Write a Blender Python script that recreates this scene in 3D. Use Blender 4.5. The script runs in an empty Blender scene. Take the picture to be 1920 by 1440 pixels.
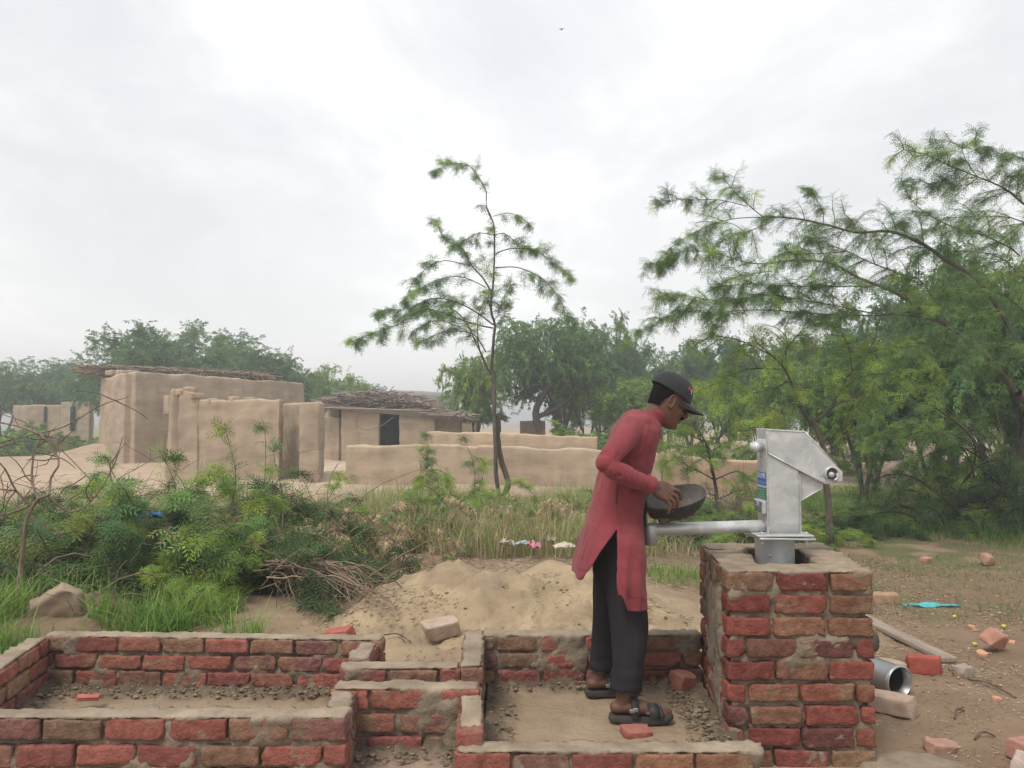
import bpy, math, random
import numpy as np
from mathutils import Vector, Matrix

# ------------------------------------------------------------------ camera, world, sun, exposure
SC = bpy.context.scene
COL = SC.collection
FPX, HOR, CAMZ = 1420.0, 790.0, 1.47
PITCH = math.atan((HOR - 720.0) / FPX)
SP, CP = math.sin(PITCH), math.cos(PITCH)
cam_d = bpy.data.cameras.new('camera')
cam = bpy.data.objects.new('camera', cam_d)
COL.objects.link(cam)
cam.location = (0, 0, CAMZ)
cam.rotation_euler = (math.radians(90) + PITCH, 0, 0)
cam_d.sensor_width = 36.0
cam_d.lens = 36.0 * FPX / 1920.0
cam_d.clip_start = 0.05
cam_d.clip_end = 3000.0
SC.camera = cam
SC.view_settings.view_transform = 'Standard'
SC.view_settings.look = 'None'
SC.view_settings.gamma = 1.0
SC.view_settings.exposure = 0.78
SC.cycles.volume_bounces = 0
SC.cycles.max_bounces = 6
SC.cycles.transparent_max_bounces = 8

SUN_EL, SUN_AZ = math.radians(58), math.radians(215)   # azimuth clockwise from +Y
world = bpy.data.worlds.new('World')
SC.world = world
world.use_nodes = True
wt = world.node_tree
wt.nodes.clear()
def wn(t, **k):
    n = wt.nodes.new(t)
    for a, b in k.items():
        setattr(n, a, b)
    return n
wl = wt.links.new
out = wn('ShaderNodeOutputWorld')
sky = wn('ShaderNodeTexSky', sky_type='NISHITA', sun_disc=False)
sky.sun_elevation = SUN_EL
sky.sun_rotation = SUN_AZ
bg1 = wn('ShaderNodeBackground'); bg1.inputs[1].default_value = 0.08
wl(sky.outputs[0], bg1.inputs[0])
tc = wn('ShaderNodeTexCoord')
sep = wn('ShaderNodeSeparateXYZ'); wl(tc.outputs['Generated'], sep.inputs[0])
mx = wn('ShaderNodeMath', operation='MAXIMUM'); wl(sep.outputs[2], mx.inputs[0]); mx.inputs[1].default_value = 0.0
ad = wn('ShaderNodeMath', operation='ADD'); wl(mx.outputs[0], ad.inputs[0]); ad.inputs[1].default_value = 0.22
dx = wn('ShaderNodeMath', operation='DIVIDE'); wl(sep.outputs[0], dx.inputs[0]); wl(ad.outputs[0], dx.inputs[1])
dy = wn('ShaderNodeMath', operation='DIVIDE'); wl(sep.outputs[1], dy.inputs[0]); wl(ad.outputs[0], dy.inputs[1])
cb = wn('ShaderNodeCombineXYZ'); wl(dx.outputs[0], cb.inputs[0]); wl(dy.outputs[0], cb.inputs[1])
mp = wn('ShaderNodeMapping'); wl(cb.outputs[0], mp.inputs[0])
mp.inputs['Rotation'].default_value = (0, 0, 0.5); mp.inputs['Scale'].default_value = (1.0, 0.62, 1.0)
mp.inputs['Location'].default_value = (3.1, 1.7, 0)
n1 = wn('ShaderNodeTexNoise'); wl(mp.outputs[0], n1.inputs[0])
n1.inputs['Scale'].default_value = 1.5; n1.inputs['Detail'].default_value = 9; n1.inputs['Roughness'].default_value = 0.60
n1.inputs['Distortion'].default_value = 0.35
cr = wn('ShaderNodeValToRGB'); wl(n1.outputs[0], cr.inputs[0])
e = cr.color_ramp.elements
e[0].position = 0.33; e[0].color = (0.53, 0.54, 0.565, 1)
e[1].position = 0.66; e[1].color = (0.74, 0.74, 0.735, 1)
m_ = cr.color_ramp.elements.new(0.48); m_.color = (0.595, 0.602, 0.615, 1)
# pale band low over the horizon
mr = wn('ShaderNodeMapRange'); wl(sep.outputs[2], mr.inputs[0])
mr.inputs[1].default_value = 0.0; mr.inputs[2].default_value = 0.36; mr.inputs[3].default_value = 0.92; mr.inputs[4].default_value = 0.0
mixh = wn('ShaderNodeMix', data_type='RGBA'); wl(mr.outputs[0], mixh.inputs[0]); wl(cr.outputs[0], mixh.inputs[6])
mixh.inputs[7].default_value = (0.66, 0.655, 0.635, 1)
# brighter patch of thin cloud in front of the veiled sun
vm = wn('ShaderNodeVectorMath', operation='DOT_PRODUCT'); wl(tc.outputs['Generated'], vm.inputs[0])
g0 = Vector((-0.03, 0.90, 0.42)).normalized(); vm.inputs[1].default_value = g0
mg = wn('ShaderNodeMapRange', interpolation_type='SMOOTHSTEP'); wl(vm.outputs['Value'], mg.inputs[0])
mg.inputs[1].default_value = 0.90; mg.inputs[2].default_value = 1.0; mg.inputs[3].default_value = 0.0; mg.inputs[4].default_value = 0.16
mm = wn('ShaderNodeMath', operation='MULTIPLY'); wl(mg.outputs[0], mm.inputs[0]); wl(n1.outputs[0], mm.inputs[1])
mi = wn('ShaderNodeMath', operation='ADD'); wl(mm.outputs[0], mi.inputs[0]); mi.inputs[1].default_value = 0.93
bg2 = wn('ShaderNodeBackground'); wl(mixh.outputs[2], bg2.inputs[0]); wl(mi.outputs[0], bg2.inputs[1])
ms = wn('ShaderNodeMixShader'); ms.inputs[0].default_value = 0.94
wl(bg1.outputs[0], ms.inputs[1]); wl(bg2.outputs[0], ms.inputs[2]); wl(ms.outputs[0], out.inputs[0])

sun_d = bpy.data.lights.new('sun', 'SUN')
sun_d.energy = 1.5; sun_d.angle = math.radians(20); sun_d.color = (1.0, 0.93, 0.84)
sun = bpy.data.objects.new('sun', sun_d); COL.objects.link(sun)
sd = Vector((math.sin(SUN_AZ) * math.cos(SUN_EL), math.cos(SUN_AZ) * math.cos(SUN_EL), math.sin(SUN_EL)))
sun.rotation_euler = sd.to_track_quat('Z', 'Y').to_euler()

# ------------------------------------------------------------------ helpers
def P(px, py, Y):
    """photo pixel + distance along the ground -> world point"""
    u = (px - 960.0) / FPX; v = (py - 720.0) / FPX
    dyv = CP + v * SP; dz = SP - v * CP
    t = Y / dyv
    return np.array((u * t, Y, CAMZ + dz * t))
def PL(pts):
    return np.array([P(*p) for p in pts])
def rs(seed): return np.random.RandomState(seed)

def _hash(ix, iy, iz, seed):
    with np.errstate(over='ignore'):
        h = (ix.astype(np.uint32) * np.uint32(374761393) + iy.astype(np.uint32) * np.uint32(668265263)
             + iz.astype(np.uint32) * np.uint32(2147483647 - 1234567) + np.uint32(seed * 7919 + 13))
        h = (h ^ (h >> np.uint32(13))) * np.uint32(1274126177)
        h = (h ^ (h >> np.uint32(16))) * np.uint32(2246822519)
        h = h ^ (h >> np.uint32(15))
    return h.astype(np.float64) / 4294967295.0 * 2 - 1
def vnoise(p, seed=0):
    p = np.asarray(p, float)
    i = np.floor(p).astype(np.int64); f = p - i
    f = f * f * f * (f * (f * 6 - 15) + 10)
    r = 0
    for a in (0, 1):
        wx = f[:, 0] if a else 1 - f[:, 0]
        for b in (0, 1):
            wy = f[:, 1] if b else 1 - f[:, 1]
            for c in (0, 1):
                wz = f[:, 2] if c else 1 - f[:, 2]
                r = r + wx * wy * wz * _hash(i[:, 0] + a, i[:, 1] + b, i[:, 2] + c, seed)
    return r
def fbm(p, octs=4, seed=0, gain=0.5, lac=2.03):
    p = np.asarray(p, float); r = 0; a = 1.0; s = 0
    for o in range(octs):
        r = r + a * vnoise(p, seed + o * 17); s += a; a *= gain; p = p * lac + 5.3
    return r / s
def sstep(a, b, x):
    t = np.clip((x - a) / (b - a), 0, 1); return t * t * (3 - 2 * t)
def nrm(v):
    v = np.asarray(v, float); return v / (np.linalg.norm(v, axis=-1, keepdims=True) + 1e-12)

class MB:
    def __init__(s): s.v = []; s.f = []; s.n = 0; s.c = []
    def add(s, v, f, mat=0, col=(1, 1, 1)):
        v = np.asarray(v, float).reshape(-1, 3); f = np.asarray(f, int)
        s.v.append(v); s.f.append((f + s.n, mat)); s.n += len(v)
        c = np.asarray(col, float)
        if c.ndim == 1: c = np.tile(c, (len(v), 1))
        s.c.append(c)
        return s
    def build(s, name, mats, parent=None, smooth=True, origin=None):
        if not isinstance(mats, (list, tuple)): mats = [mats]
        v = np.concatenate(s.v) if s.v else np.zeros((0, 3))
        if origin is not None: v = v - np.asarray(origin)
        me = bpy.data.meshes.new(name)
        me.vertices.add(len(v)); me.vertices.foreach_set('co', v.astype(np.float32).ravel())
        vi = []; tot = []; mi = []
        for f, m in s.f:
            if len(f) == 0: continue
            k = f.shape[1]; vi.append(f.ravel()); tot.append(np.full(len(f), k)); mi.append(np.full(len(f), m))
        vi = np.concatenate(vi); tot = np.concatenate(tot); mi = np.concatenate(mi)
        me.loops.add(len(vi)); me.loops.foreach_set('vertex_index', vi.astype(np.int32))
        me.polygons.add(len(tot))
        st = np.concatenate(([0], np.cumsum(tot)[:-1]))
        me.polygons.foreach_set('loop_start', st.astype(np.int32))
        me.polygons.foreach_set('loop_total', tot.astype(np.int32))
        me.polygons.foreach_set('material_index', mi.astype(np.int32))
        me.polygons.foreach_set('use_smooth', np.full(len(tot), smooth))
        for m in mats: me.materials.append(m)
        me.update(calc_edges=True); me.validate()
        if len(me.vertices) == len(v):
            ca = me.color_attributes.new('Col', 'FLOAT_COLOR', 'POINT')
            c = np.concatenate(s.c); c4 = np.ones((len(c), 4)); c4[:, :3] = c
            ca.data.foreach_set('color', c4.astype(np.float32).ravel())
        o = bpy.data.objects.new(name, me); COL.objects.link(o)
        if parent is not None:
            o.parent = parent
        if origin is not None: o.location = origin
        return o

def tag(o, label=None, cat=None, group=None, kind=None):
    if label: o['label'] = label
    if cat: o['category'] = cat
    if group: o['group'] = group
    if kind: o['kind'] = kind
    return o
def empty(name, loc=(0, 0, 0), rz=0.0):
    o = bpy.data.objects.new(name, None); COL.objects.link(o)
    o.location = loc; o.rotation_euler = (0, 0, rz); o.empty_display_size = 0.1
    return o
def part(mb, name, mats, parent, smooth=True):
    """mesh given in world coordinates, parented to an unrotated thing"""
    o = mb.build(name, mats, parent, smooth)
    loc = Vector((0, 0, 0)); q = parent
    while q is not None:
        loc += Vector(q.location); q = q.parent
    o.data.transform(Matrix.Translation(-loc))
    return o
def copy_tree(o, parent=None):
    c = o.copy(); COL.objects.link(c); c.parent = parent
    for ch in list(o.children): copy_tree(ch, c)
    return c

# surface of a subdivided, rounded, noisy box
_bc = {}
def cube_topo(nx, ny, nz):
    k = (nx, ny, nz)
    if k in _bc: return _bc[k]
    idx = {}; vs = []; fs = []
    def vid(i, j, l):
        t = (i, j, l)
        if t not in idx:
            idx[t] = len(vs); vs.append((2 * i / nx - 1, 2 * j / ny - 1, 2 * l / nz - 1))
        return idx[t]
    for i in range(nx):
        for j in range(ny):
            fs.append((vid(i, j, 0), vid(i, j + 1, 0), vid(i + 1, j + 1, 0), vid(i + 1, j, 0)))
            fs.append((vid(i, j, nz), vid(i + 1, j, nz), vid(i + 1, j + 1, nz), vid(i, j + 1, nz)))
    for i in range(nx):
        for l in range(nz):
            fs.append((vid(i, 0, l), vid(i + 1, 0, l), vid(i + 1, 0, l + 1), vid(i, 0, l + 1)))
            fs.append((vid(i, ny, l), vid(i, ny, l + 1), vid(i + 1, ny, l + 1), vid(i + 1, ny, l)))
    for j in range(ny):
        for l in range(nz):
            fs.append((vid(0, j, l), vid(0, j, l + 1), vid(0, j + 1, l + 1), vid(0, j + 1, l)))
            fs.append((vid(nx, j, l), vid(nx, j + 1, l), vid(nx, j + 1, l + 1), vid(nx, j, l + 1)))
    _bc[k] = (np.array(vs, float), np.array(fs)); return _bc[k]
def rbox(h, n, r, amp=0.0, freq=10.0, seed=0, off=(0, 0, 0), octs=3, edge=True):
    u, f = cube_topo(*n)
    h = np.array(h, float)
    v = u * h
    if edge:    # pull grid lines towards the edges so the rounding reads
        v = np.sign(u) * h * (1 - (1 - np.abs(u)) ** 1.35)
    inner = np.clip(v, -(h - r), h - r)
    d = v - inner
    nr = nrm(d)
    v = inner + nr * r
    if amp:
        nz = fbm(v * freq + np.array(off) * 3.7 + seed * 11.3, octs, seed)
        v = v + nr * (amp * nz)[:, None]
    return v, f
def rotz(a):
    c, s = math.cos(a), math.sin(a); return np.array(((c, -s, 0), (s, c, 0), (0, 0, 1)))
def euler(ax, ay, az):
    return np.array(Matrix.Rotation(az, 3, 'Z') @ Matrix.Rotation(ay, 3, 'Y') @ Matrix.Rotation(ax, 3, 'X'))

def smooth_path(pts, step):
    """Catmull-Rom through pts (N,k) resampled at about `step`"""
    p = np.asarray(pts, float)
    if len(p) < 2: return p
    q = np.vstack((2 * p[0] - p[1], p, 2 * p[-1] - p[-2]))
    o = []
    for i in range(1, len(q) - 2):
        L = np.linalg.norm(q[i + 1][:3] - q[i][:3]); n = max(1, int(round(L / step)))
        t = (np.arange(n) / n)[:, None]
        a, b, c, d = q[i - 1], q[i], q[i + 1], q[i + 2]
        o.append(0.5 * ((2 * b) + (c - a) * t + (2 * a - 5 * b + 4 * c - d) * t ** 2 + (-a + 3 * b - 3 * c + d) * t ** 3))
    o.append(p[-1:]); return np.vstack(o)
def tube(mb, pts, r, n=5, mat=0, col=(1, 1, 1), cap=False, rough=0.0, seed=0, ell=None):
    p = np.asarray(pts, float); m = len(p)
    if m < 2: return
    r = np.broadcast_to(np.asarray(r, float), (m,)) if np.ndim(r) < 2 else r
    t = nrm(np.gradient(p, axis=0))
    ref = np.array((0.0, 0, 1)) if abs(t[:, 2]).mean() < 0.8 else np.array((0, 1.0, 0))
    a = nrm(np.cross(t, ref)); b = np.cross(t, a)
    th = np.linspace(0, 2 * math.pi, n, endpoint=False)
    rr = r[:, None] * np.ones(n)
    if rough: rr = rr * (1 + rough * rs(seed).uniform(-1, 1, (m, n)))
    ea, eb = ell if ell else (1, 1)
    v = p[:, None] + rr[..., None] * (ea * np.cos(th)[None, :, None] * a[:, None] + eb * np.sin(th)[None, :, None] * b[:, None])
    v = v.reshape(-1, 3)
    i = np.arange(m - 1)[:, None] * n; j = np.arange(n)[None]; j2 = (j + 1) % n
    f = np.stack((i + j, i + j2, i + n + j2, i + n + j), -1).reshape(-1, 4)
    mb.add(v, f, mat, col)
    if cap:
        base = mb.n - len(v)
        for k, c in ((0, p[0]), (m - 1, p[-1])):
            ring = np.arange(n) + k * n
            tri = np.stack((ring, np.roll(ring, -1), np.full(n, len(v))), -1)
            if k == 0: tri = tri[:, ::-1]
            mb.v.append(np.array([c])); mb.c.append(np.array([np.asarray(col, float)[:3]] if np.ndim(col) == 1 else [np.asarray(col)[0]]))
            tri = np.where(tri == len(v), mb.n - base, tri) + base
            mb.f.append((tri, mat)); mb.n += 1
def box(mb, lo, hi, mat=0, col=(1, 1, 1), R=None, c=None):
    lo = np.array(lo, float); hi = np.array(hi, float)
    u, f = cube_topo(1, 1, 1)
    v = u * (hi - lo) / 2
    if R is not None: v = v @ np.asarray(R).T
    v = v + (lo + hi) / 2 + (0 if c is None else np.asarray(c))
    mb.add(v, f, mat, col)
def prism(mb, poly, d0, d1, axis, mat=0, col=(1, 1, 1)):
    """polygon in the plane across `axis` pushed from d0 to d1 (poly counterclockwise)"""
    n = len(poly); v = []
    for d in (d0, d1):
        for a, b in poly:
            v.append((d, a, b) if axis == 0 else (a, d, b) if axis == 1 else (a, b, d))
    mb.add(v, [(i, (i + 1) % n, n + (i + 1) % n, n + i) for i in range(n)], mat, col)
    mb.add(v[:n], [list(range(n))[::-1]], mat, col)
    mb.add(v[n:], [list(range(n))], mat, col)
def lathe(mb, prof, n=32, c=(0, 0, 0), R=None, mat=0, col=(1, 1, 1)):
    prof = np.array(prof, float); th = np.linspace(0, 2 * math.pi, n, endpoint=False)
    v = np.stack((prof[:, 0][:, None] * np.cos(th), prof[:, 0][:, None] * np.sin(th), prof[:, 1][:, None] * np.ones(n)), -1).reshape(-1, 3)
    if R is not None: v = v @ np.asarray(R).T
    v = v + np.asarray(c); m = len(prof)
    i = np.arange(m - 1)[:, None] * n; j = np.arange(n)[None]; j2 = (j + 1) % n
    mb.add(v, np.stack((i + j, i + j2, i + n + j2, i + n + j), -1).reshape(-1, 4), mat, col)

# ------------------------------------------------------------------ materials
def newmat(name):
    m = bpy.data.materials.new(name); m.use_nodes = True
    nt = m.node_tree; nt.nodes.clear(); return m, nt
def mk(name, c1, c2=None, scale=6.0, detail=5, rough=0.9, bump=0.0, bscale=40.0, metal=0.0, attr=False,
       spec=0.3, lo=0.35, hi=0.65, c3=None, s3=2.0, t3=(0.55, 0.62), stretch=None, bdist=0.01, transl=0.0, coat=0.0, rvar=0.0, sheen=0.0):
    m, nt = newmat(name); L = nt.links.new
    def N(t, **k):
        n = nt.nodes.new(t)
        for a, b in k.items(): setattr(n, a, b)
        return n
    o = N('ShaderNodeOutputMaterial'); b = N('ShaderNodeBsdfPrincipled')
    tcn = N('ShaderNodeTexCoord'); co = tcn.outputs['Object']
    if stretch:
        mpn = N('ShaderNodeMapping'); mpn.inputs['Scale'].default_value = stretch; L(co, mpn.inputs[0]); co = mpn.outputs[0]
    def noise(sc, det=5, rg=0.6):
        n = N('ShaderNodeTexNoise'); L(co, n.inputs['Vector']); n.inputs['Scale'].default_value = sc
        n.inputs['Detail'].default_value = det; n.inputs['Roughness'].default_value = rg; return n
    def rng(src, a, bb, x=0.0, y=1.0):
        r = N('ShaderNodeMapRange'); L(src, r.inputs[0]); r.inputs[1].default_value = a; r.inputs[2].default_value = bb
        r.inputs[3].default_value = x; r.inputs[4].default_value = y; return r.outputs[0]
    col = None
    if c2 is None and not attr:
        b.inputs['Base Color'].default_value = (*c1, 1)
    else:
        n = noise(scale, detail)
        f = rng(n.outputs[0], lo, hi)
        mxn = N('ShaderNodeMix', data_type='RGBA'); L(f, mxn.inputs[0])
        mxn.inputs[6].default_value = (*c1, 1); mxn.inputs[7].default_value = (*(c2 or c1), 1)
        col = mxn.outputs[2]
        if attr:
            at = N('ShaderNodeAttribute', attribute_name='Col')
            mu = N('ShaderNodeMix', data_type='RGBA', blend_type='MULTIPLY'); mu.inputs[0].default_value = 1.0
            L(col, mu.inputs[6]); L(at.outputs['Color'], mu.inputs[7]); col = mu.outputs[2]
        if c3 is not None:
            n3 = noise(s3, 6, 0.62); f3 = rng(n3.outputs[0], t3[0], t3[1])
            m3 = N('ShaderNodeMix', data_type='RGBA'); L(f3, m3.inputs[0]); L(col, m3.inputs[6])
            m3.inputs[7].default_value = (*c3, 1); col = m3.outputs[2]
        L(col, b.inputs['Base Color'])
    b.inputs['Roughness'].default_value = rough; b.inputs['Metallic'].default_value = metal
    b.inputs['Specular IOR Level'].default_value = spec
    if sheen: b.inputs['Sheen Weight'].default_value = sheen
    if coat: b.inputs['Coat Weight'].default_value = coat
    if rvar:
        L(rng(noise(scale * 1.7, 4).outputs[0], 0.3, 0.7, rough - rvar, rough + rvar), b.inputs['Roughness'])
    if bump:
        bn = noise(bscale, 6, 0.65)
        bm = N('ShaderNodeBump'); bm.inputs['Strength'].default_value = bump; bm.inputs['Distance'].default_value = bdist
        L(bn.outputs[0], bm.inputs['Height']); L(bm.outputs[0], b.inputs['Normal'])
    if transl:
        tr = N('ShaderNodeBsdfTranslucent'); mxs = N('ShaderNodeMixShader'); mxs.inputs[0].default_value = transl
        if col is not None: L(col, tr.inputs[0])
        else: tr.inputs[0].default_value = (*c1, 1)
        L(b.outputs[0], mxs.inputs[1]); L(tr.outputs[0], mxs.inputs[2]); L(mxs.outputs[0], o.inputs[0])
    else:
        L(b.outputs[0], o.inputs[0])
    return m
W1 = (1, 1, 1)
M = {}
M['leaf'] = mk('leaf', (1, 1, 1), (0.72, 0.78, 0.7), scale=3.0, rough=0.55, attr=True, spec=0.35, transl=0.38)
M['bark'] = mk('bark', (0.165, 0.140, 0.118), (0.085, 0.068, 0.055), scale=22, rough=0.95, bump=0.6, bscale=60, stretch=(1, 1, 0.25), attr=True)
M['twig'] = mk('twig', W1, (0.7, 0.65, 0.6), scale=9, rough=0.9, attr=True)
M['ground'] = mk('ground', W1, (0.80, 0.77, 0.74), scale=2.6, detail=9, rough=0.97, bump=0.9, bscale=34, bdist=0.02, attr=True, spec=0.12, c3=(0.13, 0.095, 0.07), s3=19, t3=(0.64, 0.78))
M['sand'] = mk('sand', (0.43, 0.335, 0.215), (0.29, 0.22, 0.145), scale=4, detail=9, rough=0.97, bump=0.9, bscale=45, bdist=0.015, spec=0.1)
M['brick'] = mk('brick', (.84, .82, .81), (0.56, 0.52, 0.50), scale=30, detail=9, rough=0.95, bump=1.0, bscale=60, bdist=0.014, attr=True, spec=0.12, c3=(0.275, 0.23, 0.18), s3=9.0, t3=(0.62, 0.70))
M['mortar'] = mk('mortar', (0.285, 0.232, 0.172), (0.185, 0.148, 0.108), scale=9, detail=9, rough=0.95, bump=1.0, bscale=55, bdist=0.010, spec=0.15, attr=True)
M['mud'] = mk('mud', (0.45, 0.355, 0.265), (0.34, 0.265, 0.195), scale=1.3, detail=12, rough=0.98, bump=0.45, bscale=20, bdist=0.025, attr=True, spec=0.1, stretch=(1, 1, 3.2), c3=(0.24, 0.18, 0.13), s3=7, t3=(0.63, 0.74))
M['metal'] = mk('galvanised_metal', (0.58, 0.59, 0.59), (0.42, 0.435, 0.44), scale=11, detail=9, rough=0.38, metal=0.35, c3=(0.72, 0.725, 0.72), s3=6, t3=(0.52, 0.70), bump=0.12, bscale=60, rvar=0.08)
# ------------------------------------------------------------------ ground
def ground_base(x, y):
    z = np.zeros_like(x)
    z += 0.16 * sstep(4.0, 4.5, y) * sstep(1.9, 0.8, x) * sstep(9.0, 6.0, y)
    z += 0.12 * sstep(-2.35, -2.6, x) * sstep(2.0, 3.0, y) * sstep(9.0, 6.0, y)
    z += 0.75 * np.exp(-((x + 15.2) / 1.8) ** 2 - ((y - 28.2) / 1.6) ** 2)
    z += 0.5 * np.exp(-((x - 6.5) / 5.0) ** 2 - ((y - 27.0) / 2.2) ** 2)
    z += 0.42 * np.exp(-((x - 11.5) / 4.0) ** 2 - ((y - 21.0) / 1.6) ** 2)
    z += 0.55 * np.exp(-((x - 16.0) / 6.0) ** 2 - ((y - 30.0) / 2.5) ** 2)
    # flat pad beneath the brickwork
    pad = sstep(-2.75, -2.55, x) * sstep(1.75, 1.65, x) * sstep(2.55, 2.75, y) * sstep(4.3, 4.15, y)
    return z * (1 - pad) + pad * 0.0
def ground_z(x, y):
    x = np.atleast_1d(np.asarray(x, float)); y = np.atleast_1d(np.asarray(y, float))
    p = np.stack((x, y, 0 * x), -1)
    pad = sstep(-2.75, -2.55, x) * sstep(1.75, 1.65, x) * sstep(2.55, 2.75, y) * sstep(4.3, 4.15, y)
    near = sstep(14, 7, y)
    z = ground_base(x, y)
    z = z + (0.035 * fbm(p * 1.1, 4, 3) + near * (0.016 * fbm(p * 7, 3, 9) + 0.008 * fbm(p * 24, 2, 5))) * (1 - pad)
    z = z + 0.10 * fbm(p * 0.25, 3, 31) * sstep(10, 22, y)
    return z
def gz(x, y): return float(ground_z(x, y)[0])
def axis_pts(lo, hi, f0, f1, fine, grow=1.09):
    a = list(np.arange(f0, f1, fine)); s = fine; x = a[-1]
    while x < hi: s *= grow; x += s; a.append(x)
    s = fine; x = f0
    while x > lo: s *= grow; x -= s; a.insert(0, x)
    return np.array(a)
gx = axis_pts(-480, 480, -3.2, 4.2, 0.028); gy = axis_pts(-30, 520, 2.6, 7.0, 0.028, 1.05)
GX, GY = np.meshgrid(gx, gy); fx, fy = GX.ravel(), GY.ravel()
z = ground_z(fx, fy)
pp = np.stack((fx, fy, 0 * fx), -1)
k1 = fbm(pp * 0.9, 5, 40); k2 = fbm(pp * 3.1, 4, 41); k3 = fbm(pp * 0.35, 4, 42)
brown = np.array((0.255, 0.183, 0.125)); tan = np.array((0.38, 0.285, 0.19)); pink = np.array((0.47, 0.36, 0.27)); green = np.array((0.13, 0.15, 0.06))
dark = np.array((0.16, 0.12, 0.085)); bright = np.array((0.60, 0.50, 0.38))
def mixc(c, d, t): return c * (1 - t[:, None]) + d * t[:, None]
c = np.tile(brown, (len(fx), 1))
c = mixc(c, tan, np.clip(sstep(-0.2, 0.5, k1) * 0.7, 0, 1))
c = mixc(c, tan, sstep(2.2, 1.0, fx) * sstep(7.5, 5.5, fy) * sstep(-2.0, -1.0, fx) * 0.5)
c = mixc(c, np.array((.43, .34, .225)), sstep(1.5, 1.1, fx) * sstep(7.2, 6.0, fy) * sstep(-1.7, -0.7, fx) * np.clip(.55 + .6 * k2, 0, 1))
c = mixc(c, dark, sstep(6.2, 8.5, fy) * sstep(14, 11, fy) * sstep(-0.1, 0.45, k2) * 0.8)
gm = sstep(1.8, 3.0, fx) * sstep(5.0, 6.6, fy) * sstep(16, 12, fy)
c = mixc(c, green * 0.9 + dark * 0.1, gm * sstep(-0.25, 0.3, k2 + 0.3 * k1) * 0.75)
c = mixc(c, pink, sstep(13, 19, fy) * 0.95)
c = mixc(c, bright, np.exp(-((fx + 6) / 7) ** 2 - ((fy - 24) / 8) ** 2) * 0.85)
gf = sstep(34, 40, fy) * sstep(-10, -14, fx) + sstep(11.5, 13, fy) * sstep(17.5, 15.5, fy) * sstep(5.5, 7.5, fx) * sstep(-0.5, 0.1, k3)
c = mixc(c, np.array((0.26, 0.32, 0.10)), np.clip(gf, 0, 1) * 0.85)
c = c * (1 + 0.10 * k2)[:, None]
nx_, ny_ = len(gx), len(gy)
i = (np.arange(ny_ - 1)[:, None] * nx_ + np.arange(nx_ - 1)[None]).ravel()
gm_ = MB(); gm_.add(np.stack((fx, fy, z), -1), np.stack((i, i + 1, i + nx_ + 1, i + nx_), -1), 0, c)
tag(gm_.build('ground', M['ground']), kind='structure')

# sand heap behind the basins
hx, hy = np.meshgrid(np.arange(-2.0, 2.2, 0.02), np.arange(4.25, 7.2, 0.02)); a, b = hx.ravel(), hy.ravel()
hp = np.stack((a, b, 0 * a), -1)
wob = 0.12 * fbm(hp * 1.3, 3, 77)
hm = 0.20 * np.exp(-np.abs((a + 0.30) / 0.88) ** 3 - np.abs((b - 5.50) / 0.78) ** 2.6) + 0.11 * np.exp(-((a - 0.55) / 0.6) ** 2 - ((b - 5.5) / 0.55) ** 2)
hm += 0.07 * sstep(-.3, .5, fbm(hp * 2.5, 3, 99)) * sstep(.02, .2, hm); hm += 0.10 * np.exp(-((a - 0.2) / 1.2) ** 2 - ((b - 4.95) / 0.5) ** 2)
lump = np.clip(fbm(hp * 9, 3, 78), 0, 1) * 0.10 * sstep(0.08, 0.25, hm) * sstep(-0.15, 0.3, fbm(hp * 2.2, 3, 79))
pit_ = sum(np.exp(-((a - px_) / .07) ** 2 - ((b - py_) / .11) ** 2) for px_, py_ in rs(61).uniform((-1.3, 4.7), (1.4, 5.9), (34, 2)))
hz = ground_z(a, b) - 0.028 * pit_ + hm * (1 + wob * 2) + lump * 0.6 + 0.012 * fbm(hp * 22, 3, 80) + 0.055 * fbm(hp * 4.2, 4, 82) - 0.03 * np.clip(1 - np.abs(fbm(hp * 3.1, 3, 85)) * 6, 0, 1) - 0.055
nx_ = hx.shape[1]; i = (np.arange(hx.shape[0] - 1)[:, None] * nx_ + np.arange(nx_ - 1)[None]).ravel()
hb = MB(); hb.add(np.stack((a, b, hz), -1), np.stack((i, i + 1, i + nx_ + 1, i + nx_), -1))
def heap_z(x, y):
    h_ = 0.20 * math.exp(-abs((x + 0.30) / 0.88) ** 3 - abs((y - 5.50) / 0.78) ** 2.6) + 0.11 * math.exp(-((x - 0.55) / 0.6) ** 2 - ((y - 5.5) / 0.55) ** 2) + 0.10 * math.exp(-((x - 0.2) / 1.2) ** 2 - ((y - 4.95) / 0.5) ** 2)
    g_ = gz(x, y); return max(g_, g_ + h_ - 0.045)
def heap_zs(x, y):
    h_ = 0.20 * np.exp(-np.abs((x + 0.30) / 0.88) ** 3 - np.abs((y - 5.50) / 0.78) ** 2.6) + 0.11 * np.exp(-((x - 0.55) / 0.6) ** 2 - ((y - 5.5) / 0.55) ** 2) + 0.10 * np.exp(-((x - 0.2) / 1.2) ** 2 - ((y - 4.95) / 0.5) ** 2)
    return ground_z(x, y) + np.maximum(0, h_ - 0.045)
tag(hb.build('sand_heap', M['sand']), 'low heap of pale yellow sand with crumbly lumps behind the brick basins', 'sand heap')

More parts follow.
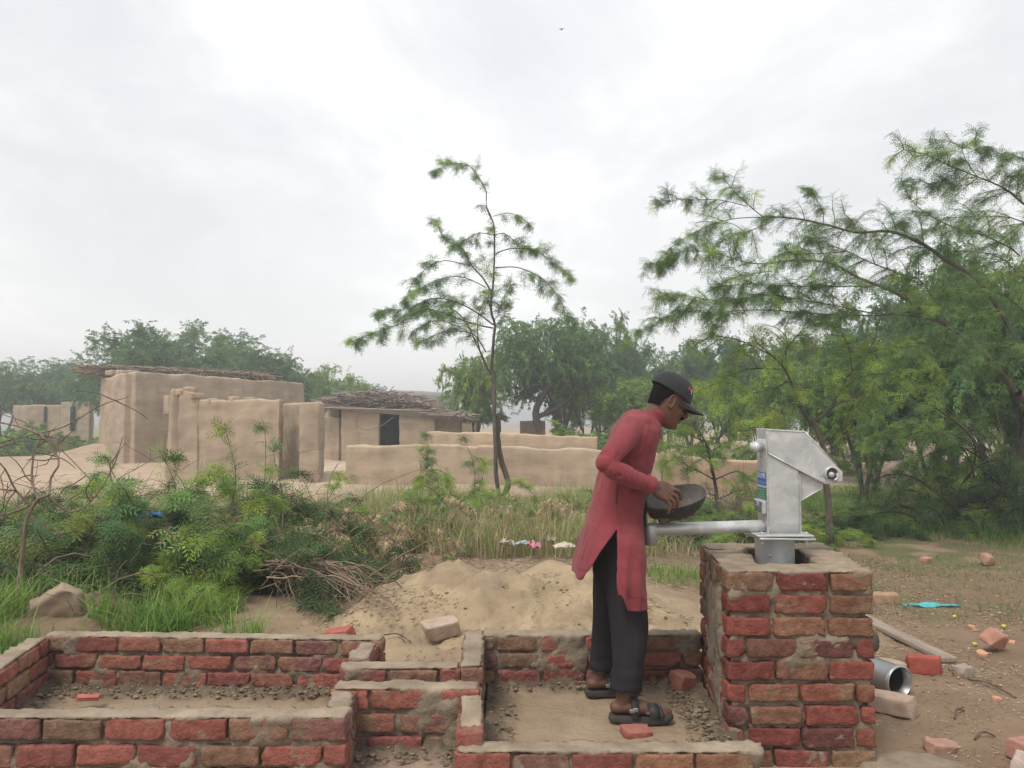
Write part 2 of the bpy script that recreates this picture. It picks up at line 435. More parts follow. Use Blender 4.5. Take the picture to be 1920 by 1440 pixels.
# ------------------------------------------------------------------ brickwork
BR = [(0.46, 0.135, 0.105), (0.38, 0.105, 0.085), (0.47, 0.165, 0.115), (0.40, 0.19, 0.125), (0.33, 0.125, 0.11), (0.50, 0.15, 0.115), (0.40, 0.115, 0.10), (0.36, 0.16, 0.12)]
TAN = [(0.38, 0.265, 0.165), (0.33, 0.245, 0.165), (0.40, 0.24, 0.15)]
BK = 1.0
def brickcol(rg, tanp=0.08):
    b = TAN if rg.rand() < tanp else BR
    if b is TAN: return np.array(b[rg.randint(3)]) * rg.uniform(.85, 1.1) * BK * np.array((1.02, .92, .95))
    return np.array(b[rg.randint(len(b))]) * rg.uniform(0.85, 1.12) * BK * np.array((.93, 1.0, 1.0)) + (np.array((-.01, .024, .022)) if BK == 1.0 else np.array((0, .006, .006)))
def brick(mb, cen, R, L=0.222, D=0.108, Hh=0.074, col=None, rg=None, n=(14, 7, 6), amp=0.0065):
    sd_ = rg.randint(9999)
    v, f = rbox((L / 2, D / 2, Hh / 2), n, 0.0065, amp * .8, 26, sd_ % 50, (sd_ * 0.13, 0, 0))
    rdg = 1 - np.abs(fbm(v * np.array((16, 30, 34)) + sd_, 3, 31)) * 3.2
    v -= nrm(v * np.array((.35, 1, 1))) * (0.0065 * np.clip(rdg, 0, 1) ** 2)[:, None]
    v += 0.0035 * fbm(v * 90 + sd_, 2, 3)[:, None] * nrm(v)
    # chipped corners
    for q in range(rg.randint(2, 6)):
        cn = np.array((rg.choice((-1, 1)) * L / 2, rg.choice((-1, 1)) * D / 2, rg.choice((-1, 1)) * Hh / 2))
        d = np.linalg.norm(v - cn, axis=1); k = sstep(rg.uniform(0.02, 0.045), 0, d)
        v -= nrm(cn) * (k * rg.uniform(0.004, 0.014))[:, None]
    cc = np.tile(col, (len(v), 1)) * (1 + 0.18 * fbm(v * 22 + sd_, 3, 8))[:, None]
    if rg.rand() < 0.45:   # burnt or sandy patch
        t = sstep(0.05, 0.4, fbm(v * 14 + sd_ * 2, 2, 9)); cc = mixc(cc, np.array(TAN[rg.randint(3)]), t * 0.7)
    mb.add(v @ R.T + cen, f, 0, cc)
def wall(mb, p0, p1, th, z0, zt0, zt1=None, seed=0, bd=None, course=0.094, tanp=0.08, smear=0.5, off=0.0, capth=0.012, toptan=False, side=1, endin=0.0):
    """p0->p1 centre line of one leaf of bricks; bricks of depth bd on the `side` face, rest mortar core"""
    rg = rs(seed + 100); p0 = np.array(p0, float); p1 = np.array(p1, float)
    zt1 = zt0 if zt1 is None else zt1
    d = p1 - p0; L = np.linalg.norm(d); ang = math.atan2(d[1], d[0]); R = rotz(ang)
    bd = bd or th; nc = int(math.ceil((max(zt0, zt1) - z0) / course))
    def zt(s): return zt0 + (zt1 - zt0) * s / L
    # mortar core
    ztm = (zt0 + zt1) / 2; H_ = ztm - z0
    core_h = (L / 2 - 0.004, th / 2 - 0.003, H_ / 2)
    nn = (max(4, int(L / 0.016)), max(4, int(th / 0.016)), max(4, int(H_ / 0.014)))
    u, f = cube_topo(*nn); v = u * np.array(core_h); r = 0.012
    inner = np.clip(v, -(np.array(core_h) - r), np.array(core_h) - r); nr = nrm(v - inner); v = inner + nr * r
    wpos = v @ R.T + np.array(((p0[0] + p1[0]) / 2, (p0[1] + p1[1]) / 2, (z0 + ztm) / 2))
    a_ = fbm(wpos * 6.5, 5, seed % 13, 0.62); b_ = fbm(wpos * 34, 4, 5, 0.65)
    sidem = np.abs(nr[:, 2]) < 0.6
    dsp = np.where(sidem, -0.014 + (0.050 + 0.016 * smear) * np.clip(a_ + 0.30 * smear - 0.14, -0.5, 0.5) + 0.012 * b_, 0.004 * a_ + 0.005 * b_)
    dsp = np.clip(dsp, -0.034, 0.011) + .0015 * b_
    # top lip: mortar squeezes out and crumbles over the arris
    lip = sstep(H_ / 2 - 0.028, H_ / 2 - 0.004, v[:, 2]) * (nr[:, 2] < 0.9)
    dsp = dsp + lip * (0.000 + 0.014 * b_ + 0.012 * a_)
    wpos += (nr @ R.T) * dsp[:, None]
    s_ = np.clip((v[:, 0] + L / 2), 0, L); top = sstep(-H_ / 2, H_ / 2, v[:, 2])
    wpos[:, 2] += top * (zt(s_) - ztm)
    cv = 1 + 0.22 * fbm(wpos * 5, 4, 60)
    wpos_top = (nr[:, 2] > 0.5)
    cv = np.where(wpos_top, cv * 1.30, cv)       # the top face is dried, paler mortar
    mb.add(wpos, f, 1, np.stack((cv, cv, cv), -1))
    for k in range(nc):
        s = -off - (0.118 if k % 2 else 0.0) - rg.uniform(0, 0.02)
        while s < L:
            bl = rg.choice((0.222, 0.222, 0.216, 0.228, 0.11), p=(0.3, 0.3, 0.15, 0.17, 0.08)) if k else rg.choice((0.222, 0.216, 0.228))
            a0, a1 = max(s, 0.0), min(s + bl, L)
            if a1 - a0 > 0.045:
                sc = (a0 + a1) / 2; zc = zt(sc) - capth - course * .394 - k * course + rg.uniform(-0.003, 0.003)
                hh = course * .845 * rg.uniform(0.93, 1.05)
                if zc > z0 - 0.03:
                    col = brickcol(rg, tanp if not (toptan and k == 0) else 0.85)
                    o_ = side * (th - bd) / 2 + rg.uniform(-0.004, 0.004)
                    cen = np.array((p0[0], p0[1], 0)) + R @ np.array((sc, o_, zc))
                    tw = rotz(rg.uniform(-0.02, 0.02)) @ euler(rg.uniform(-.02, .02), rg.uniform(-.02, .02), 0)
                    brick(mb, cen, R @ tw, a1 - a0, bd, hh, col, rg, n=(max(5, int((a1 - a0) / 0.013)), 8, 6))
            s += bl + rg.uniform(0.006, 0.020)
ZT = 0.36
def masonry(name, label, walls, floor=None, loc=(0, 0, 0)):
    t = tag(empty(name, loc), label, 'masonry')
    for w in walls:
        w = dict(w); w.setdefault('smear', .28); mb = MB(); wall(mb, **w); part(mb, 'wall', [M['brick'], M['mortar']], t)
    return t
def mudfloor(parent, x0, x1, y0, y1, z, seed, darkedge=0.16, col=(0.37, 0.285, 0.195)):
    xs, ys = np.arange(x0, x1, 0.014), np.arange(y0, y1, 0.014)
    X, Y = np.meshgrid(xs, ys); a, b = X.ravel(), Y.ravel(); p = np.stack((a, b, 0 * a), -1)
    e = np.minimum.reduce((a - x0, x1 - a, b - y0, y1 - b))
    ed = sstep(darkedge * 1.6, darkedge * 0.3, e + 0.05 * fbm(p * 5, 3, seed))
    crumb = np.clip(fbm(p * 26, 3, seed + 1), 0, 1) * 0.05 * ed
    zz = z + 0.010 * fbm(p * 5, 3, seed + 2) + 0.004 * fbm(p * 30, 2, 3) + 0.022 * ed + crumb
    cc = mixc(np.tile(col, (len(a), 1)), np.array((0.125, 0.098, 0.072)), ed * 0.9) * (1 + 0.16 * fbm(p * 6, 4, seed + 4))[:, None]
    nx = len(xs); i = (np.arange(len(ys) - 1)[:, None] * nx + np.arange(nx - 1)[None]).ravel()
    m = MB(); m.add(np.stack((a, b, zz), -1), np.stack((i, i + 1, i + nx + 1, i + nx), -1), 0, cc)
    part(m, 'floor', M['ground'], parent)
T = 0.108
lb = masonry('brick_basin', 'long low brick basin with grey mortar rim and sandy floor at lower left', [
    dict(p0=(-2.45, 4.045), p1=(-0.66, 3.965), th=T, course=.085, z0=0.05, zt0=ZT, seed=1, tanp=0.1, off=0.03),
    dict(p0=(-0.725, 3.905), p1=(-0.725, 3.64), th=T, z0=0.05, zt0=ZT - 0.004, seed=2, off=0.1),
    dict(p0=(-2.26, 2.96), p1=(-2.45, 3.98), th=T, course=.085, z0=0.05, zt0=ZT - 0.003, seed=3, side=-1),
    dict(p0=(-2.34, 2.955), p1=(-0.622, 2.955), th=T, z0=0.0, zt0=ZT, seed=4, tanp=0.06, off=0.11),
    dict(p0=(-0.678, 3.015), p1=(-0.700, 3.20), th=T, z0=0.0, zt0=ZT - 0.002, seed=5)])
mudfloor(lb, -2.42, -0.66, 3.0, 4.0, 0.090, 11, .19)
ch = masonry('brick_channel', 'short brick inlet channel and sunken pit joining the two basins', [
    dict(p0=(-0.755, 3.255), p1=(-0.135, 3.255), th=T, z0=0.0, zt0=ZT + 0.002, seed=6, off=0.06),
    dict(p0=(-0.785, 3.545), p1=(-0.235, 3.545), th=T, z0=0.0, zt0=ZT - 0.006, seed=7, tanp=0.2, off=0.0)])
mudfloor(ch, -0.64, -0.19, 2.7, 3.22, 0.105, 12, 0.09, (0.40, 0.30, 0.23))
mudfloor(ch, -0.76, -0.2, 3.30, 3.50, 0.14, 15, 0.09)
rb = masonry('brick_basin', 'square brick basin with grey mortar rim, the one the man stands in', [
    dict(p0=(-0.165, 4.04), p1=(0.99, 4.06), th=T, course=.085, z0=0.05, zt0=ZT, seed=8, tanp=0.42, off=0.14),
    dict(p0=(-0.185, 3.49), p1=(-0.198, 4.10), th=T, z0=0.05, zt0=ZT + 0.004, seed=9, side=-1),
    dict(p0=(-0.160, 2.955), p1=(-0.165, 3.20), th=T, z0=0.0, zt0=0.245, zt1=ZT - 0.01, seed=10),
    dict(p0=(-0.217, 2.955), p1=(0.955, 2.965), th=T, z0=0.0, zt0=0.235, zt1=0.228, seed=13, tanp=0.12, off=0.0)])
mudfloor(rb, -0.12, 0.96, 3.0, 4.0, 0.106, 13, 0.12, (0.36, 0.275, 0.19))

# pump pedestal: four walls about a hollow core
A_, B_, C_, D_ = (0.925, 3.30), (1.555, 3.30), (1.66, 4.07), (0.995, 4.07)
ped = tag(empty('brick_pedestal', (1.28, 3.68, 0)), 'waist high hollow red brick pedestal under the hand pump', 'pedestal')
PZ = 0.825
TH = 0.19
def ins(p, q, d):  # shift segment inwards
    p = np.array(p); q = np.array(q); t = (q - p) / np.linalg.norm(q - p); n = np.array((-t[1], t[0])); return p + n * d, q + n * d
BK = 0.80
for k, (p, q, sd_, sm_, e0, e1) in enumerate(((A_, B_, 21, 0.22, 0, 0), (B_, C_, 22, 0.7, TH + .002, TH + .002), (C_, D_, 23, 0.6, 0, 0), (D_, A_, 24, 1.15, TH + .002, TH + .002))):
    a, b = ins(p, q, TH / 2); t = (b - a) / np.linalg.norm(b - a)
    a = a + t * e0; b = b - t * e1
    mb = MB(); wall(mb, a, b, TH, -0.02, PZ - 0.002 * (k % 2), seed=sd_, bd=0.108, smear=sm_, toptan=True, tanp=0.06, side=-1, off=0.02 + 0.05 * k)
    part(mb, 'wall', [M['brick'], M['mortar']], ped)
# rough mortar floor inside the hollow, coloured darker than the walls
mb = MB(); v, f = rbox((0.30, 0.36, 0.04), (30, 36, 4), 0.02, 0.03, 14, 5); mb.add(v + np.array((1.285, 3.68, 0.52)), f, 0, (0.5, 0.5, 0.5)); part(mb, 'core', M['mortar'], ped)

# crumbs of dark wet mortar fallen along the inner faces
m = MB(); rg = rs(93)
for (x0_, x1_, y0_, y1_, z_, n_) in ((-2.35, -.78, 3.80, 3.96, .110, 700), (-2.40, -2.2, 3.05, 3.9, .115, 130), (-2.2, -.78, 3.03, 3.10, .115, 60), (-.10, .92, 3.86, 3.98, .125, 170), (.76, .93, 3.1, 3.9, .125, 420), (-.10, 0.02, 3.2, 3.9, .125, 90), (-.60, -.22, 3.05, 3.19, .125, 120), (-.62, -.55, 2.75, 3.15, .125, 50), (-.26, -.20, 2.75, 3.15, .125, 50)):
    for k in range(n_):
        x, y = rg.uniform(x0_, x1_), rg.uniform(y0_, y1_); s = .003 + .009 * rg.rand() ** 3; u, f = cube_topo(3, 3, 2); v = nrm(u) * s * np.array((1.3, 1.0, .6)); v *= 1 + .35 * vnoise(v / s * 1.7 + k, 2)[:, None]; m.add(v + np.array((x, y, z_ + rg.uniform(0, .014))), f, 0, np.array((.26, .20, .145)) * rg.uniform(.6, 1.2))
tag(m.build('mortar_crumbs', M['ground']), 'dark crumbs of wet mortar along the inner feet of the basin walls', 'mortar crumbs', kind='stuff')

# loose bricks, stones and fragments: each its own thing
LN = 0
def loose(name, label, cat, loc, size, rot, col, seed, amp=0.010, group=None, dusty=0.0, n=(18, 10, 8), shard=False):
    rg = rs(seed); mb = MB(); h = np.array(size) / 2
    v, f = rbox(h, n, min(h) * (0.16 if not shard else 0.30), amp * (.6 if not shard else 1.2), 14 if not shard else 9, seed % 40, (seed, 0, 0), 4)
    for q in range(11 if shard else 4):
        cn = np.array((rg.choice((-1, 1)), rg.choice((-1, 1)), rg.choice((-1, 1)))) * h
        pl = nrm(cn + rg.uniform(-.3, .3, 3) * max(h)); lim = (cn @ pl) * rg.uniform(0.62, 0.88)
        ex = np.clip(v @ pl - lim, 0, None); v -= pl * (ex * 0.9)[:, None]
    v += 0.0025 * fbm(v * 80 + seed, 2, 3)[:, None] * nrm(v)
    cc = np.tile(col, (len(v), 1)) * (1 + 0.2 * fbm(v * 22 + seed, 3, 8))[:, None]
    if dusty: cc = mixc(cc, np.array((0.43, 0.34, 0.27)), np.clip(sstep(-0.3, 0.3, fbm(v * 13 + seed, 3, 2)) * dusty + dusty * 0.3, 0, 1))
    R = euler(*rot); v = v @ R.T
    v[:, 2] -= v[:, 2].min() + 0.006
    mb.add(v, f, 0, cc)
    o = mb.build(name, M['brick_loose']); o.location = loc
    tag(o, label, cat, group); return o
M['brick_loose'] = mk('loose_brick', W1, (0.78, 0.74, 0.70), scale=16, detail=8, rough=0.94, bump=0.9, bscale=75, bdist=0.005, attr=True, spec=0.15)
RD = (0.42, 0.13, 0.095)
def at(px, py, z=None):
    """ground point seen at this photo pixel"""
    zz = 0.0 if z is None else z
    for _ in range(6):
        v = (py - 720.0) / FPX; t = (zz - CAMZ) / (SP - v * CP)
        x, y = (px - 960.0) / FPX * t, t * (CP + v * SP)
        if z is None: zz = gz(x, y)
    return (x, y, zz)
def atheap(px, py):
    best = None
    Y = np.arange(4.2, 7.0, 0.02); q = np.array([P(px, py, y) for y in Y]); k = np.nonzero(q[:, 2] <= heap_zs(q[:, 0], Y))[0]
    return tuple(q[k[0]]) if len(k) else at(px, py)
loose('loose_brick', 'pale dusty brick lying alone on the sand between the basins', 'brick', atheap(826, 1196), (0.21, 0.12, 0.09), (0.15, -0.12, 0.45), (0.50, 0.38, 0.31), 301, 0.014, dusty=0.75)
loose('loose_brick', 'half red brick in the basin beside the pedestal foot', 'brick', at(1282, 1296, 0.105), (0.12, 0.10, 0.085), (0.1, 0.2, 0.5), (0.34, 0.11, 0.09), 302, 0.014, dusty=0.25)
loose('brick_chunk', 'small broken red brick chunk near the basin front rim', 'brick piece', at(1194, 1379, 0.105), (0.125, 0.085, 0.032), (0.1, 0.05, 0.2), (0.36, 0.12, 0.095), 303, 0.012, dusty=0.15)
loose('brick_chunk', 'red brick end poking from the sand behind the long basin', 'brick piece', (-0.93, 4.16, 0.27), (0.17, 0.07, 0.07), (0.2, -0.15, -0.25), RD, 304, 0.01)
loose('loose_brick', 'tan brick lying behind the pedestal next to turquoise plastic', 'brick', at(1662, 1127), (0.24, 0.11, 0.075), (0, 0, -0.08), (0.42, 0.27, 0.18), 305, 0.008)
loose('loose_brick', 'clean dark red brick lying on its side behind the steel pipe', 'brick', at(1730, 1262), (0.235, 0.075, 0.10), (0, 0.03, -0.12), (0.38, 0.10, 0.075), 306, 0.008)
loose('loose_brick', 'pinkish dusty brick partly hidden by the pedestal and steel pipe', 'brick', at(1655, 1262), (0.24, 0.11, 0.075), (0, 0, -0.2), (0.50, 0.33, 0.28), 307, 0.012, dusty=0.6)
loose('loose_brick', 'long pale crusted brick lying in front of the steel pipe', 'brick', at(1668, 1335), (0.30, 0.11, 0.085), (0.05, 0.02, -0.62), (0.44, 0.30, 0.25), 308, 0.016, dusty=0.8)
loose('loose_brick', 'red brick cut off by the right edge of the frame', 'brick', at(1935, 1425), (0.21, 0.11, 0.08), (0, 0.1, 0.5), (0.46, 0.22, 0.18), 309, 0.012, dusty=0.3)
loose('brick_chunk', 'white crusted chunk in the lower right corner', 'brick piece', at(1932, 1468), (0.16, 0.12, 0.09), (0.2, 0.1, 0.9), (0.55, 0.45, 0.42), 310, 0.02, dusty=0.9)
loose('brick_chunk', 'pointed orange brick chunk among dry litter at right', 'brick piece', at(1865, 1222), (0.17, 0.10, 0.11), (0.5, 0.4, 0.6), (0.48, 0.24, 0.18), 311, 0.015, dusty=0.3, shard=True)
loose('brick_chunk', 'flat pink brick chunk on bare ground at lower right', 'brick piece', at(1762, 1405), (0.14, 0.10, 0.045), (0.1, 0.05, -0.1), (0.44, 0.25, 0.20), 312, 0.014, dusty=0.4, shard=True)
loose('stone', 'small grey stone right of the dark red brick', 'stone', at(1806, 1268), (0.10, 0.08, 0.07), (0, 0, 0.3), (0.36, 0.30, 0.25), 313, 0.01, shard=True)
loose('brick_chunk', 'brown brick chunk on the grass at far right', 'brick piece', at(1851, 1058), (0.12, 0.10, 0.10), (0.3, 0.1, 0.3), (0.40, 0.25, 0.19), 314, 0.012, shard=True)
loose('brick_chunk', 'small pink brick chunk left of the brown one on the grass', 'brick piece', at(1736, 1054), (0.11, 0.08, 0.06), (0.1, 0, 0.4), (0.50, 0.28, 0.24), 315, 0.01, shard=True)
loose('stone_slab', 'tilted brown slab of rock among the bushes at left', 'stone', (-2.80, 4.72, 0.16), (0.34, 0.10, 0.22), (0.35, -0.55, 0.15), (0.36, 0.27, 0.20), 316, 0.02, dusty=0.3, n=(24, 8, 16), shard=True)
loose('brick_chunk', 'thin red brick flakes on the long basin floor', 'brick piece', at(166, 1312, 0.14), (0.13, 0.05, 0.025), (0.1, 0.1, 0.4), (0.45, 0.15, 0.12), 317, 0.008, shard=True)
for k, (px, py, s) in enumerate(((1694, 1098, .03), (1822, 1178, .05), (1830, 1182, .035), (1880, 1196, .045), (1898, 1206, .04), (1843, 1230, .05), (1870, 1310, .03), (1775, 1120, .03), (1868, 1118, .03))):
    loose('brick_flake', ['tiny orange brick flake', 'orange brick flake', 'small orange crumb', 'rounded orange flake', 'flat orange flake', 'bright orange flake', 'pale curled flake', 'yellowish flake', 'orange pebble'][k] +
          [' near turquoise plastic', ' left in a touching pair', ' right in a touching pair', ' behind the pointed brick chunk', ' right of the pointed brick chunk', ' in front of the pointed brick chunk', ' on bare ground below the litter', ' above the turquoise strip', ' beside dark grass clump'][k],
          'brick flake', at(px, py), (s * 1.5, s, s * 0.5), (0.1, 0.1, k), (0.62, 0.33, 0.22), 330 + k, 0.005, 'orange brick flakes on the ground', n=(6, 5, 4), shard=True)
# wooden plank
M['plank'] = mk('old_wood', (0.36, 0.29, 0.23), (0.24, 0.19, 0.15), scale=3, detail=8, rough=0.9, bump=0.5, bscale=12, stretch=(1, 14, 14))
a = np.array(at(1610, 1160)); b = np.array(at(1762, 1236)); d = b - a
v, f = rbox((np.linalg.norm(d) / 2 + 0.1, 0.05, 0.017), (40, 6, 4), 0.006, 0.003, 12, 4)
mb = MB(); mb.add(v, f); o = mb.build('plank', M['plank']); o.location = (a + b) / 2 + np.array((0, 0, 0.02)); o.rotation_euler = (0, 0, math.atan2(d[1], d[0]))
tag(o, 'weathered grey wooden plank on the ground right of the pedestal', 'plank')
# steel pipe section
M['steel'] = mk('steel', (0.56, 0.56, 0.57), (0.42, 0.42, 0.43), scale=5, detail=6, rough=0.36, metal=0.85, bump=0.08, bscale=50, rvar=0.08)
M['dark'] = mk('pipe_shade', (0.035, 0.033, 0.03), rough=0.8)  # near-black stands in for the shade inside the pipe
pt_o = np.array(at(1686, 1308)) - .17 * np.array((math.cos(math.radians(-70)), math.sin(math.radians(-70)), 0))
pt = tag(empty('steel_pipe', tuple(pt_o)), 'shiny open steel pipe section lying beside the pedestal', 'pipe')
R = 0.083; q = np.array(pt.location); ang = math.radians(-70)
ax = np.array((math.cos(ang), math.sin(ang), 0)); Rm = np.array(Vector(ax).to_track_quat('Z', 'Y').to_matrix())
mb = MB(); lathe(mb, [(R, -0.26), (R, 0.16), (R + .004, 0.162), (R + .004, 0.178), (R - .002, 0.182), (R - .006, 0.178), (R - .007, -0.26), (R, -0.26)], 40, q + np.array((0, 0, R)), Rm); part(mb, 'pipe_shell', M['steel'], pt)
mb = MB(); lathe(mb, [(R - .009, 0.13), (R - .009, -0.25), (0.0001, -0.25)], 32, q + np.array((0, 0, R)), Rm); part(mb, 'inner_shade', M['dark'], pt)  # matt dark sleeve paints the shade within the open end
# plastic scraps, wrappers and fruit
def scrap(name, label, cat, loc, sx, sy, col, seed, rot=0.0, crum=0.03, rough=0.45, group=None, z=0.0):
    xs, ys = np.linspace(-1, 1, 26), np.linspace(-1, 1, 14); X, Y = np.meshgrid(xs, ys); a, b = X.ravel(), Y.ravel()
    p = np.stack((a, b, 0 * a + seed), -1)
    wv = 0.35 * fbm(p * 1.3, 3, seed)
    x = a * sx / 2 * (1 + 0.25 * fbm(p * 1.1 + 9, 2, seed)); y = (b * (1 - 0.55 * np.abs(a) ** 2) + wv) * sy / 2
    zz = crum * np.abs(fbm(p * 1.5, 2, seed + 3)) * 1.6 + 0.004 + z
    v = np.stack((x, y, zz), -1) @ rotz(rot).T
    i = (np.arange(13)[:, None] * 26 + np.arange(25)[None]).ravel()
    m = MB(); m.add(v, np.stack((i, i + 1, i + 27, i + 26), -1))
    key = 'plastic%.2f%.2f%.2f' % col
    if key not in M: M[key] = mk('plastic_film', col, tuple(c_ * 0.75 for c_ in col), scale=20, rough=rough, spec=0.5)
    o = m.build(name, M[key]); o.location = loc; tag(o, label, cat, group)
    so = o.modifiers.new('thick', 'SOLIDIFY'); so.thickness = 0.002
    return o
scrap('plastic_sheet', 'torn turquoise plastic strip lying on the ground at right', 'litter', at(1745, 1137), 0.44, 0.10, (0.10, 0.46, 0.52), 3, -0.10)
scrap('plastic_bag', 'bright blue plastic bag caught in the green thicket', 'litter', P(274, 972, 5.9), 0.20, 0.10, (0.07, 0.28, 0.72), 5, 0.1, 0.07)
for k, (px, py, w, h_, c_, nm, lb_) in enumerate(((950, 1022, .16, .10, (0.55, 0.48, 0.42), 'wrapper', 'whitish curled wrapper, leftmost in the litter behind the sand heap'), (972, 1020, .19, .08, (0.50, 0.62, 0.66), 'plastic_bag', 'pale blue plastic bag behind the sand heap'),
        (1000, 1026, .13, .12, (0.60, 0.22, 0.28), 'wrapper', 'pink wrapper behind the sand heap'), (1030, 1012, .20, .14, (0.42, 0.33, 0.27), 'cloth_rag', 'crumpled brown cloth rag behind the sand heap'),
        (1058, 1026, .26, .12, (0.62, 0.54, 0.44), 'paper_scrap', 'cream torn paper scrap behind the sand heap'), (1075, 1010, .11, .10, (0.5, 0.30, 0.27), 'wrapper', 'faded rose wrapper close to the man\'s back hem'))):
    q = at(px, py + 2, 0.16); scrap(nm, lb_, 'litter', q, w, h_, c_, 20 + k, 0.3 * k - 0.6, 0.06, 0.6)
M['fruit'] = mk('yellow_fruit', (0.62, 0.50, 0.06), (0.5, 0.42, 0.08), scale=30, rough=0.5)
for k, (px, py, lb_) in enumerate(((1790, 1159, 'small fallen yellow fruit below the turquoise strip'), (1882, 1178, 'small yellow fruit furthest right on the litter'), (1828, 1213, 'yellow green fruit left of the pointed brick chunk'))):
    m = MB(); v, f = rbox((.016, .014, .013), (6, 6, 6), .0125); m.add(v, f); o = m.build('fruit', M['fruit']); q = at(px, py); o.location = (q[0], q[1], q[2] + .011); tag(o, lb_, 'fruit', 'fallen yellow fruits')
# wet mortar splash at the pedestal foot
m = MB(); v, f = rbox((0.30, 0.20, 0.012), (50, 36, 3), 0.01); v[:, 2] += 0.012 * fbm(v * 12, 3, 2); rr = np.hypot(v[:, 0] / 0.30, v[:, 1] / 0.20) + 0.25 * fbm(v * 9 + 4, 3, 6); v[:, 2] -= 0.05 * sstep(0.7, 1.05, rr)
m.add(v @ rotz(-0.5).T, f, 0, (1.15, 1.15, 1.15)); o = m.build('mortar_spill', M['mortar']); o.location = (1.72, 3.26, gz(1.72, 3.26) + 0.004)
tag(o, 'smooth grey mortar spilled at the right foot of the pedestal', 'mortar')
# ------------------------------------------------------------------ hand pump
pump = tag(empty('hand_pump', (1.30, 3.74, PZ)), 'silver galvanised hand pump with long spout standing in the brick pedestal', 'hand pump')
YF = 3.665                                   # front face of the tank
def px2(px, py, Y=YF): q = P(px, py, Y); return (q[0], q[2])
x0, zb = px2(1440, 1000); x1, _ = px2(1502, 1000); _, ztp = px2(1440, 804)
M['gap'] = mk('dark_seam', (0.12, 0.12, 0.12), rough=0.7)
# tank: welded square column
def bevelbox(lo, hi, r=0.004, n=(6, 6, 6), amp=0.0, R=None):
    lo = np.array(lo); hi = np.array(hi); v, f = rbox((hi - lo) / 2, n, r, amp, 9, 3); 
    if R is not None: v = v @ R.T
    return v + (lo + hi) / 2, f
def bpart(name, lo, hi, mat, parent, r=0.004, n=(6, 6, 6), amp=0.0, R=None):
    m = MB(); v, f = bevelbox(lo, hi, r, n, amp, R); m.add(v, f); return part(m, name, mat, parent)
bpart('tank', (x0, YF, zb), (x1, YF + 0.15, ztp - 0.05), M['metal'], pump, 0.003)
# head cover: sloped plates on both sides, top and back joined
outl = [px2(*q) for q in ((1440, 850), (1542, 907), (1558, 907), (1579, 903), (1579, 884), (1566, 872), (1509, 808), (1437, 803.5))]
m = MB(); prism(m, [(q[0], q[1]) for q in outl], YF - 0.005, YF + 0.155, 1); hd = part(m, 'head_cover', M['metal'], pump, False)
bv = hd.modifiers.new('bev', 'BEVEL'); bv.width = 0.003; bv.segments = 2
# rolled edge along the cover's lower seam and weld line up the front corner
m = MB(); a, b = px2(1440, 850), px2(1546, 907); tube(m, [(a[0], YF - .006, a[1]), (b[0], YF - .006, b[1])], 0.0035, 8, cap=True); part(m, 'cover_lip', M['metal'], hd)
m = MB(); a, b = px2(1437.5, 806), px2(1509, 810); c_ = px2(1568, 872); tube(m, smooth_path([(a[0], YF - .006, a[1]), (b[0], YF - .006, b[1])], .02), 0.003, 6, cap=True); tube(m, [(b[0], YF - .006, b[1]), (c_[0], YF - .006, c_[1])], 0.003, 6, cap=True); part(m, 'top_seam', M['metal'], hd)
m = MB(); zs = np.linspace(zb + .002, ztp - .002, 90); pts = np.stack((np.full(90, x0 + .001), np.full(90, YF + .001), zs), -1); tube(m, pts, 0.0042, 7, rough=0.35, seed=4); part(m, 'weld_bead', M['metal'], pump)
m = MB(); zs = np.linspace(zb, ztp - .22, 60); pts = np.stack((np.full(60, x1), np.full(60, YF + .001), zs), -1); tube(m, pts, 0.0028, 7, rough=0.3, seed=5); part(m, 'weld_bead', M['metal'], pump)
# side bracket (gusset) below the cover
m = MB(); prism(m, [px2(*q) for q in ((1503, 939), (1546, 915), (1548, 900), (1503, 868))], YF + 0.02, YF + 0.13, 1); part(m, 'handle_bracket', M['metal'], pump, False)
m = MB(); a, b, c_ = px2(1503.5, 880), px2(1503.5, 940), px2(1546, 915); tube(m, [(a[0], YF + .018, a[1]), (b[0], YF + .018, b[1])], 0.003, 6, rough=0.3); tube(m, [(b[0], YF + .018, b[1]), (c_[0], YF + .018, c_[1])], 0.0025, 6); part(m, 'weld_bead', M['metal'], pump)
# bearing housing: dark bore with an open collar
cx, cz = px2(1556, 888)
m = MB(); th = np.linspace(math.radians(-75), math.radians(215), 30); r1, r2 = .0285, .0345
for (y0_, y1_) in ((YF - 0.032, YF + 0.02),):
    ring = [(r, y) for r, y in ((r1, y0_), (r2, y0_), (r2, y1_), (r1, y1_))]
    v = np.array([[(cx + r * math.cos(t), y, cz + r * math.sin(t)) for (r, y) in ring] for t in th]).reshape(-1, 3)
    i = np.arange(29)[:, None] * 4; j = np.arange(4)[None]; j2 = (j + 1) % 4
    m.add(v, np.stack((i + j, i + 4 + j, i + 4 + j2, i + j2), -1).reshape(-1, 4)); m.add(v[:4], [[0, 1, 2, 3]]); m.add(v[-4:], [[3, 2, 1, 0]])
part(m, 'bearing_collar', M['metal'], pump)
RY = euler(math.radians(90), 0, 0)
m = MB(); lathe(m, [(0.0001, 0.0), (0.026, 0.0), (0.026, 0.012), (0.0001, 0.012)], 28, (cx, YF - 0.0065, cz), RY); part(m, 'bearing_bore', M['gap'], pump)
m = MB(); lathe(m, [(0.0001, 0.018), (0.010, 0.018), (0.013, 0.014), (0.013, 0.0)], 20, (cx - .004, YF - 0.018, cz - .003), RY); part(m, 'axle_nut', M['metal'], pump)
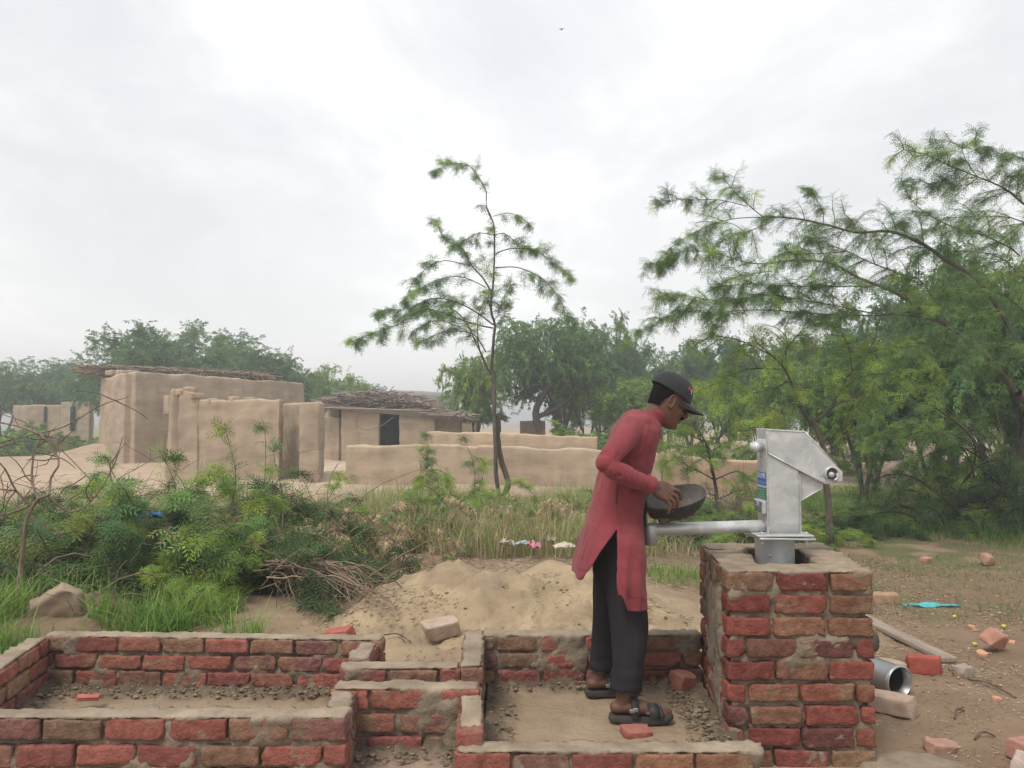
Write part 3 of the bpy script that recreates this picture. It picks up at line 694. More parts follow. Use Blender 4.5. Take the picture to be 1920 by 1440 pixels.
m = MB(); tx0, tz0 = px2(1566, 903); tx1, tz1 = px2(1579, 872); bpart('stop_tab', (cx + .020, YF - 0.03, tz0), (cx + .046, YF - .004, cz + .004), M['metal'], pump, .003)
# rear knob at the left of the head
sx, sz = px2(1424, 838, 3.72)
m = MB(); lathe(m, [(0.0001, 0.060), (0.021, 0.060), (0.021, 0.048), (0.027, 0.046), (0.027, 0.012), (0.018, 0.010), (0.018, -0.01)], 24, (x0, 3.72, sz), euler(0, math.radians(-90), 0)); part(m, 'pivot_boss', M['metal'], pump)
m = MB(); tube(m, smooth_path([(x0 - .015, 3.70, sz - .02), (x0 - .022, 3.695, sz - .045), (x0 - .012, 3.69, sz - .05)], .006), .0028, 6); part(m, 'lock_pin', M['gap'], pump)
# flanges and base drum
fl = [px2(1412, 1003, 3.66), px2(1518, 1003, 3.66)]
bpart('flange', (fl[0][0], 3.60, zb - .009), (fl[1][0], 3.87, zb), M['metal'], pump, .003, n=(10, 10, 3), amp=.001)
bpart('flange', (fl[0][0] + .004, 3.598, zb - .024), (fl[1][0] + .004, 3.865, zb - .013), M['metal'], pump, .003, n=(10, 10, 3), R=euler(0.0, 0.018, 0.05))
for k, (bx, by) in enumerate(((fl[0][0] + .03, 3.625), (fl[1][0] - .03, 3.625), (fl[0][0] + .03, 3.84), (fl[1][0] - .03, 3.84))):
    m = MB(); lathe(m, [(0.0001, .012), (.009, .012), (.011, .009), (.011, .0), (.006, 0), (.006, -.034), (.011, -.034), (.011, -.044), (.0001, -.044)], 6, (bx, by, zb)); part(m, 'bolt', M['metal'], pump, False)
cxd = (fl[0][0] + fl[1][0]) / 2 - .008; dr = 0.0935
m = MB(); lathe(m, [(0.0001, 0.0), (dr, 0.0), (dr, -0.013), (dr - .001, -0.014), (dr - .001, -0.40)], 48, (cxd, 3.735, zb - .026)); M['drum'] = mk('zinc_drum', (0.66, 0.665, 0.66), (0.52, 0.52, 0.52), scale=9, rough=.42, metal=.1); part(m, 'base_drum', M['drum'], pump)
m = MB(); tube(m, [(cxd - .052, 3.735 - .0785, zb - .105), (cxd - .05, 3.735 - .085, zb - .105)], .006, 8, cap=True); part(m, 'rivet', M['metal'], pump)
# spout
sp0 = P(1440, 986, 3.735); sp1 = P(1220, 993, 3.66); rr_ = 0.0300
m = MB()
dirn = nrm(sp1 - sp0); N_ = 26
pts = [sp0 + (sp1 - sp0) * t for t in np.linspace(0, 1, 30)]
pts[-1] = sp1 + np.array((-.004, 0, 0.0)); dn = P(1219, 1020, 3.70)
tube(m, np.array(pts), [rr_] * 30, 28)
e0 = pts[-1]; 
# mitred elbow
th = np.linspace(0, 2 * math.pi, 28, endpoint=False)
part(m, 'spout', M['metal'], pump)
m = MB(); lathe(m, [(0.0001, rr_ * 0.95), (rr_ * .8, rr_ * .97), (rr_ + .001, rr_ * 0.6), (rr_ + .001, -0.072), (rr_ - .004, -0.072), (rr_ - .004, -.02)], 28, (e0[0] + .004, e0[1], e0[2])); part(m, 'spout_mouth', M['metal'], pump)
m = MB(); cpt = sp0 + dirn * (0.0); 
lathe(m, [(rr_ + .006, 0.016), (rr_ + .010, 0.008), (rr_ + .012, 0.0)], 28, P(1438, 986, 3.735), np.array(Vector(dirn).to_track_quat('Z', 'Y').to_matrix())); part(m, 'weld_collar', M['metal'], pump)
# stickers and plate on the left face
xs_ = x0 - .0012
def zpx(py, Y=3.70): return P(1435, py, Y)[2]
def facerect(name, col, y0, y1, z0_, z1_, off, parent, rough=0.4):
    key = 'paint%.2f%.2f%.2f' % col
    if key not in M: M[key] = mk('sticker_print', col, tuple(min(1, c * 1.25 + .02) for c in col), scale=60, rough=rough)
    m = MB(); box(m, (x0 - off - .0008, y0, z0_), (x0 - off, y1, z1_)); return part(m, name, M[key], parent, False)
st = facerect('sticker', (0.025, 0.10, 0.36), 3.678, 3.803, zpx(911), zpx(886), .001, pump)
facerect('white_band', (0.34, 0.42, 0.50), 3.678, 3.803, zpx(914.5), zpx(910.9), .0016, st)
st2 = facerect('sticker', (0.03, 0.15, 0.10), 3.678, 3.803, zpx(937), zpx(914.6), .001, pump)
def text(body, name, size, loc, col, parent, sx=1.0):
    cu = bpy.data.curves.new(name, 'FONT'); cu.body = body; cu.size = size; cu.align_x = 'CENTER'; cu.align_y = 'CENTER'; cu.extrude = 0.0004
    to = bpy.data.objects.new(name, cu); COL.objects.link(to)
    dg = bpy.context.evaluated_depsgraph_get(); me = bpy.data.meshes.new_from_object(to.evaluated_get(dg)); bpy.data.objects.remove(to)
    # face -X, reading left to right towards +Y mirrored for the viewer on the left side
    A = np.array(((0, 0, -1), (-sx, 0, 0), (0, 1, 0)), float)
    me.transform(Matrix([list(A[0]) + [loc[0]], list(A[1]) + [loc[1]], list(A[2]) + [loc[2]], [0, 0, 0, 1]]))
    key = 'ink%.2f%.2f%.2f' % col
    if key not in M: M[key] = mk('print_ink', col, rough=0.5)
    me.materials.clear(); me.materials.append(M[key]); o = bpy.data.objects.new(name, me); COL.objects.link(o); o.parent = parent
    lc = Vector(); q = parent
    while q is not None: lc += Vector(q.location); q = q.parent
    me.transform(Matrix.Translation(-lc)); return o
text('DUNK', 'lettering', .036, (x0 - .0024, 3.742, (zpx(886) + zpx(897)) / 2 - .004), (0.62, 0.66, 0.70), st, 1.15)
for k in range(4):
    z_ = zpx(919 + k * 4.6); facerect('text_line', (0.20, 0.34, 0.28), 3.692 + .006 * (k % 2), 3.79 - .010 * ((k * 2) % 3), z_ - .0016, z_ + .0016, .0020, st2)
facerect('text_line', (0.16, 0.28, 0.55), 3.69, 3.79, zpx(905), zpx(903.6), .0020, st)
facerect('text_line', (0.16, 0.28, 0.55), 3.70, 3.78, zpx(908), zpx(906.9), .0020, st)
bx_ = bpart('name_plate_box', (x0 - .022, 3.672, zpx(963)), (x0, 3.80, zpx(938)), M['metal'], pump, .003)
m = MB(); box(m, (x0 - .0232, 3.685, zpx(949)), (x0 - .0222, 3.79, zpx(941))); M['plate1'] = mk('plate_print', (0.06, 0.08, 0.20), (0.10, 0.12, 0.26), scale=80, rough=.4); pl1 = part(m, 'name_plate', M['plate1'], pump, False)
text('205', 'lettering', .026, (x0 - .0240, 3.737, zpx(945)), (0.6, 0.62, 0.66), pl1, 1.2)
m = MB(); box(m, (x0 - .0232, 3.685, zpx(961)), (x0 - .0222, 3.79, zpx(950.5))); M['plate2'] = mk('plate_green', (0.07, 0.10, 0.08), (0.13, 0.17, 0.14), scale=80, rough=.4); pl2 = part(m, 'name_plate', M['plate2'], pump, False)

# ------------------------------------------------------------------ the man
def voxel(mb, name, size, mats, parent, smooth=6, post=None, sfac=0.5):
    o = mb.build('tmp', mats); md = o.modifiers.new('r', 'REMESH'); md.mode = 'VOXEL'; md.voxel_size = size; md.use_smooth_shade = True
    if smooth: s = o.modifiers.new('s', 'SMOOTH'); s.iterations = smooth; s.factor = sfac
    dg = bpy.context.evaluated_depsgraph_get(); me = bpy.data.meshes.new_from_object(o.evaluated_get(dg))
    old = o.data; bpy.data.objects.remove(o); bpy.data.meshes.remove(old)
    n = len(me.vertices); co = np.zeros(n * 3, np.float32); me.vertices.foreach_get('co', co); co = co.reshape(-1, 3).astype(float)
    nn = np.zeros(n * 3, np.float32); me.vertices.foreach_get('normal', nn); nn = nn.reshape(-1, 3).astype(float)
    if post is not None: co = post(co, nn)
    lc = np.array(parent.location) if parent is not None else 0
    me.vertices.foreach_set('co', (co - lc).astype(np.float32).ravel()); me.update()
    for q in mats: 
        if q.name not in [m.name for m in me.materials if m]: me.materials.append(q)
    me.name = name; r = bpy.data.objects.new(name, me); COL.objects.link(r); r.parent = parent
    for p_ in me.polygons: p_.use_smooth = True
    return r
def limb(mb, pts, rad, n=18, step=0.012, ell=None):
    """closed tapered limb with rounded ends; pts (k,3), rad (k,)"""
    a = np.concatenate((np.asarray(pts, float), np.asarray(rad, float)[:, None]), 1)
    q = smooth_path(a, step) if len(a) > 2 else np.array([a[0] + (a[1] - a[0]) * t for t in np.linspace(0, 1, max(3, int(np.linalg.norm(a[1, :3] - a[0, :3]) / step)))])
    p, r = q[:, :3], q[:, 3]
    t0 = nrm(p[1] - p[0]); t1 = nrm(p[-1] - p[-2]); A = []; B = []
    for c in (0.0, 0.35, 0.7): A.append((p[0] - t0 * r[0] * math.cos(c * math.pi / 2), max(1e-4, r[0] * math.sin(c * math.pi / 2))))
    for c in (0.7, 0.35, 0.0): B.append((p[-1] + t1 * r[-1] * math.cos(c * math.pi / 2), max(1e-4, r[-1] * math.sin(c * math.pi / 2))))
    p = np.vstack(([x[0] for x in A], p, [x[0] for x in B])); r = np.concatenate(([x[1] for x in A], r, [x[1] for x in B]))
    tube(mb, p, r, n, cap=True, ell=ell)
def ellipsoid(mb, c, r, R=None, n=20):
    th = np.linspace(0, math.pi, n); 
    u, f = cube_topo(n // 2, n // 2, n // 2); v = nrm(u) * np.array(r)
    if R is not None: v = v @ np.asarray(R).T
    mb.add(v + np.asarray(c), f)
def loft(mb, rings, n=40, closed=True):
    """rings: (centre, ax, ay, rx, ry, power)"""
    V = []; th = np.linspace(0, 2 * math.pi, n, endpoint=False)
    for (c, ax_, ay_, rx, ry, pw) in rings:
        cs, sn = np.cos(th), np.sin(th); k = (np.abs(cs) ** pw + np.abs(sn) ** pw) ** (-1 / pw)
        V.append(np.asarray(c) + (rx * k * cs)[:, None] * np.asarray(ax_) + (ry * k * sn)[:, None] * np.asarray(ay_))
    V = np.array(V); m_ = len(rings); i = np.arange(m_ - 1)[:, None] * n; j = np.arange(n)[None]; j2 = (j + 1) % n
    b0 = mb.n; mb.add(V.reshape(-1, 3), np.stack((i + j, i + j2, i + n + j2, i + n + j), -1).reshape(-1, 4))
    if closed:
        for k in (0, m_ - 1):
            cc = V[k].mean(0); r_ = np.arange(n)
            mb.add(np.vstack((V[k], cc)), np.stack((r_, (r_ + 1) % n, np.full(n, n)), -1))
    return V
man = tag(empty('person', (0.56, 3.64, 0.115)), 'man in faded red tunic, dark trousers and black cap, stooping to hold a black pan', 'person')
SK = {}
M['skin'] = mk('skin', (0.135, 0.066, 0.041), (0.095, 0.046, 0.029), scale=18, rough=0.55, spec=0.4, bump=0.15, bscale=160, bdist=0.002)
M['kurta'] = mk('red_cloth', (0.255, 0.053, 0.062), (0.185, 0.038, 0.047), scale=4, detail=8, rough=0.92, bump=0.25, bscale=300, bdist=0.001, spec=0.12, sheen=0.12, c3=(0.28, 0.09, 0.09), s3=3.5, t3=(0.55, 0.85))
M['trouser'] = mk('dark_cloth', (0.030, 0.025, 0.028), (0.022, 0.018, 0.021), scale=5, detail=8, rough=0.95, bump=0.25, bscale=300, bdist=0.001, spec=0.1, c3=(0.10, 0.085, 0.075), s3=3.0, t3=(0.62, 0.85))
M['cap'] = mk('black_cap', (0.030, 0.032, 0.034), (0.022, 0.023, 0.025), scale=9, rough=0.9, bump=0.2, bscale=300, bdist=0.001, sheen=0.1)
M['hair'] = mk('black_hair', (0.008, 0.006, 0.006), rough=0.9, spec=.1, bump=0.6, bscale=260, bdist=0.002)
M['red'] = mk('red_thread', (0.65, 0.03, 0.06), rough=0.7)
M['iron'] = mk('crusted_iron', (0.050, 0.048, 0.046), (0.085, 0.08, 0.075), scale=12, detail=8, rough=0.7, metal=0.2, bump=0.4, bscale=60, c3=(0.26, 0.25, 0.23), s3=8, t3=(0.56, 0.68))
M['pale_crust'] = mk('dried_cement', (0.17, 0.16, 0.145), (0.10, 0.095, 0.088), scale=9, detail=8, rough=0.9, bump=0.5, bscale=60, c3=(0.05, 0.048, 0.046), s3=5, t3=(0.60, 0.70))
M['leather'] = mk('black_leather', (0.045, 0.040, 0.038), (0.028, 0.025, 0.024), scale=12, rough=0.45, bump=0.2, bscale=90)
M['sole'] = mk('dusty_sole', (0.07, 0.062, 0.056), (0.04, 0.036, 0.033), scale=14, rough=0.85, bump=0.3, bscale=80)
M['buckle'] = mk('dull_buckle', (0.30, 0.30, 0.29), rough=0.45, metal=0.7)
# head frame
AH = math.radians(25); fw = np.array((math.cos(AH), 0.0, -math.sin(AH))); uw = np.array((math.sin(AH), 0.0, math.cos(AH))); sw = np.array((0, 1.0, 0))
yaw = rotz(math.radians(4)); fw = yaw @ fw; uw = yaw @ uw; sw = yaw @ sw
HC = P(1252, 753, 3.62)      # between the ears at eye level
RH = np.stack((fw, sw, uw), 1)
def hp_(f, s, u): return HC + fw * f + sw * s + uw * u
hm_ = [(-.118, .062, .012, .018), (-.112, .080, -.012, .034), (-.098, .088, -.040, .047), (-.080, .085, -.052, .056), (-.066, .088, -.060, .060), (-.050, .087, -.066, .064), (-.034, .086, -.072, .067), (-.015, .082, -.078, .069),
       (0, .080, -.083, .071), (.014, .086, -.088, .072), (.030, .092, -.092, .074), (.050, .091, -.094, .075), (.072, .084, -.090, .072), (.092, .070, -.080, .064), (.108, .046, -.062, .048), (.118, .010, -.030, .022)]
body = MB()
loft(body, [(hp_((a + b) / 2, 0, u), fw, sw, (a - b) / 2, w, 2.25 if u < .05 else 2.0) for (u, a, b, w) in hm_], 44)
for s in (-1, 1):
    ellipsoid(body, hp_(.055, s * .036, -.028), (.026, .020, .022), RH)            # cheek
    ellipsoid(body, hp_(.078, s * .030, .020), (.016, .024, .007), RH)             # brow ridge
    # ear: rim, bowl and lobe
    q = [hp_(.004 + .015 * math.cos(t) - .004, s * (.074 + .008 * max(0, -math.cos(t))), .000 + .030 * math.sin(t)) for t in np.linspace(-2.2, 2.9 + .6, 14)]
    limb(body, q, [.0045] * 14, 10, .004)
    ellipsoid(body, hp_(-.004, s * .073, -.002), (.013, .006, .024), RH); ellipsoid(body, hp_(.006, s * .074, -.028), (.008, .005, .009), RH)
limb(body, [hp_(.086, 0, .010), hp_(.098, 0, -.012), hp_(.109, 0, -.030)], [.0075, .0095, .0115], 14, .004)   # nose
for s in (-1, 1): ellipsoid(body, hp_(.096, s * .013, -.033), (.011, .008, .0085), RH)
ellipsoid(body, hp_(.088, 0, -.055), (.010, .022, .006), RH); ellipsoid(body, hp_(.086, 0, -.068), (.010, .020, .007), RH)
ellipsoid(body, hp_(.078, 0, -.096), (.014, .018, .016), RH)
neck0 = P(1212, 800, 3.64)
limb(body, [neck0 - np.array((.03, 0, .05)), neck0, hp_(-.022, 0, -.055), hp_(-.015, 0, -.02)], [.075, .062, .056, .055], 24)
# trunk and legs below the clothes
SHR, SHL = P(1182, 808, 3.50), P(1203, 806, 3.80)
limb(body, [P(1170, 985, 3.66), P(1172, 930, 3.66), P(1180, 860, 3.65), P(1196, 815, 3.65)], [.095, .105, .115, .10], 24)
ELR, WRR = P(1131, 870, 3.385), P(1221, 911, 3.475)
ELL, WRL = P(1180, 895, 3.94), P(1236, 962, 3.80)
limb(body, [SHR, ELR], [.045, .032]); limb(body, [ELR, WRR], [.033, .026])
limb(body, [SHL, ELL], [.050, .040]); limb(body, [ELL, WRL], [.042, .026])
HPR, KNR, AKR = P(1168, 1000, 3.57), P(1176, 1140, 3.54), P(1171, 1300, 3.50)
HPL, KNL, AKL = P(1152, 1000, 3.74), P(1140, 1130, 3.78), P(1124, 1258, 3.82)
limb(body, [HPR, KNR], [.068, .050]); limb(body, [KNR, AKR], [.056, .034])
limb(body, [HPL, KNL], [.068, .050]); limb(body, [KNL, AKL], [.056, .034])
FZ = 0.118; SOLE = 0.028
def foot(ank, ang, lift=0.0):
    c, s = math.cos(ang), math.sin(ang); f = np.array((c, s, 0)); l = np.array((-s, c, 0)); g = np.array((ank[0], ank[1], FZ + SOLE + lift))
    def q(a, b, z): return g + f * a + l * b + np.array((0, 0, z))
    limb(body, [ank, q(-.012, 0, .045), q(-.030, 0, .032)], [.034, .034, .030], 16)
    limb(body, [q(-.038, 0, .030), q(.02, .002, .036), q(.08, .004, .030), q(.125, .004, .020)], [.030, .036, .036, .024], 18, ell=(1.1, .9))
    ellipsoid(body, q(.115, .004, .016), (.040, .044, .015), rotz(ang))
    for k, (b, L, r) in enumerate(((.030, .205, .0125), (.013, .202, .0095), (-.002, .195, .009), (-.016, .184, .0085), (-.029, .170, .008))):
        b2 = b if l[1] > 0 else b
        limb(body, [q(.125, b * .9, .018), q(L - .02, b, .016), q(L, b, .010)], [r, r, r * .85], 12, .005)
    return g, f, l, q
footR = foot(AKR, math.radians(-6)); footL = foot(AKL, math.radians(8))
# hands. right hand over the rim of the pan, fingers hooked inside; left hand beneath
BC = P(1265, 931, 3.63); BR_ = 0.150
tilt = math.radians(12); roll = math.radians(-14)
BRm = euler(tilt, 0, 0); BRm = euler(0, roll, 0) @ BRm            # pan axes: z = opening
def hand(wr, kn, palm_n, side, fingers, thumb, w=.040):
    """wr wrist, kn knuckle centre, side = unit vector across the knuckles from little finger to index"""
    wr = np.array(wr); kn = np.array(kn); d = nrm(kn - wr); L = np.linalg.norm(kn - wr)
    limb(body, [wr, wr + d * .02], [.026, .026], 16)
    for k, t in enumerate((-1.0, -.35, .33, 1.0)):
        limb(body, [wr + side * t * .014, wr + d * L * .5 + side * t * .028, kn + side * t * w * .80], [.0190, .0180, .0135], 12, .008)
    base = [kn + side * t * w * .80 for t in (1.0, .33, -.35, -1.0)]
    rad = (.0105, .0105, .0100, .0088)
    for k in range(4):
        p = [base[k]] + [np.array(q) for q in fingers[k]]
        limb(body, p, [rad[k] * 1.08, rad[k], rad[k] * .95, rad[k] * .82][:len(p)], 12, .005)
    p = [wr + d * L * .22 + side * .024] + [np.array(q) for q in thumb]
    limb(body, p, [.0145, .0125, .0105, .009][:len(p)], 12, .005)
wr = WRR + np.array((.004, 0.005, 0)); kn = P(1251, 927, 3.495)
side = nrm(np.array((0.35, 0.62, 0.60)))
def seg(b, dirs, lens):
    o = []; p = np.array(b, float)
    for d, l in zip(dirs, lens): p = p + nrm(np.array(d)) * l; o.append(p)
    return o
base = [kn + side * t * .032 for t in (1.0, .33, -.35, -1.0)]
fg = [seg(base[0], [(1, .15, -.15), (.7, .2, -.8), (.1, .2, -1)], (.040, .025, .020)), seg(base[1], [(.9, .15, -.45), (.25, .2, -1), (-.1, .25, -1)], (.044, .028, .021)),
      seg(base[2], [(.75, .12, -.6), (.1, .2, -1), (-.2, .3, -1)], (.041, .026, .020)), seg(base[3], [(.6, .1, -.8), (-.05, .2, -1), (-.25, .3, -.9)], (.034, .021, .018))]
hand(wr, kn, None, side, fg, seg(wr + nrm(kn - wr) * .02 + side * .024, [(.8, .6, .05), (1, .3, -.25), (.9, .1, -.5)], (.034, .032, .025)))
# left hand: palm up beneath the pan
bn = BRm @ np.array((0, 0, 1.0)); under = BC - bn * .088
wl_ = WRL; knl = under + np.array((-.035, .02, -.012)); sl = nrm(np.array((.95, -.25, .1)))
bl_ = [knl + sl * t * .032 for t in (1.0, .33, -.35, -1.0)]
fl_ = [seg(b_, [(.10, -1, .05), (.05, -1, .15), (0, -.8, .6)], (.042, .027, .020)) for b_ in bl_]
hand(wl_, knl, None, sl, fl_, seg(wl_ + nrm(knl - wl_) * .02 + sl * .024, [(.9, -.2, .1), (1, -.5, .1), (.8, -.6, .2)], (.034, .032, .025)))
bodyo = voxel(body, 'body', 0.0034, [M['skin']], man, 4)
# eyes, brows, moustache, hair, beard shade
for s in (-1, 1):
    m = MB(); ellipsoid(m, hp_(.068, s * .031, -.001), (.0115, .0115, .0095), RH, 12); M.setdefault('eye', mk('eye_white', (0.20, 0.15, 0.12), rough=0.25)); part(m, 'eye', M['eye'], man)
    m = MB(); ellipsoid(m, hp_(.0775, s * .033, -.003), (.003, .004, .004), RH, 10); M.setdefault('iris', mk('iris_brown', (0.02, 0.012, 0.01), rough=0.2)); part(m, 'iris', M['iris'], man)
    m = MB(); limb(m, [hp_(.094, s * .014, .019), hp_(.091, s * .032, .024), hp_(.076, s * .050, .018)], [.0022, .0026, .0015], 8, .004); part(m, 'eyebrow', M['hair'], man)
    m = MB(); limb(m, [hp_(.083, s * .020, -.001 + .009), hp_(.083, s * .033, .011), hp_(.072, s * .046, .004)], [.0028, .0034, .002], 8, .004); part(m, 'eyelid', M['skin'], man)
m = MB(); limb(m, [hp_(.083, -.034, -.056), hp_(.096, -.018, -.047), hp_(.100, 0, -.044), hp_(.096, .018, -.047), hp_(.083, .034, -.056)], [.0035, .0065, .006, .0065, .0035], 12, .004); part(m, 'moustache', M['hair'], man)
m = MB(); rows = []
for u in np.linspace(-.040, .075, 14):
    row = []
    k = np.interp(u, [-.04, 0, .05, .075], [0.90, .96, 1.0, .97])
    for t in np.linspace(-1, 1, 40):
        a = math.pi + t * np.interp(u, [-.04, -.02, .0, .03, .075], [1.0, 1.12, 1.22, 1.50, 1.62])
        row.append(hp_(-.004 + .089 * k * math.cos(a), .0785 * k * math.sin(a), u))
    rows.append(row)
V = np.array(rows); i = (np.arange(13)[:, None] * 40 + np.arange(39)[None]).ravel()
m.add(V.reshape(-1, 3) + 0.0015 * fbm(V.reshape(-1, 3) * 300, 2, 3)[:, None], np.stack((i, i + 1, i + 41, i + 40), -1)); ho = part(m, 'hair', M['hair'], man); s_ = ho.modifiers.new('s', 'SOLIDIFY'); s_.thickness = .009; s_.offset = -.6
# cap: crown, band, visor, button and emblem
def capsurf(th, ph, k=1.0):
    # th: azimuth, ph 0 at the rim .. 1 at the top; rim is higher at the back
    base = .038 + .018 * (-math.cos(th)) + .003
    a = ph * math.pi / 2; rr = math.cos(a) ** .62; hh = math.sin(a) ** 1.0
    f = .001 + (.106 if math.cos(th) > 0 else .104) * k * rr * math.cos(th); s = .087 * k * rr * math.sin(th)
    return hp_(f - .004, s, base + (.139 - base) * hh * k)
crown = tag(empty('cap', tuple(HC)), None) if False else None
m = MB(); nt_, np_ = 56, 16
V = np.array([[capsurf(t, p, 1 + .006 * (math.cos(t * 6) > .985)) for t in np.linspace(0, 2 * math.pi, nt_, endpoint=False)] for p in np.linspace(0, .999, np_)])
i = np.arange(np_ - 1)[:, None] * nt_; j = np.arange(nt_)[None]; j2 = (j + 1) % nt_
m.add(V.reshape(-1, 3), np.stack((i + j, i + j2, i + nt_ + j2, i + nt_ + j), -1).reshape(-1, 4))
capo = part(m, 'cap', M['cap'], man); s_ = capo.modifiers.new('s', 'SOLIDIFY'); s_.thickness = .003; s_.offset = 0
def subpart(mb, name, mat, par, smooth=True):   # par parented to man at its origin
    o = mb.build(name, mat, par, smooth); o.data.transform(Matrix.Translation(-Vector(man.location))); return o
m = MB(); nu, nv = 30, 10; V = []
for jv in range(nv):
    r_ = jv / (nv - 1)
    for iu in range(nu):
        t = (iu / (nu - 1) * 2 - 1) * 1.15
        ext = r_ * .078 * max(0, math.cos(t * 1.36)) ** .55 * 1.08
        q = np.array((.103 * math.cos(t) + ext * 1.0, .087 * math.sin(t) * (1 - .12 * r_), .026 - r_ * .012 - .018 * abs(math.sin(t)) ** 2 * (0.4 + r_)))
        V.append(hp_(*q))
V = np.array(V); i = (np.arange(nv - 1)[:, None] * nu + np.arange(nu - 1)[None]).ravel(); m.add(V, np.stack((i, i + 1, i + nu + 1, i + nu), -1))
vs = subpart(m, 'visor', M['cap'], capo); s_ = vs.modifiers.new('s', 'SOLIDIFY'); s_.thickness = .004; s_.offset = 0
m = MB(); ellipsoid(m, hp_(-.003, 0, .141), (.007, .007, .004), RH, 10); subpart(m, 'button', M['cap'], capo)
m = MB()   # red star-like emblem on the near front panel
ec = capsurf(-.95, .36, 1.012); t1 = nrm(capsurf(-.85, .36) - capsurf(-1.05, .36)); t2 = nrm(capsurf(-.95, .42) - capsurf(-.95, .30)); tn = nrm(np.cross(t1, t2)); tn = tn if tn @ (ec - HC) > 0 else -tn
ring = [ec + (t1 * math.cos(a) + t2 * math.sin(a)) * (.0135 if k % 2 == 0 else .0052) + tn * .002 for k, a in enumerate(np.linspace(0.3, 2 * math.pi + .3, 10, endpoint=False))]
m.add(np.array(ring + [ec + tn * .003]), [(k, (k + 1) % 10, 10) for k in range(10)]); subpart(m, 'emblem', M['red'], capo, False)
m = MB(); ec2 = capsurf(-.70, .32, 1.012); tube(m, [ec2 + t2 * .012, ec2 - t2 * .012], .0022, 6, cap=True); M['white_thread'] = mk('white_thread', (.5, .48, .45), rough=.8); subpart(m, 'emblem', M['white_thread'], capo)

# trousers
tr = MB()
def legtube(mb, pts, rx, ry):
    q = smooth_path(np.concatenate((np.asarray(pts, float), np.array(rx)[:, None], np.array(ry)[:, None]), 1), .02)
    rings = [(a[:3], (1, 0, 0), (0, 1, 0), a[3], a[4], 2.3) for a in q]; loft(mb, rings, 32)
legtube(tr, [P(1163, 975, 3.62), P(1168, 1030, 3.58), P(1174, 1110, 3.57), P(1180, 1180, 3.54), P(1178, 1240, 3.51), P(1172, 1291, 3.50)], [.120, .105, .092, .084, .076, .070], [.10, .088, .085, .083, .075, .070])
legtube(tr, [P(1152, 975, 3.70), P(1146, 1030, 3.74), P(1144, 1110, 3.78), P(1138, 1180, 3.80), P(1132, 1225, 3.82), P(1127, 1256, 3.82)], [.115, .095, .085, .076, .066, .060], [.12, .10, .085, .08, .07, .065])
loft(tr, [(P(1165, y, 3.66), (1, 0, 0), (0, 1, 0), .12, .135, 2.2) for y in (940, 965, 985)], 32)
def trpost(co, nn):
    p = co.copy(); q = p * np.array((26, 26, 3.0)); w = fbm(q, 3, 12)
    q2 = p * np.array((9, 9, 5.5)) + p[:, [2]] * np.array((6, 0, 0)); w2 = fbm(q2, 3, 14)
    low = sstep(0.50, 0.18, p[:, 2]); ringw = np.sin(p[:, 2] * 95 + 3 * fbm(p * 6, 2, 5)) * low
    return co + nn * (0.0052 * w + 0.006 * w2 + 0.0022 * ringw)[:, None]
tro = voxel(tr, 'trousers', 0.0045, [M['trouser']], man, 8, trpost)

# tunic: trunk with a skirt of two panels, and sleeves, one cloth
ku = MB()
# spine of the cloth: centre px, y(depth), half width in x (px), half depth (m)
ksp = [(776, 1214, 3.64, 24, .058), (784, 1207, 3.64, 36, .10), (797, 1199, 3.645, 43, .160), (815, 1191, 3.65, 47, .175), (840, 1182, 3.65, 47, .172), (870, 1174, 3.65, 47, .160), (905, 1165, 3.65, 46, .152), (940, 1158, 3.65, 48, .16), (975, 1152, 3.65, 52, .17), (1010, 1147, 3.635, 56, .205), (1050, 1142, 3.62, 60, .215), (1080, 1140, 3.615, 62, .22), (1135, 1138, 3.61, 65, .22)]
ks = np.array(ksp, float)
def kring(py):
    cx_ = np.interp(py, ks[:, 0], ks[:, 1]); Y = np.interp(py, ks[:, 0], ks[:, 2]); hw = np.interp(py, ks[:, 0], ks[:, 3]) * Y / FPX; hd = np.interp(py, ks[:, 0], ks[:, 4])
    return cx_, Y, hw, hd
NT = 120; rows = []
# angle: 0 = front (+X), -pi/2 = near side; hem height by angle
def hem(th):
    t = (th + math.pi) % (2 * math.pi) - math.pi     # -pi..pi
    a = abs(t); near = t < 0
    if a < math.radians(84): return 1133 - 8 * (a / 1.5) - 34 * sstep(math.radians(66), math.radians(84), a)
    if a < math.radians(92): return 1100 - 116 * sstep(math.radians(84), math.radians(92), a)
    return 982 + 94 * sstep(math.radians(92), math.radians(150), a) ** .85
ths = np.linspace(-math.pi, math.pi, NT, endpoint=False) 
NS = 90
V = np.zeros((NS, NT, 3))
for ti, th in enumerate(ths):
    h = hem(th)
    for si in range(NS):
        py = 930 + (h - 930) * si / (NS - 1)
        cx_, Y, hw, hd = kring(py)
        pw_ = 2.3 + 1.2 * min(1, max(0, (py - 960) / 80)); k = (abs(math.cos(th)) ** pw_ + abs(math.sin(th)) ** pw_) ** (-1 / pw_)
        flare = 1.0
        back = abs(th) > math.radians(90)
        c = P(cx_, py, Y)
        s_ = max(0, (py - 985) / 150)
        fold = 0.010 * s_ * math.sin(th * 9 + 1.2) + 0.006 * s_ * math.sin(th * 17 + py * .01)
        V[si, ti] = c + np.array(((hw + fold) * k * math.cos(th) , (hd + fold) * k * math.sin(th) * 1.0, 0))
i = np.arange(NS - 1)[:, None] * NT; j = np.arange(NT)[None]; j2 = (j + 1) % NT
nin = V - V.mean(1, keepdims=True) * 1.0; nin[..., 2] = 0; inner_ = V - nrm(nin) * 0.008
F_ = np.stack((i + j, i + NT + j, i + NT + j2, i + j2), -1).reshape(-1, 4)
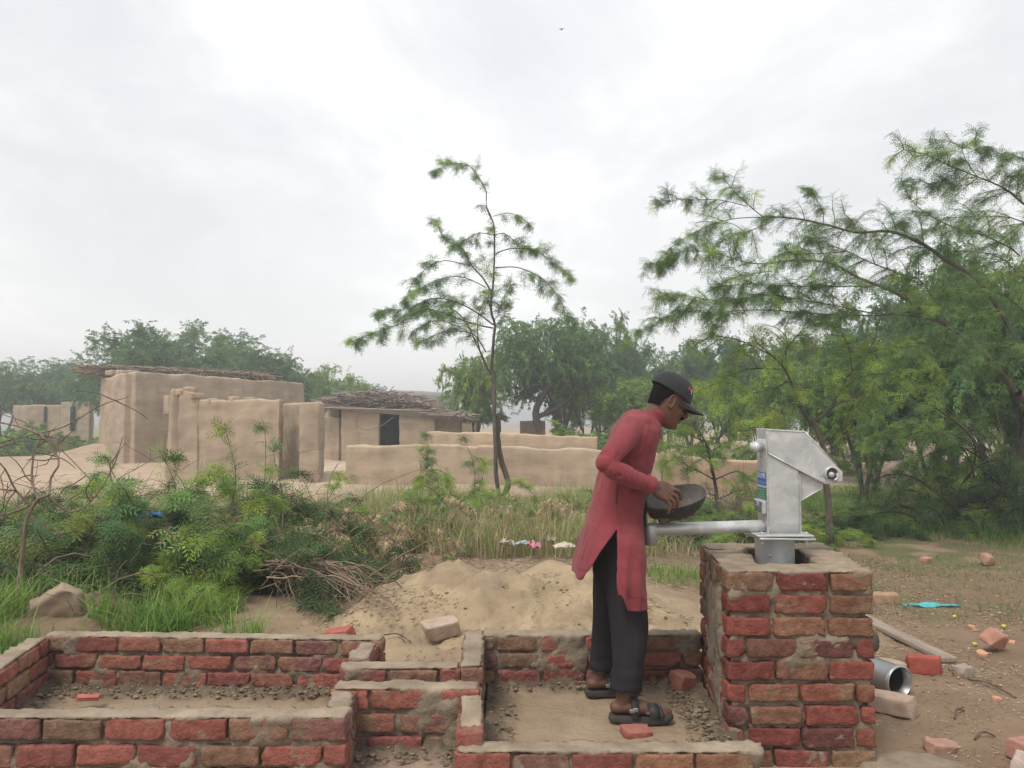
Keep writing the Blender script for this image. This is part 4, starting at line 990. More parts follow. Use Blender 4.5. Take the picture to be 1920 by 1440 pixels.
ku.add(V.reshape(-1, 3), F_); ku.add(inner_.reshape(-1, 3), F_[:, ::-1])
# close hem and top edge between outer and inner
O = NS * NT
allv = np.concatenate((V.reshape(-1, 3), inner_.reshape(-1, 3)))
jj = np.arange(NT); bot = (NS - 1) * NT
ku.v[-2:] = []; ku.f[-2:] = []; ku.c[-2:] = []; ku.n -= 2 * O
ff = np.vstack((F_, F_[:, ::-1] + O, np.stack((bot + jj, O + bot + jj, O + bot + (jj + 1) % NT, bot + (jj + 1) % NT), -1), np.stack((jj, (jj + 1) % NT, O + (jj + 1) % NT, O + jj), -1)))
ku.add(allv, ff)
rg_ = []
for py in list(np.arange(776, 945, 6)):
    cx_, Y, hw, hd = kring(py)
    lean = math.radians(np.interp(py, [776, 860, 945], [34, 22, 4]))
    rg_.append((P(cx_, py, Y), (math.cos(lean), 0, -math.sin(lean) * .6), (0, 1, 0), hw, hd, 2.3))
loft(ku, rg_, 48)
limb(ku, [P(1206, 794, 3.54), P(1196, 800, 3.56)], [.045, .065]); limb(ku, [P(1208, 794, 3.75), P(1196, 800, 3.70)], [.045, .065])
# sleeves
limb(ku, [P(1188, 804, 3.54), P(1170, 825, 3.47), P(1150, 848, 3.41), P(1134, 868, 3.385)], [.070, .056, .049, .043], 26)
limb(ku, [P(1134, 868, 3.385), P(1158, 884, 3.40), P(1190, 899, 3.43), P(1213, 907, 3.462), P(1220, 909, 3.47)], [.043, .047, .043, .039, .038], 26)
limb(ku, [P(1205, 803, 3.77), P(1195, 850, 3.86), ELL], [.078, .068, .058], 24)
limb(ku, [ELL, (np.array(ELL) + WRL) / 2, WRL - np.array((.02, 0, -.01))], [.056, .050, .040], 24)
# stand collar
m_c = [(hp_(-.020, 0, -.062), .056), (P(1222, 786, 3.64), .057), (P(1215, 795, 3.64), .066)]
limb(ku, [q[0] - uw * .012 for q in m_c], [q[1] + .001 for q in m_c], 28)
SR0, SR1 = np.array(P(1186, 803, 3.54)), np.array(P(1137, 868, 3.385)); FR1 = np.array(P(1220, 909, 3.47))
def kpost(co, nn):
    def segd(a, b):
        ab = b - a; t = np.clip(((co - a) @ ab) / (ab @ ab), 0, 1); return t, np.linalg.norm(co - (a + t[:, None] * ab), axis=1)
    t1_, d1 = segd(SR0, SR1); t2_, d2 = segd(SR1, FR1)
    w = np.zeros(len(co))
    up = (d1 < .10) & (d1 <= d2); lo = (d2 < .085) & (d2 < d1)
    wob = fbm(co * 9, 3, 21); wob2 = fbm(co * 16, 3, 24)
    L2 = np.linalg.norm(FR1 - SR1)
    # diagonal folds crowding at the elbow
    crs = lambda p_: np.abs(np.sin(p_ / 2)) ** .6 * 1.6 - 1.0
    ph2 = t2_ * L2 * 190 + 9.0 * wob + nn[:, 2] * 2.6 + 3 * wob2; a2 = 0.0030 * np.exp(-((t2_ - .18) / .42) ** 2)
    ph1 = t1_ * .26 * 150 + 9.0 * wob + nn[:, 0] * 2.5 + 3 * wob2; a1 = 0.0009 * np.exp(-((t1_ - .95) / .42) ** 2) + .0015
    rel2 = co - (SR1 + t2_[:, None] * (FR1 - SR1)); rel1 = co - (SR0 + t1_[:, None] * (SR1 - SR0))
    q2 = np.concatenate((rel2 * 11, (t2_ * L2 * 26 + rel2[:, 0] * 22)[:, None]), 1)[:, [1, 2, 3]]; q1 = np.concatenate((rel1 * 8, (t1_ * .27 * 13 + rel1[:, 2] * 20)[:, None]), 1)[:, [0, 1, 3]]
    cr2 = -np.clip(1 - np.abs(fbm(q2, 2, 91)) * 5.5, 0, 1) ** 1.5; cr1 = -np.clip(1 - np.abs(fbm(q1, 2, 92)) * 5.5, 0, 1) ** 1.5
    w = np.where(lo, (.0042 * np.exp(-((t2_ - .15) / .40) ** 2) + .0022) * cr2 + .003 * fbm(q2 * .6, 2, 93), w)
    w = np.where(up, (.0050 * np.exp(-((t1_ - 1.0) / .35) ** 2) + .0022) * cr1 + .003 * fbm(q1 * .6, 2, 94), w)
    tors = ~(up | lo)
    q = co * np.array((17, 17, 3.2)); vf = fbm(q, 3, 22)
    dg_ = fbm(np.stack((co[:, 0] * 14 + co[:, 2] * 10, co[:, 1] * 12, co[:, 2] * 5 - co[:, 0] * 4), -1), 3, 23)
    w = np.where(tors, 0.0075 * vf + 0.006 * dg_, w) + .0012 * wob2
    # side slit opens from the pocket, a thin dark line
    return co + nn * w[:, None]
kuo = voxel(ku, 'tunic', 0.0042, [M['kurta']], man, 5, kpost)
from mathutils.bvhtree import BVHTree
dgx = bpy.context.evaluated_depsgraph_get(); bv_ = BVHTree.FromObject(kuo, dgx); ml = Vector(man.location)
def onto(px, py, out=.001):
    a = np.array(P(px, py, 2.0)); d = Vector(nrm(P(px, py, 3.0) - a)); h = bv_.ray_cast(Vector(a) - ml, d)
    return None if h[0] is None else np.array(h[0] + ml + h[1] * out)
def seamline(pts, r, mat, name):
    q = [onto(a, b) for a, b in smooth_path(np.array([(x, y, 0) for x, y in pts], float), 2.5)[:, :2]]; q = [x for x in q if x is not None]
    if len(q) > 2: m = MB(); tube(m, np.array(q), r, 6); o = m.build(name, mat, kuo); o.data.transform(Matrix.Translation(-ml)); return o
M['seam'] = mk('dark_red_seam', (0.07, 0.012, 0.018), rough=0.95); M['stitch'] = mk('stitched_hem', (0.20, 0.036, 0.044), rough=0.95)
seamline([(1158, 912), (1157, 925), (1156, 945)], .0022, M['seam'], 'pocket_slit')
seamline([(1156, 945), (1158, 962), (1160, 980)], .0012, M['stitch'], 'side_seam')
seamline([(1216, 772), (1218, 790), (1214, 810), (1203, 832), (1196, 846)], .0012, M['stitch'], 'shoulder_seam')
seamline([(1083, 1066), (1098, 1069), (1111, 1070)], .0010, M['stitch'], 'hem_seam'); seamline([(1168, 1102), (1180, 1117), (1208, 1124)], .0010, M['stitch'], 'hem_seam')
# cuff, placket and buttons
m = MB(); ca = P(1218, 908.5, 3.468); cdir = nrm(np.array(WRR) - np.array(ELR)); lathe(m, [(.0395, -.032), (.0420, -.030), (.0415, .014), (.0395, .018), (.034, .016)], 32, ca, np.array(Vector(cdir).to_track_quat('Z', 'Y').to_matrix())); part(m, 'cuff', M['kurta'], man)
# sandals
def sandal(fo, name):
    g, f, l, q = fo; m = MB(); V0 = []; 
    outl = [(-.072, 0), (-.068, .026), (-.045, .036), (0, .036), (.05, .040), (.10, .048), (.15, .050), (.19, .040), (.213, .018), (.216, -.002), (.205, -.024), (.175, -.038), (.12, -.044), (.05, -.038), (0, -.034), (-.045, -.034), (-.068, -.024)]
    def zsole(a): return .010 * max(0, (a - .12) / .09) ** 2
    for lev, k in ((-SOLE, .97), (-SOLE + .008, 1.02), (-.006, 1.0), (0.0, .96)):
        V0.append([q(.07 + (a - .07) * k, b * k, lev + zsole(a)) for a, b in outl])
    V = np.array(V0); n = len(outl); i = np.arange(3)[:, None] * n; j = np.arange(n)[None]; j2 = (j + 1) % n
    m.add(V.reshape(-1, 3), np.stack((i + j, i + j2, i + n + j2, i + n + j), -1).reshape(-1, 4))
    for r_ in (0, 3): m.add(np.vstack((V[r_], V[r_].mean(0))), [(k, (k + 1) % n, n) for k in range(n)])
    sd = part(m, name, M['sole'], man)
    def strap(a0, a1, h, wd, tw=0.0, nm='strap'):
        m = MB(); pts = [q(a0 + (a1 - a0) * t, .046 * math.cos(t * math.pi) , h * math.sin(t * math.pi) ** .7 - .002) for t in np.linspace(0, 1, 18)]
        V = []; pts = np.array(pts)
        for p_ in pts:
            for (df, dz) in ((-wd / 2, 0), (wd / 2, -.004), (wd / 2, .001), (-wd / 2, .005)): V.append(p_ + f * df + np.array((0, 0, dz + .001)))
        V = np.array(V); i = np.arange(17)[:, None] * 4; j = np.arange(4)[None]; j2 = (j + 1) % 4
        m.add(V, np.stack((i + j, i + j2, i + 4 + j2, i + 4 + j), -1).reshape(-1, 4)); return subpart(m, nm, M['leather'], sd)
    strap(.030, .048, .082, .036); strap(.108, .135, .050, .048); strap(.150, .165, .040, .014)
    m = MB(); c0 = q(.031, -.048, .030); bx = rbox((.012, .004, .009), (4, 3, 4), .003)
    m.add(bx[0] @ rotz(math.atan2(f[1], f[0])).T + c0, bx[1]); subpart(m, 'buckle', M['buckle'], sd)
    m = MB(); c0 = q(.047, -.047, .036); m.add(bx[0] @ rotz(math.atan2(f[1], f[0])).T + c0, bx[1]); subpart(m, 'buckle', M['buckle'], sd)
    return sd
sandal(footR, 'sandal'); sandal(footL, 'sandal')
# the pan
pan = tag(empty('mortar_pan', tuple(BC)), 'shallow black iron pan crusted with cement, held tilted in the man\'s hands', 'pan')
prof = [(0.0001, -.085), (.05, -.084), (.085, -.074), (.115, -.052), (.136, -.022), (.148, .0), (.155, .003), (.156, .0), (.151, -.006), (.140, -.028), (.119, -.058), (.088, -.080), (.05, -.090), (0.0001, -.091)]
m = MB(); lathe(m, prof[5:], 72, BC, BRm); part(m, 'outer_shell', M['iron'], pan)
m = MB(); lathe(m, prof[:6], 72, BC, BRm); part(m, 'inner_face', M['pale_crust'], pan)
m = MB(); v, f = rbox((.085, .075, .016), (34, 30, 5), .014, .012, 26, 8); v[:, 2] += .006 * fbm(v * 50, 3, 5); m.add(v @ BRm.T + BC + BRm @ np.array((-.02, -.01, -.075)), f, 0, (.55, .55, .55)); part(m, 'wet_mortar', M['mortar'], pan)
# ------------------------------------------------------------------ mud houses and walls
def mudwall(mb, p0, p1, th, z0, zt0, zt1=None, seed=0, res=0.11, amp=0.05, r=0.045, topamp=0.05, col=(1, 1, 1), mat=0, batter=0.0, jag=0.0):
    p0 = np.array(p0[:2], float); p1 = np.array(p1[:2], float); zt1 = zt0 if zt1 is None else zt1
    d = p1 - p0; L = np.linalg.norm(d); R = rotz(math.atan2(d[1], d[0])); H_ = max(zt0, zt1) - z0
    res = min(res, .085) if res < .2 else res; n = (max(4, int(L / res)), max(6, int(th / res)), max(4, int(H_ / res)))
    v, f = rbox((L / 2, th / 2, H_ / 2), n, min(r, th * .45) * .8, 0.0, edge=False)
    for ax_, hx_ in ((0, L / 2), (1, th / 2), (2, H_ / 2)):   # crowd the outermost grid lines against the arrises
        e_ = hx_ - np.abs(v[:, ax_]); k_ = e_ < 1.6 * res; v[:, ax_] = np.where(k_, np.sign(v[:, ax_]) * (hx_ - e_ * np.clip(e_ / (1.6 * res), .25, 1)), v[:, ax_])
    s = np.clip(v[:, 0] / L + .5, 0, 1); h = np.clip(v[:, 2] / H_ + .5, 0, 1)
    v[:, 1] *= 1 + batter * (1 - h)
    w = v @ R.T + np.array(((p0[0] + p1[0]) / 2, (p0[1] + p1[1]) / 2, z0 + H_ / 2))
    nz = fbm(w * 0.9, 4, seed) * amp + fbm(w * 4, 4, seed + 3, .6) * amp * .55
    nrml = nrm(v - np.clip(v, -np.array((L / 2, th / 2, H_ / 2)) + .07, np.array((L / 2, th / 2, H_ / 2)) - .07)) @ R.T
    w += nrml * nz[:, None]
    drop = (max(zt0, zt1) - (zt0 + (zt1 - zt0) * s)); q = np.stack((s * L * 1.3, 0 * s, 0 * s + seed), -1)
    tj = topamp * fbm(q, 4, seed + 5) + jag * np.clip(fbm(q * 2.4, 3, seed + 8), 0, 1) * -1
    w[:, 2] += h ** 2 * (tj - drop) if True else 0
    cc = (1 + 0.20 * fbm(w * 0.7, 5, seed + 6, .6) + 0.16 * fbm(w * np.array((6, 6, 1.2)), 3, seed + 7))[:, None] * np.array(col)
    # paler towards the crest
    cc = cc * (1 + 0.22 * sstep(H_ / 2 - .07, H_ / 2 - .02, v[:, 2]))[:, None]
    mb.add(w, f, mat, cc)
def X(px, Y): return ((px - 960.0) / FPX * Y, Y)
def zt(py, Y): return CAMZ + (HOR - py) / FPX * Y
def straw(mb, cen, ext, R, n, L, rr, rg, cols, droop=0.0, flat=1.0, mat=0):
    for k in range(n):
        c = cen + R @ (np.array(ext) * rg.uniform(-1, 1, 3))
        a = rg.uniform(0, 2 * math.pi) if flat < 2 else rg.normal(0, .35)
        d = R @ np.array((math.cos(a), math.sin(a), rg.normal(0, .16))); l = L * rg.uniform(.5, 1.3)
        p = [c - d * l / 2, c + np.array((0, 0, rg.uniform(0, .05))), c + d * l / 2 - np.array((0, 0, droop * rg.uniform(0, 1)))]
        tube(mb, np.array(p), rr * rg.uniform(.6, 1.4), 3, mat, np.array(cols[rg.randint(len(cols))]) * rg.uniform(.7, 1.2))
M['straw'] = mk('straw', W1, (0.8, 0.78, 0.75), scale=7, rough=0.95, attr=True)
M['plaster'] = mk('grey_plaster', (0.36, 0.37, 0.34), (0.30, 0.305, 0.285), scale=0.8, detail=7, rough=.95)
SC_ = [(0.33, 0.25, 0.18), (0.25, 0.185, 0.135), (0.40, 0.32, 0.23), (0.20, 0.15, 0.115)]
M['interior'] = mk('room_shade', (0.012, 0.011, 0.010), rough=.95)  # near-black colour painted for the unlit depth of rooms
def house(name, label, loc): return tag(empty(name, loc), label, 'house' if 'house' in name else 'wall')
def wpart(t, *a, **k):
    m = MB(); nm = k.pop('name', 'wall'); mt = k.pop('m', M['mud']); mudwall(m, *a, **k); return part(m, nm, mt, t)
# tall flat roofed house on the left
c0, c1, c2 = X(246, 26), X(562, 33), X(199, 29)
h1 = house('mud_house', 'tall flat roofed mud house at left with brushwood on its roof', (c0[0], c0[1], 0))
z1_ = zt(697, 26)
wpart(h1, c0, c1, .40, -.3, z1_, z1_ - .03, seed=1, batter=.12)
wpart(h1, c0, (c2[0], c2[1]), .40, -.3, z1_ - .03, z1_ - .1, seed=2, batter=.15)
wpart(h1, c2, (c2[0] + 3.7, c2[1] + 7), .40, -.3, z1_ - .1, z1_ - .1, seed=3)
wpart(h1, c1, (c2[0] + 3.7, c2[1] + 7), .40, -.3, z1_ - .1, z1_ - .1, seed=4)
m = MB(); q = np.array([c0, c1, (c2[0] + 3.7, c2[1] + 7), c2]); cq = q.mean(0); q = cq + (q - cq) * .99; v = [(a[0], a[1], zz) for zz in (z1_ - .42, z1_ - .25) for a in q]
m.add(v, [(0, 1, 2, 3), (7, 6, 5, 4), (0, 4, 5, 1), (1, 5, 6, 2), (2, 6, 7, 3), (3, 7, 4, 0)]); rf = part(m, 'roof', M['mud'], h1, False)
rg = rs(5); m = MB()
a = np.array((*X(170, 28.6), z1_ + .16)); b = np.array((*X(492, 32.0), z1_ + .20)); d = b - a; L = np.linalg.norm(d); R = rotz(math.atan2(d[1], d[0]))
for t in np.linspace(.02, .98, 34):
    straw(m, a + d * t + np.array((0, 0, .10 * (1 - t))), (.45, .55, .15 * (1 - .5 * t)), R, 34, .9, .018, rg, SC_, .22, 2.0)
    straw(m, a + d * t + np.array((0, 0, .05)), (.45, .7, .13), R, 16, .7, .016, rg, SC_, .22, 1.0)
part(m, 'brushwood', M['straw'], rf)
m = MB(); 
for k in range(5): v, f = rbox((.16 + .04 * k % 3, .12, .10), (6, 5, 5), .05, .03, 6, k); m.add(v @ rotz(k).T + np.array((*X(205 + 9 * k, 28.2), z1_ + .10)), f)
part(m, 'clod', M['mud'], rf)
# vent recess on the house side
m = MB(); v, f = rbox((.12, .14, .34), (5, 5, 8), .03, .02, 5, 3); m.add(v @ rotz(math.atan2(7, 3.77)).T + np.array((*X(316, 26.6), zt(760, 26.6))), f, 0, (1.08, 1.08, 1.08)); part(m, 'wall_niche', M['mud'], h1)
# ruined room in front of it
r1 = house('ruined_mud_wall', 'roofless ruined mud room with broken crest before the tall mud house', (*X(450, 19), 0)); r1['category'] = 'ruin'
wpart(r1, X(374, 18.98), X(529, 19.1), .40, -.3, zt(750, 19), seed=11, jag=.10, amp=.05, res=.07)
wpart(r1, X(342, 18.98), X(379, 18.98), .44, -.3, zt(731, 19), zt(737, 19), seed=15, jag=.12, amp=.06, res=.07)
wpart(r1, X(344, 18.95), X(338, 25.5), .55, -.3, zt(731, 19), zt(740, 25), seed=12, jag=.1, batter=.35, res=.08)
wpart(r1, X(530, 20.6), X(580, 19.4), .35, -.3, zt(757, 20), seed=13, col=(.94, .94, .94), res=.08)
wpart(r1, X(581, 18.5), X(592, 21.5), .46, -.3, zt(754, 18.5), seed=14, jag=.06, amp=.06, batter=.1, res=.07)
for k, (px, py, Y, s) in enumerate(((356, 733, 18.95, .17), (367, 742, 18.8, .13), (341, 736, 18.9, .14), (440, 750, 19, .17), (470, 751, 19, .15), (400, 752, 18.9, .12))):
    m = MB(); v, f = rbox((s, s * .7, s * .55), (8, 6, 6), s * .3, s * .25, 8 / (s * 6), k); m.add(v @ rotz(k * .7).T + P(px, py, Y), f, 0, (1.0, .97, .92)); part(m, 'crest_clod', M['mud'], r1)
# low front yard wall
l1 = house('mud_wall', 'long low mud yard wall with rounded crest, nearest of the two', (*X(950, 17.5), 0))
wpart(l1, X(655, 18.0), X(900, 17.6), .34, -.3, zt(836, 18), zt(835, 17.6), seed=21, amp=.04, topamp=.05, res=.08)
wpart(l1, X(898, 17.6), X(1240, 16.8), .34, -.3, zt(835, 17.6), zt(849, 16.8), seed=22, amp=.04, topamp=.05, res=.08)
wpart(l1, X(1238, 16.8), X(1450, 16.6), .34, -.3, zt(849, 16.8), zt(868, 16.6), seed=23, amp=.05, topamp=.06, res=.09, col=(1, .92, .88))
l2 = house('mud_wall', 'shorter mud wall behind the long one, starting at the thatched hut', (*X(960, 24), 0))
wpart(l2, X(800, 25), X(1120, 24), .32, -.3, zt(809, 25), zt(818, 24), seed=24, amp=.04, topamp=.08, col=(1.05, 1.02, .98))
# hut with dark doorway
Y2 = 29.0
h2 = house('mud_house', 'low mud hut with dark doorway beneath a brushwood roof', (*X(730, Y2), 0))
zt2 = zt(766, Y2)
wpart(h2, X(641, Y2), X(713, Y2), .35, -.2, zt2, seed=31, r=.14)
wpart(h2, X(750, Y2), X(816, Y2), .35, -.2, zt2 + .02, seed=32, r=.14)
wpart(h2, X(603, 29.8), X(642, 29.2), .35, -.2, zt(783, 29), seed=33)
wpart(h2, X(815, 29.6), X(857, 29.8), .30, -.2, zt(779, 29.6), seed=34, col=(.95, .95, .95))
wpart(h2, X(628, 29.4), X(622, 34), .35, -.2, zt(755, 31), seed=35)
wpart(h2, X(855, 29.8), X(850, 34), .30, -.2, zt(779, 29.6), seed=36)
wpart(h2, X(622, 34), X(850, 34), .30, -.2, zt(768, 34), seed=37)
dr = wpart(h2, X(711, 29.75), X(752, 29.75), .08, -.1, zt(797, 29.7), seed=38, name='doorway_shade', m=M['interior'], amp=0, topamp=0)  # near-black panel standing in for shade in the open doorway
m = MB(); box(m, (X(714, Y2)[0] - .1, Y2 + 1.5, 0), (X(750, Y2)[0] + .1, Y2 + 4.6, 2.1)); part(m, 'interior_shade', M['interior'], h2, False)  # dark block painted as the shade deeper inside the hut
m = MB(); q = [X(612, 28.6), X(866, 28.8), X(862, 34.6), X(618, 34.6)]
zz_ = [zt(757, 28.6), zt(782, 28.8), zt(776, 34) + .2, zt(757, 34)]
v = [(a[0], a[1], zz_[k] - d_) for d_ in (.16, 0.0) for k, a in enumerate(q)]
m.add(v, [(0, 1, 2, 3), (7, 6, 5, 4), (0, 4, 5, 1), (1, 5, 6, 2), (2, 6, 7, 3), (3, 7, 4, 0)], 0, (.20, .165, .14)); rf2 = part(m, 'roof', M['straw'], h2, False)
m = MB(); rg = rs(7); GR = [(0.36, 0.30, 0.26), (0.44, 0.38, 0.33), (0.25, 0.21, 0.18), (0.32, 0.24, 0.20)]
I3 = np.eye(3)
for t in np.linspace(0, 1, 44):
    px_ = 622 + 190 * t; hgt = .58 * math.sin(math.pi * min(1, t * .9 + .12)) ** .6
    straw(m, np.array((*X(px_, 30.0), zt(763, 29) + hgt * .5)), (.30, 1.3, hgt * .55), I3, 34, .95, .016, rg, GR, .12)
for t in np.linspace(0, 1, 22): straw(m, np.array((*X(800 + 75 * t, 29.6), zt(770 + 12 * t, 29.0) + .02)), (.22, 1.0, .07), I3, 16, .8, .016, rg, GR, .12)
for k in range(16): c = np.array((*X(rg.uniform(612, 880), 28.4), 0)); c[2] = np.interp(c[0], [X(612, 28.4)[0], X(800, 28.4)[0], X(880, 28.4)[0]], [zt(762, 28.4), zt(768, 28.4), zt(787, 28.4)]); tube(m, [c - np.array((.7, 0, .03)), c + np.array((.7, .1, -.06))], .03, 5, 0, (.30, .25, .21))
part(m, 'brushwood', M['straw'], rf2)
m = MB(); c = P(1000, 700, 5); sag = [P(668, 776, 28.3), P(672, 800, 28.3), P(690, 806, 28.3), P(712, 800, 28.3), P(738, 782, 28.3)]; tube(m, smooth_path(sag, .1), .012, 4, 0, (.2, .18, .16)); tube(m, smooth_path([P(668, 776, 28.3), P(667, 800, 28.3), P(669, 806, 28.3), P(671, 780, 28.3)], .1), .010, 4, 0, (.2, .18, .16)); tag(m.build('rope', M['straw']), 'dark rope sagging across the hut front beside the doorway', 'rope')
scrap('plastic_bag', 'small blue plastic bag tucked on the hut roof corner', 'litter', P(638, 744, 28.6), .28, .22, (0.10, 0.16, 0.30), 9, 0, .12)
# grey building and small huts behind
h3 = house('concrete_house', 'plain grey plastered block house rising behind the hut', (*X(790, 38), 0))
wpart(h3, X(733, 38), X(856, 38), .3, -.2, zt(731, 38), zt(737, 38), seed=41, m=M['plaster'], amp=.01, topamp=.02, r=.02, res=.3)
wpart(h3, X(856, 38), X(846, 44), .3, -.2, zt(737, 38), zt(737, 38), seed=42, m=M['plaster'], amp=.01, topamp=.02, r=.02, res=.3)
wpart(h3, X(735, 38.2), X(742, 44), .3, -.2, zt(731, 38), zt(737, 38), seed=43, m=M['plaster'], amp=.01, topamp=.02, r=.02, res=.3)
m = MB(); box(m, (X(735, 38)[0], 38, zt(737, 38) - .3), (X(854, 38)[0], 43.8, zt(737, 38) - .16)); part(m, 'roof', M['plaster'], h3, False)
h4 = house('mud_house', 'tiny mud hut with straw edge seen right of the grey house', (*X(875, 36), 0))
wpart(h4, X(857, 36), X(893, 36), .3, -.2, zt(773, 36), seed=44); wpart(h4, X(893, 36), X(890, 39), .3, -.2, zt(773, 36), seed=45)
m = MB(); straw(m, np.array((*X(876, 36.6), zt(771, 36))), (.55, .8, .05), I3, 120, .5, .02, rs(3), GR, .05); part(m, 'roof', M['straw'], h4)
sh = tag(empty('brush_shelter', (*X(905, 33), 0)), 'low open shelter of sticks between the huts and the trees', 'shelter')
m = MB(); straw(m, np.array((*X(900, 33), zt(783, 33))), (1.0, .8, .12), I3, 260, .6, .02, rs(4), GR, .15); part(m, 'roof', M['straw'], sh)
for k, (dx_, dy_) in enumerate(((-.9, -.6), (.9, -.6), (-.9, .6), (.9, .6))):
    m = MB(); b_ = X(900, 33); tube(m, [(b_[0] + dx_, b_[1] + dy_, -.1), (b_[0] + dx_ * .96, b_[1] + dy_, zt(783, 33))], .035, 6, 0, (.5, .45, .4)); part(m, 'post', M['bark'], sh)
h5 = house('mud_wall', 'short thick mud wall stub standing among the tree trunks', (*X(1000, 33), 0)); wpart(h5, X(975, 33), X(1022, 33), .3, -.2, zt(789, 33), seed=47, col=(1.1, 1.08, 1.05))
h6 = house('mud_house', 'distant mud house at far left behind the dry brown bush', (*X(95, 46), 0))
wpart(h6, X(28, 46), X(118, 46), .3, -.2, zt(760, 46), seed=48, col=(.95, .9, .9)); wpart(h6, X(117, 45.6), X(171, 45.6), .3, -.2, zt(754, 46), seed=49); wpart(h6, X(171, 45.6), X(168, 50), .3, -.2, zt(754, 46), seed=50)
m = MB(); box(m, (X(134, 45.4)[0], 45.30, 0.9), (X(141, 45.4)[0], 45.44, 2.35)); part(m, 'doorway_shade', M['interior'], h6, False)  # dark slab in the room shade colour, standing for an opening
m = MB(); box(m, (X(76, 45.4)[0], 45.74, 0.4), (X(80, 45.4)[0], 45.84, 2.35)); part(m, 'doorway_shade', M['interior'], h6, False)  # second slab, its shade painted the same way
m = MB(); box(m, (X(28, 45.4)[0], 46, 2.2), (X(170, 45.4)[0], 50, 2.35)); part(m, 'roof', M['mud'], h6, False)

# ------------------------------------------------------------------ foliage
def leaf_tpl(npin, pairs, L, wl_, lw, spread=28):
    """compound leaf: npin pinnae, each with pairs of small leaflets; x along the leaf, z up"""
    V = []
    angs = [0] if npin == 1 else np.radians(np.linspace(-spread, spread, npin))
    for a in angs:
        ca, sa = math.cos(a), math.sin(a)
        for k in range(pairs):
            t = (k + .6) / pairs; x = L * t; dz = -.25 * L * t * t; wk = wl_ * (1 - .35 * abs(2 * t - .9))
            for s in (-1, 1):
                q = np.array(((x - lw / 2, 0, dz), (x + lw * .15, s * wk * .5, dz + .003 - .02 * wk), (x + lw * .9, s * wk, dz - .12 * wk), (x + lw * .55, s * wk * .45, dz)))
                q2 = q.copy(); q2[:, 0] = q[:, 0] * ca - q[:, 1] * sa; q2[:, 1] = q[:, 0] * sa + q[:, 1] * ca; V.append(q2)
    return np.array(V)   # (nq,4,3)
def blade_tpl(npin, L, w, spread=30):
    V = []
    angs = [0] if npin == 1 else np.radians(np.linspace(-spread, spread, npin))
    for a in angs:
        ca, sa = math.cos(a), math.sin(a); q = np.array(((0, 0, 0), (L * .45, w / 2, -.02 * L), (L, 0, -.28 * L), (L * .45, -w / 2, -.02 * L)))
        q2 = q.copy(); q2[:, 0] = q[:, 0] * ca - q[:, 1] * sa; q2[:, 1] = q[:, 0] * sa + q[:, 1] * ca; V.append(q2)
    return np.array(V)
TPL = {'near': leaf_tpl(2, 4, .095, .024, .020), 'mid': leaf_tpl(2, 3, .09, .030, .026), 'far': blade_tpl(2, .12, .034, 24), 'vfar': blade_tpl(2, .17, .05, 26), 'broad': leaf_tpl(2, 4, .145, .050, .034, 36), 'dry': blade_tpl(2, .11, .017, 12)}
class Leaves:
    def __init__(s): s.p = []; s.d = []; s.u = []; s.s = []; s.c = []
    def add(s, p, d, u, sc, c):
        s.p.append(p); s.d.append(d); s.u.append(u); s.s.append(sc); s.c.append(c)
    def to(s, mb, tpl):
        if not s.p: return
        p = np.vstack(s.p); d = nrm(np.vstack(s.d)); u = np.vstack(s.u); sc = np.concatenate(s.s); c = np.vstack(s.c)
        y = nrm(np.cross(u, d)); zc = np.cross(d, y); T_ = tpl; nq = len(T_)
        v = T_.reshape(1, -1, 3)
        w = p[:, None] + sc[:, None, None] * (v[..., 0:1] * d[:, None] + v[..., 1:2] * y[:, None] + v[..., 2:3] * zc[:, None])
        n = len(p) * nq; mb.add(w.reshape(-1, 3), np.arange(n * 4).reshape(n, 4), 0, np.repeat(c, nq * 4, 0))
LD = .35
def leaves_on(L, pts, spacing, size, col, rg, droop=None, f0=0.0, both=True):
    droop = LD if droop is None else droop
    p = smooth_path(pts, spacing) if len(pts) > 2 else pts
    n = len(p); 
    if n < 2: return
    t = nrm(np.gradient(p, axis=0)); k0 = int(n * f0); p, t = p[k0:], t[k0:]; n = len(p)
    if n == 0: return
    up = np.tile((0, 0, 1.0), (n, 1)); side = nrm(np.cross(t, up) + 1e-6)
    for sg in ((-1, 1) if both else (1,)):
        s_ = sg * (1 if both else np.where(np.arange(n) % 2, 1, -1)[:, None])
        d = t * .65 + side * s_ * rg.uniform(.4, 1.2, (n, 1)) + rg.normal(0, .42, (n, 3)); d[:, 2] -= droop * rg.uniform(.2, 1.2, n)
        u = up + rg.normal(0, .6, (n, 3))
        L.add(p + rg.normal(0, .012, (n, 3)), d, u, size * rg.uniform(.7, 1.2, n), np.tile(col, (n, 1)) * rg.uniform(.75, 1.25, (n, 1)))
def grow(start, d, length, droop, rg, n=6, wig=.12):
    p = [np.array(start, float)]; d = nrm(np.array(d, float))
    for k in range(n):
        d = nrm(d + rg.normal(0, wig, 3) - np.array((0, 0, droop * (k + 1) / n))); p.append(p[-1] + d * length / n)
    return np.array(p)
G1 = np.array((0.180, 0.300, 0.085)); G2 = np.array((0.120, 0.215, 0.070)); GL = np.array((0.32, 0.46, 0.085)); GB = np.array((0.145, 0.265, 0.110)); GD = np.array((0.070, 0.130, 0.045))
GY = np.array((0.38, 0.46, 0.09)); TANL = np.array((0.62, 0.48, 0.30)); DRY = np.array((0.50, 0.39, 0.26))
def pickcol(rg, pal):
    return pal[rg.randint(len(pal))] * rg.uniform(.8, 1.2)
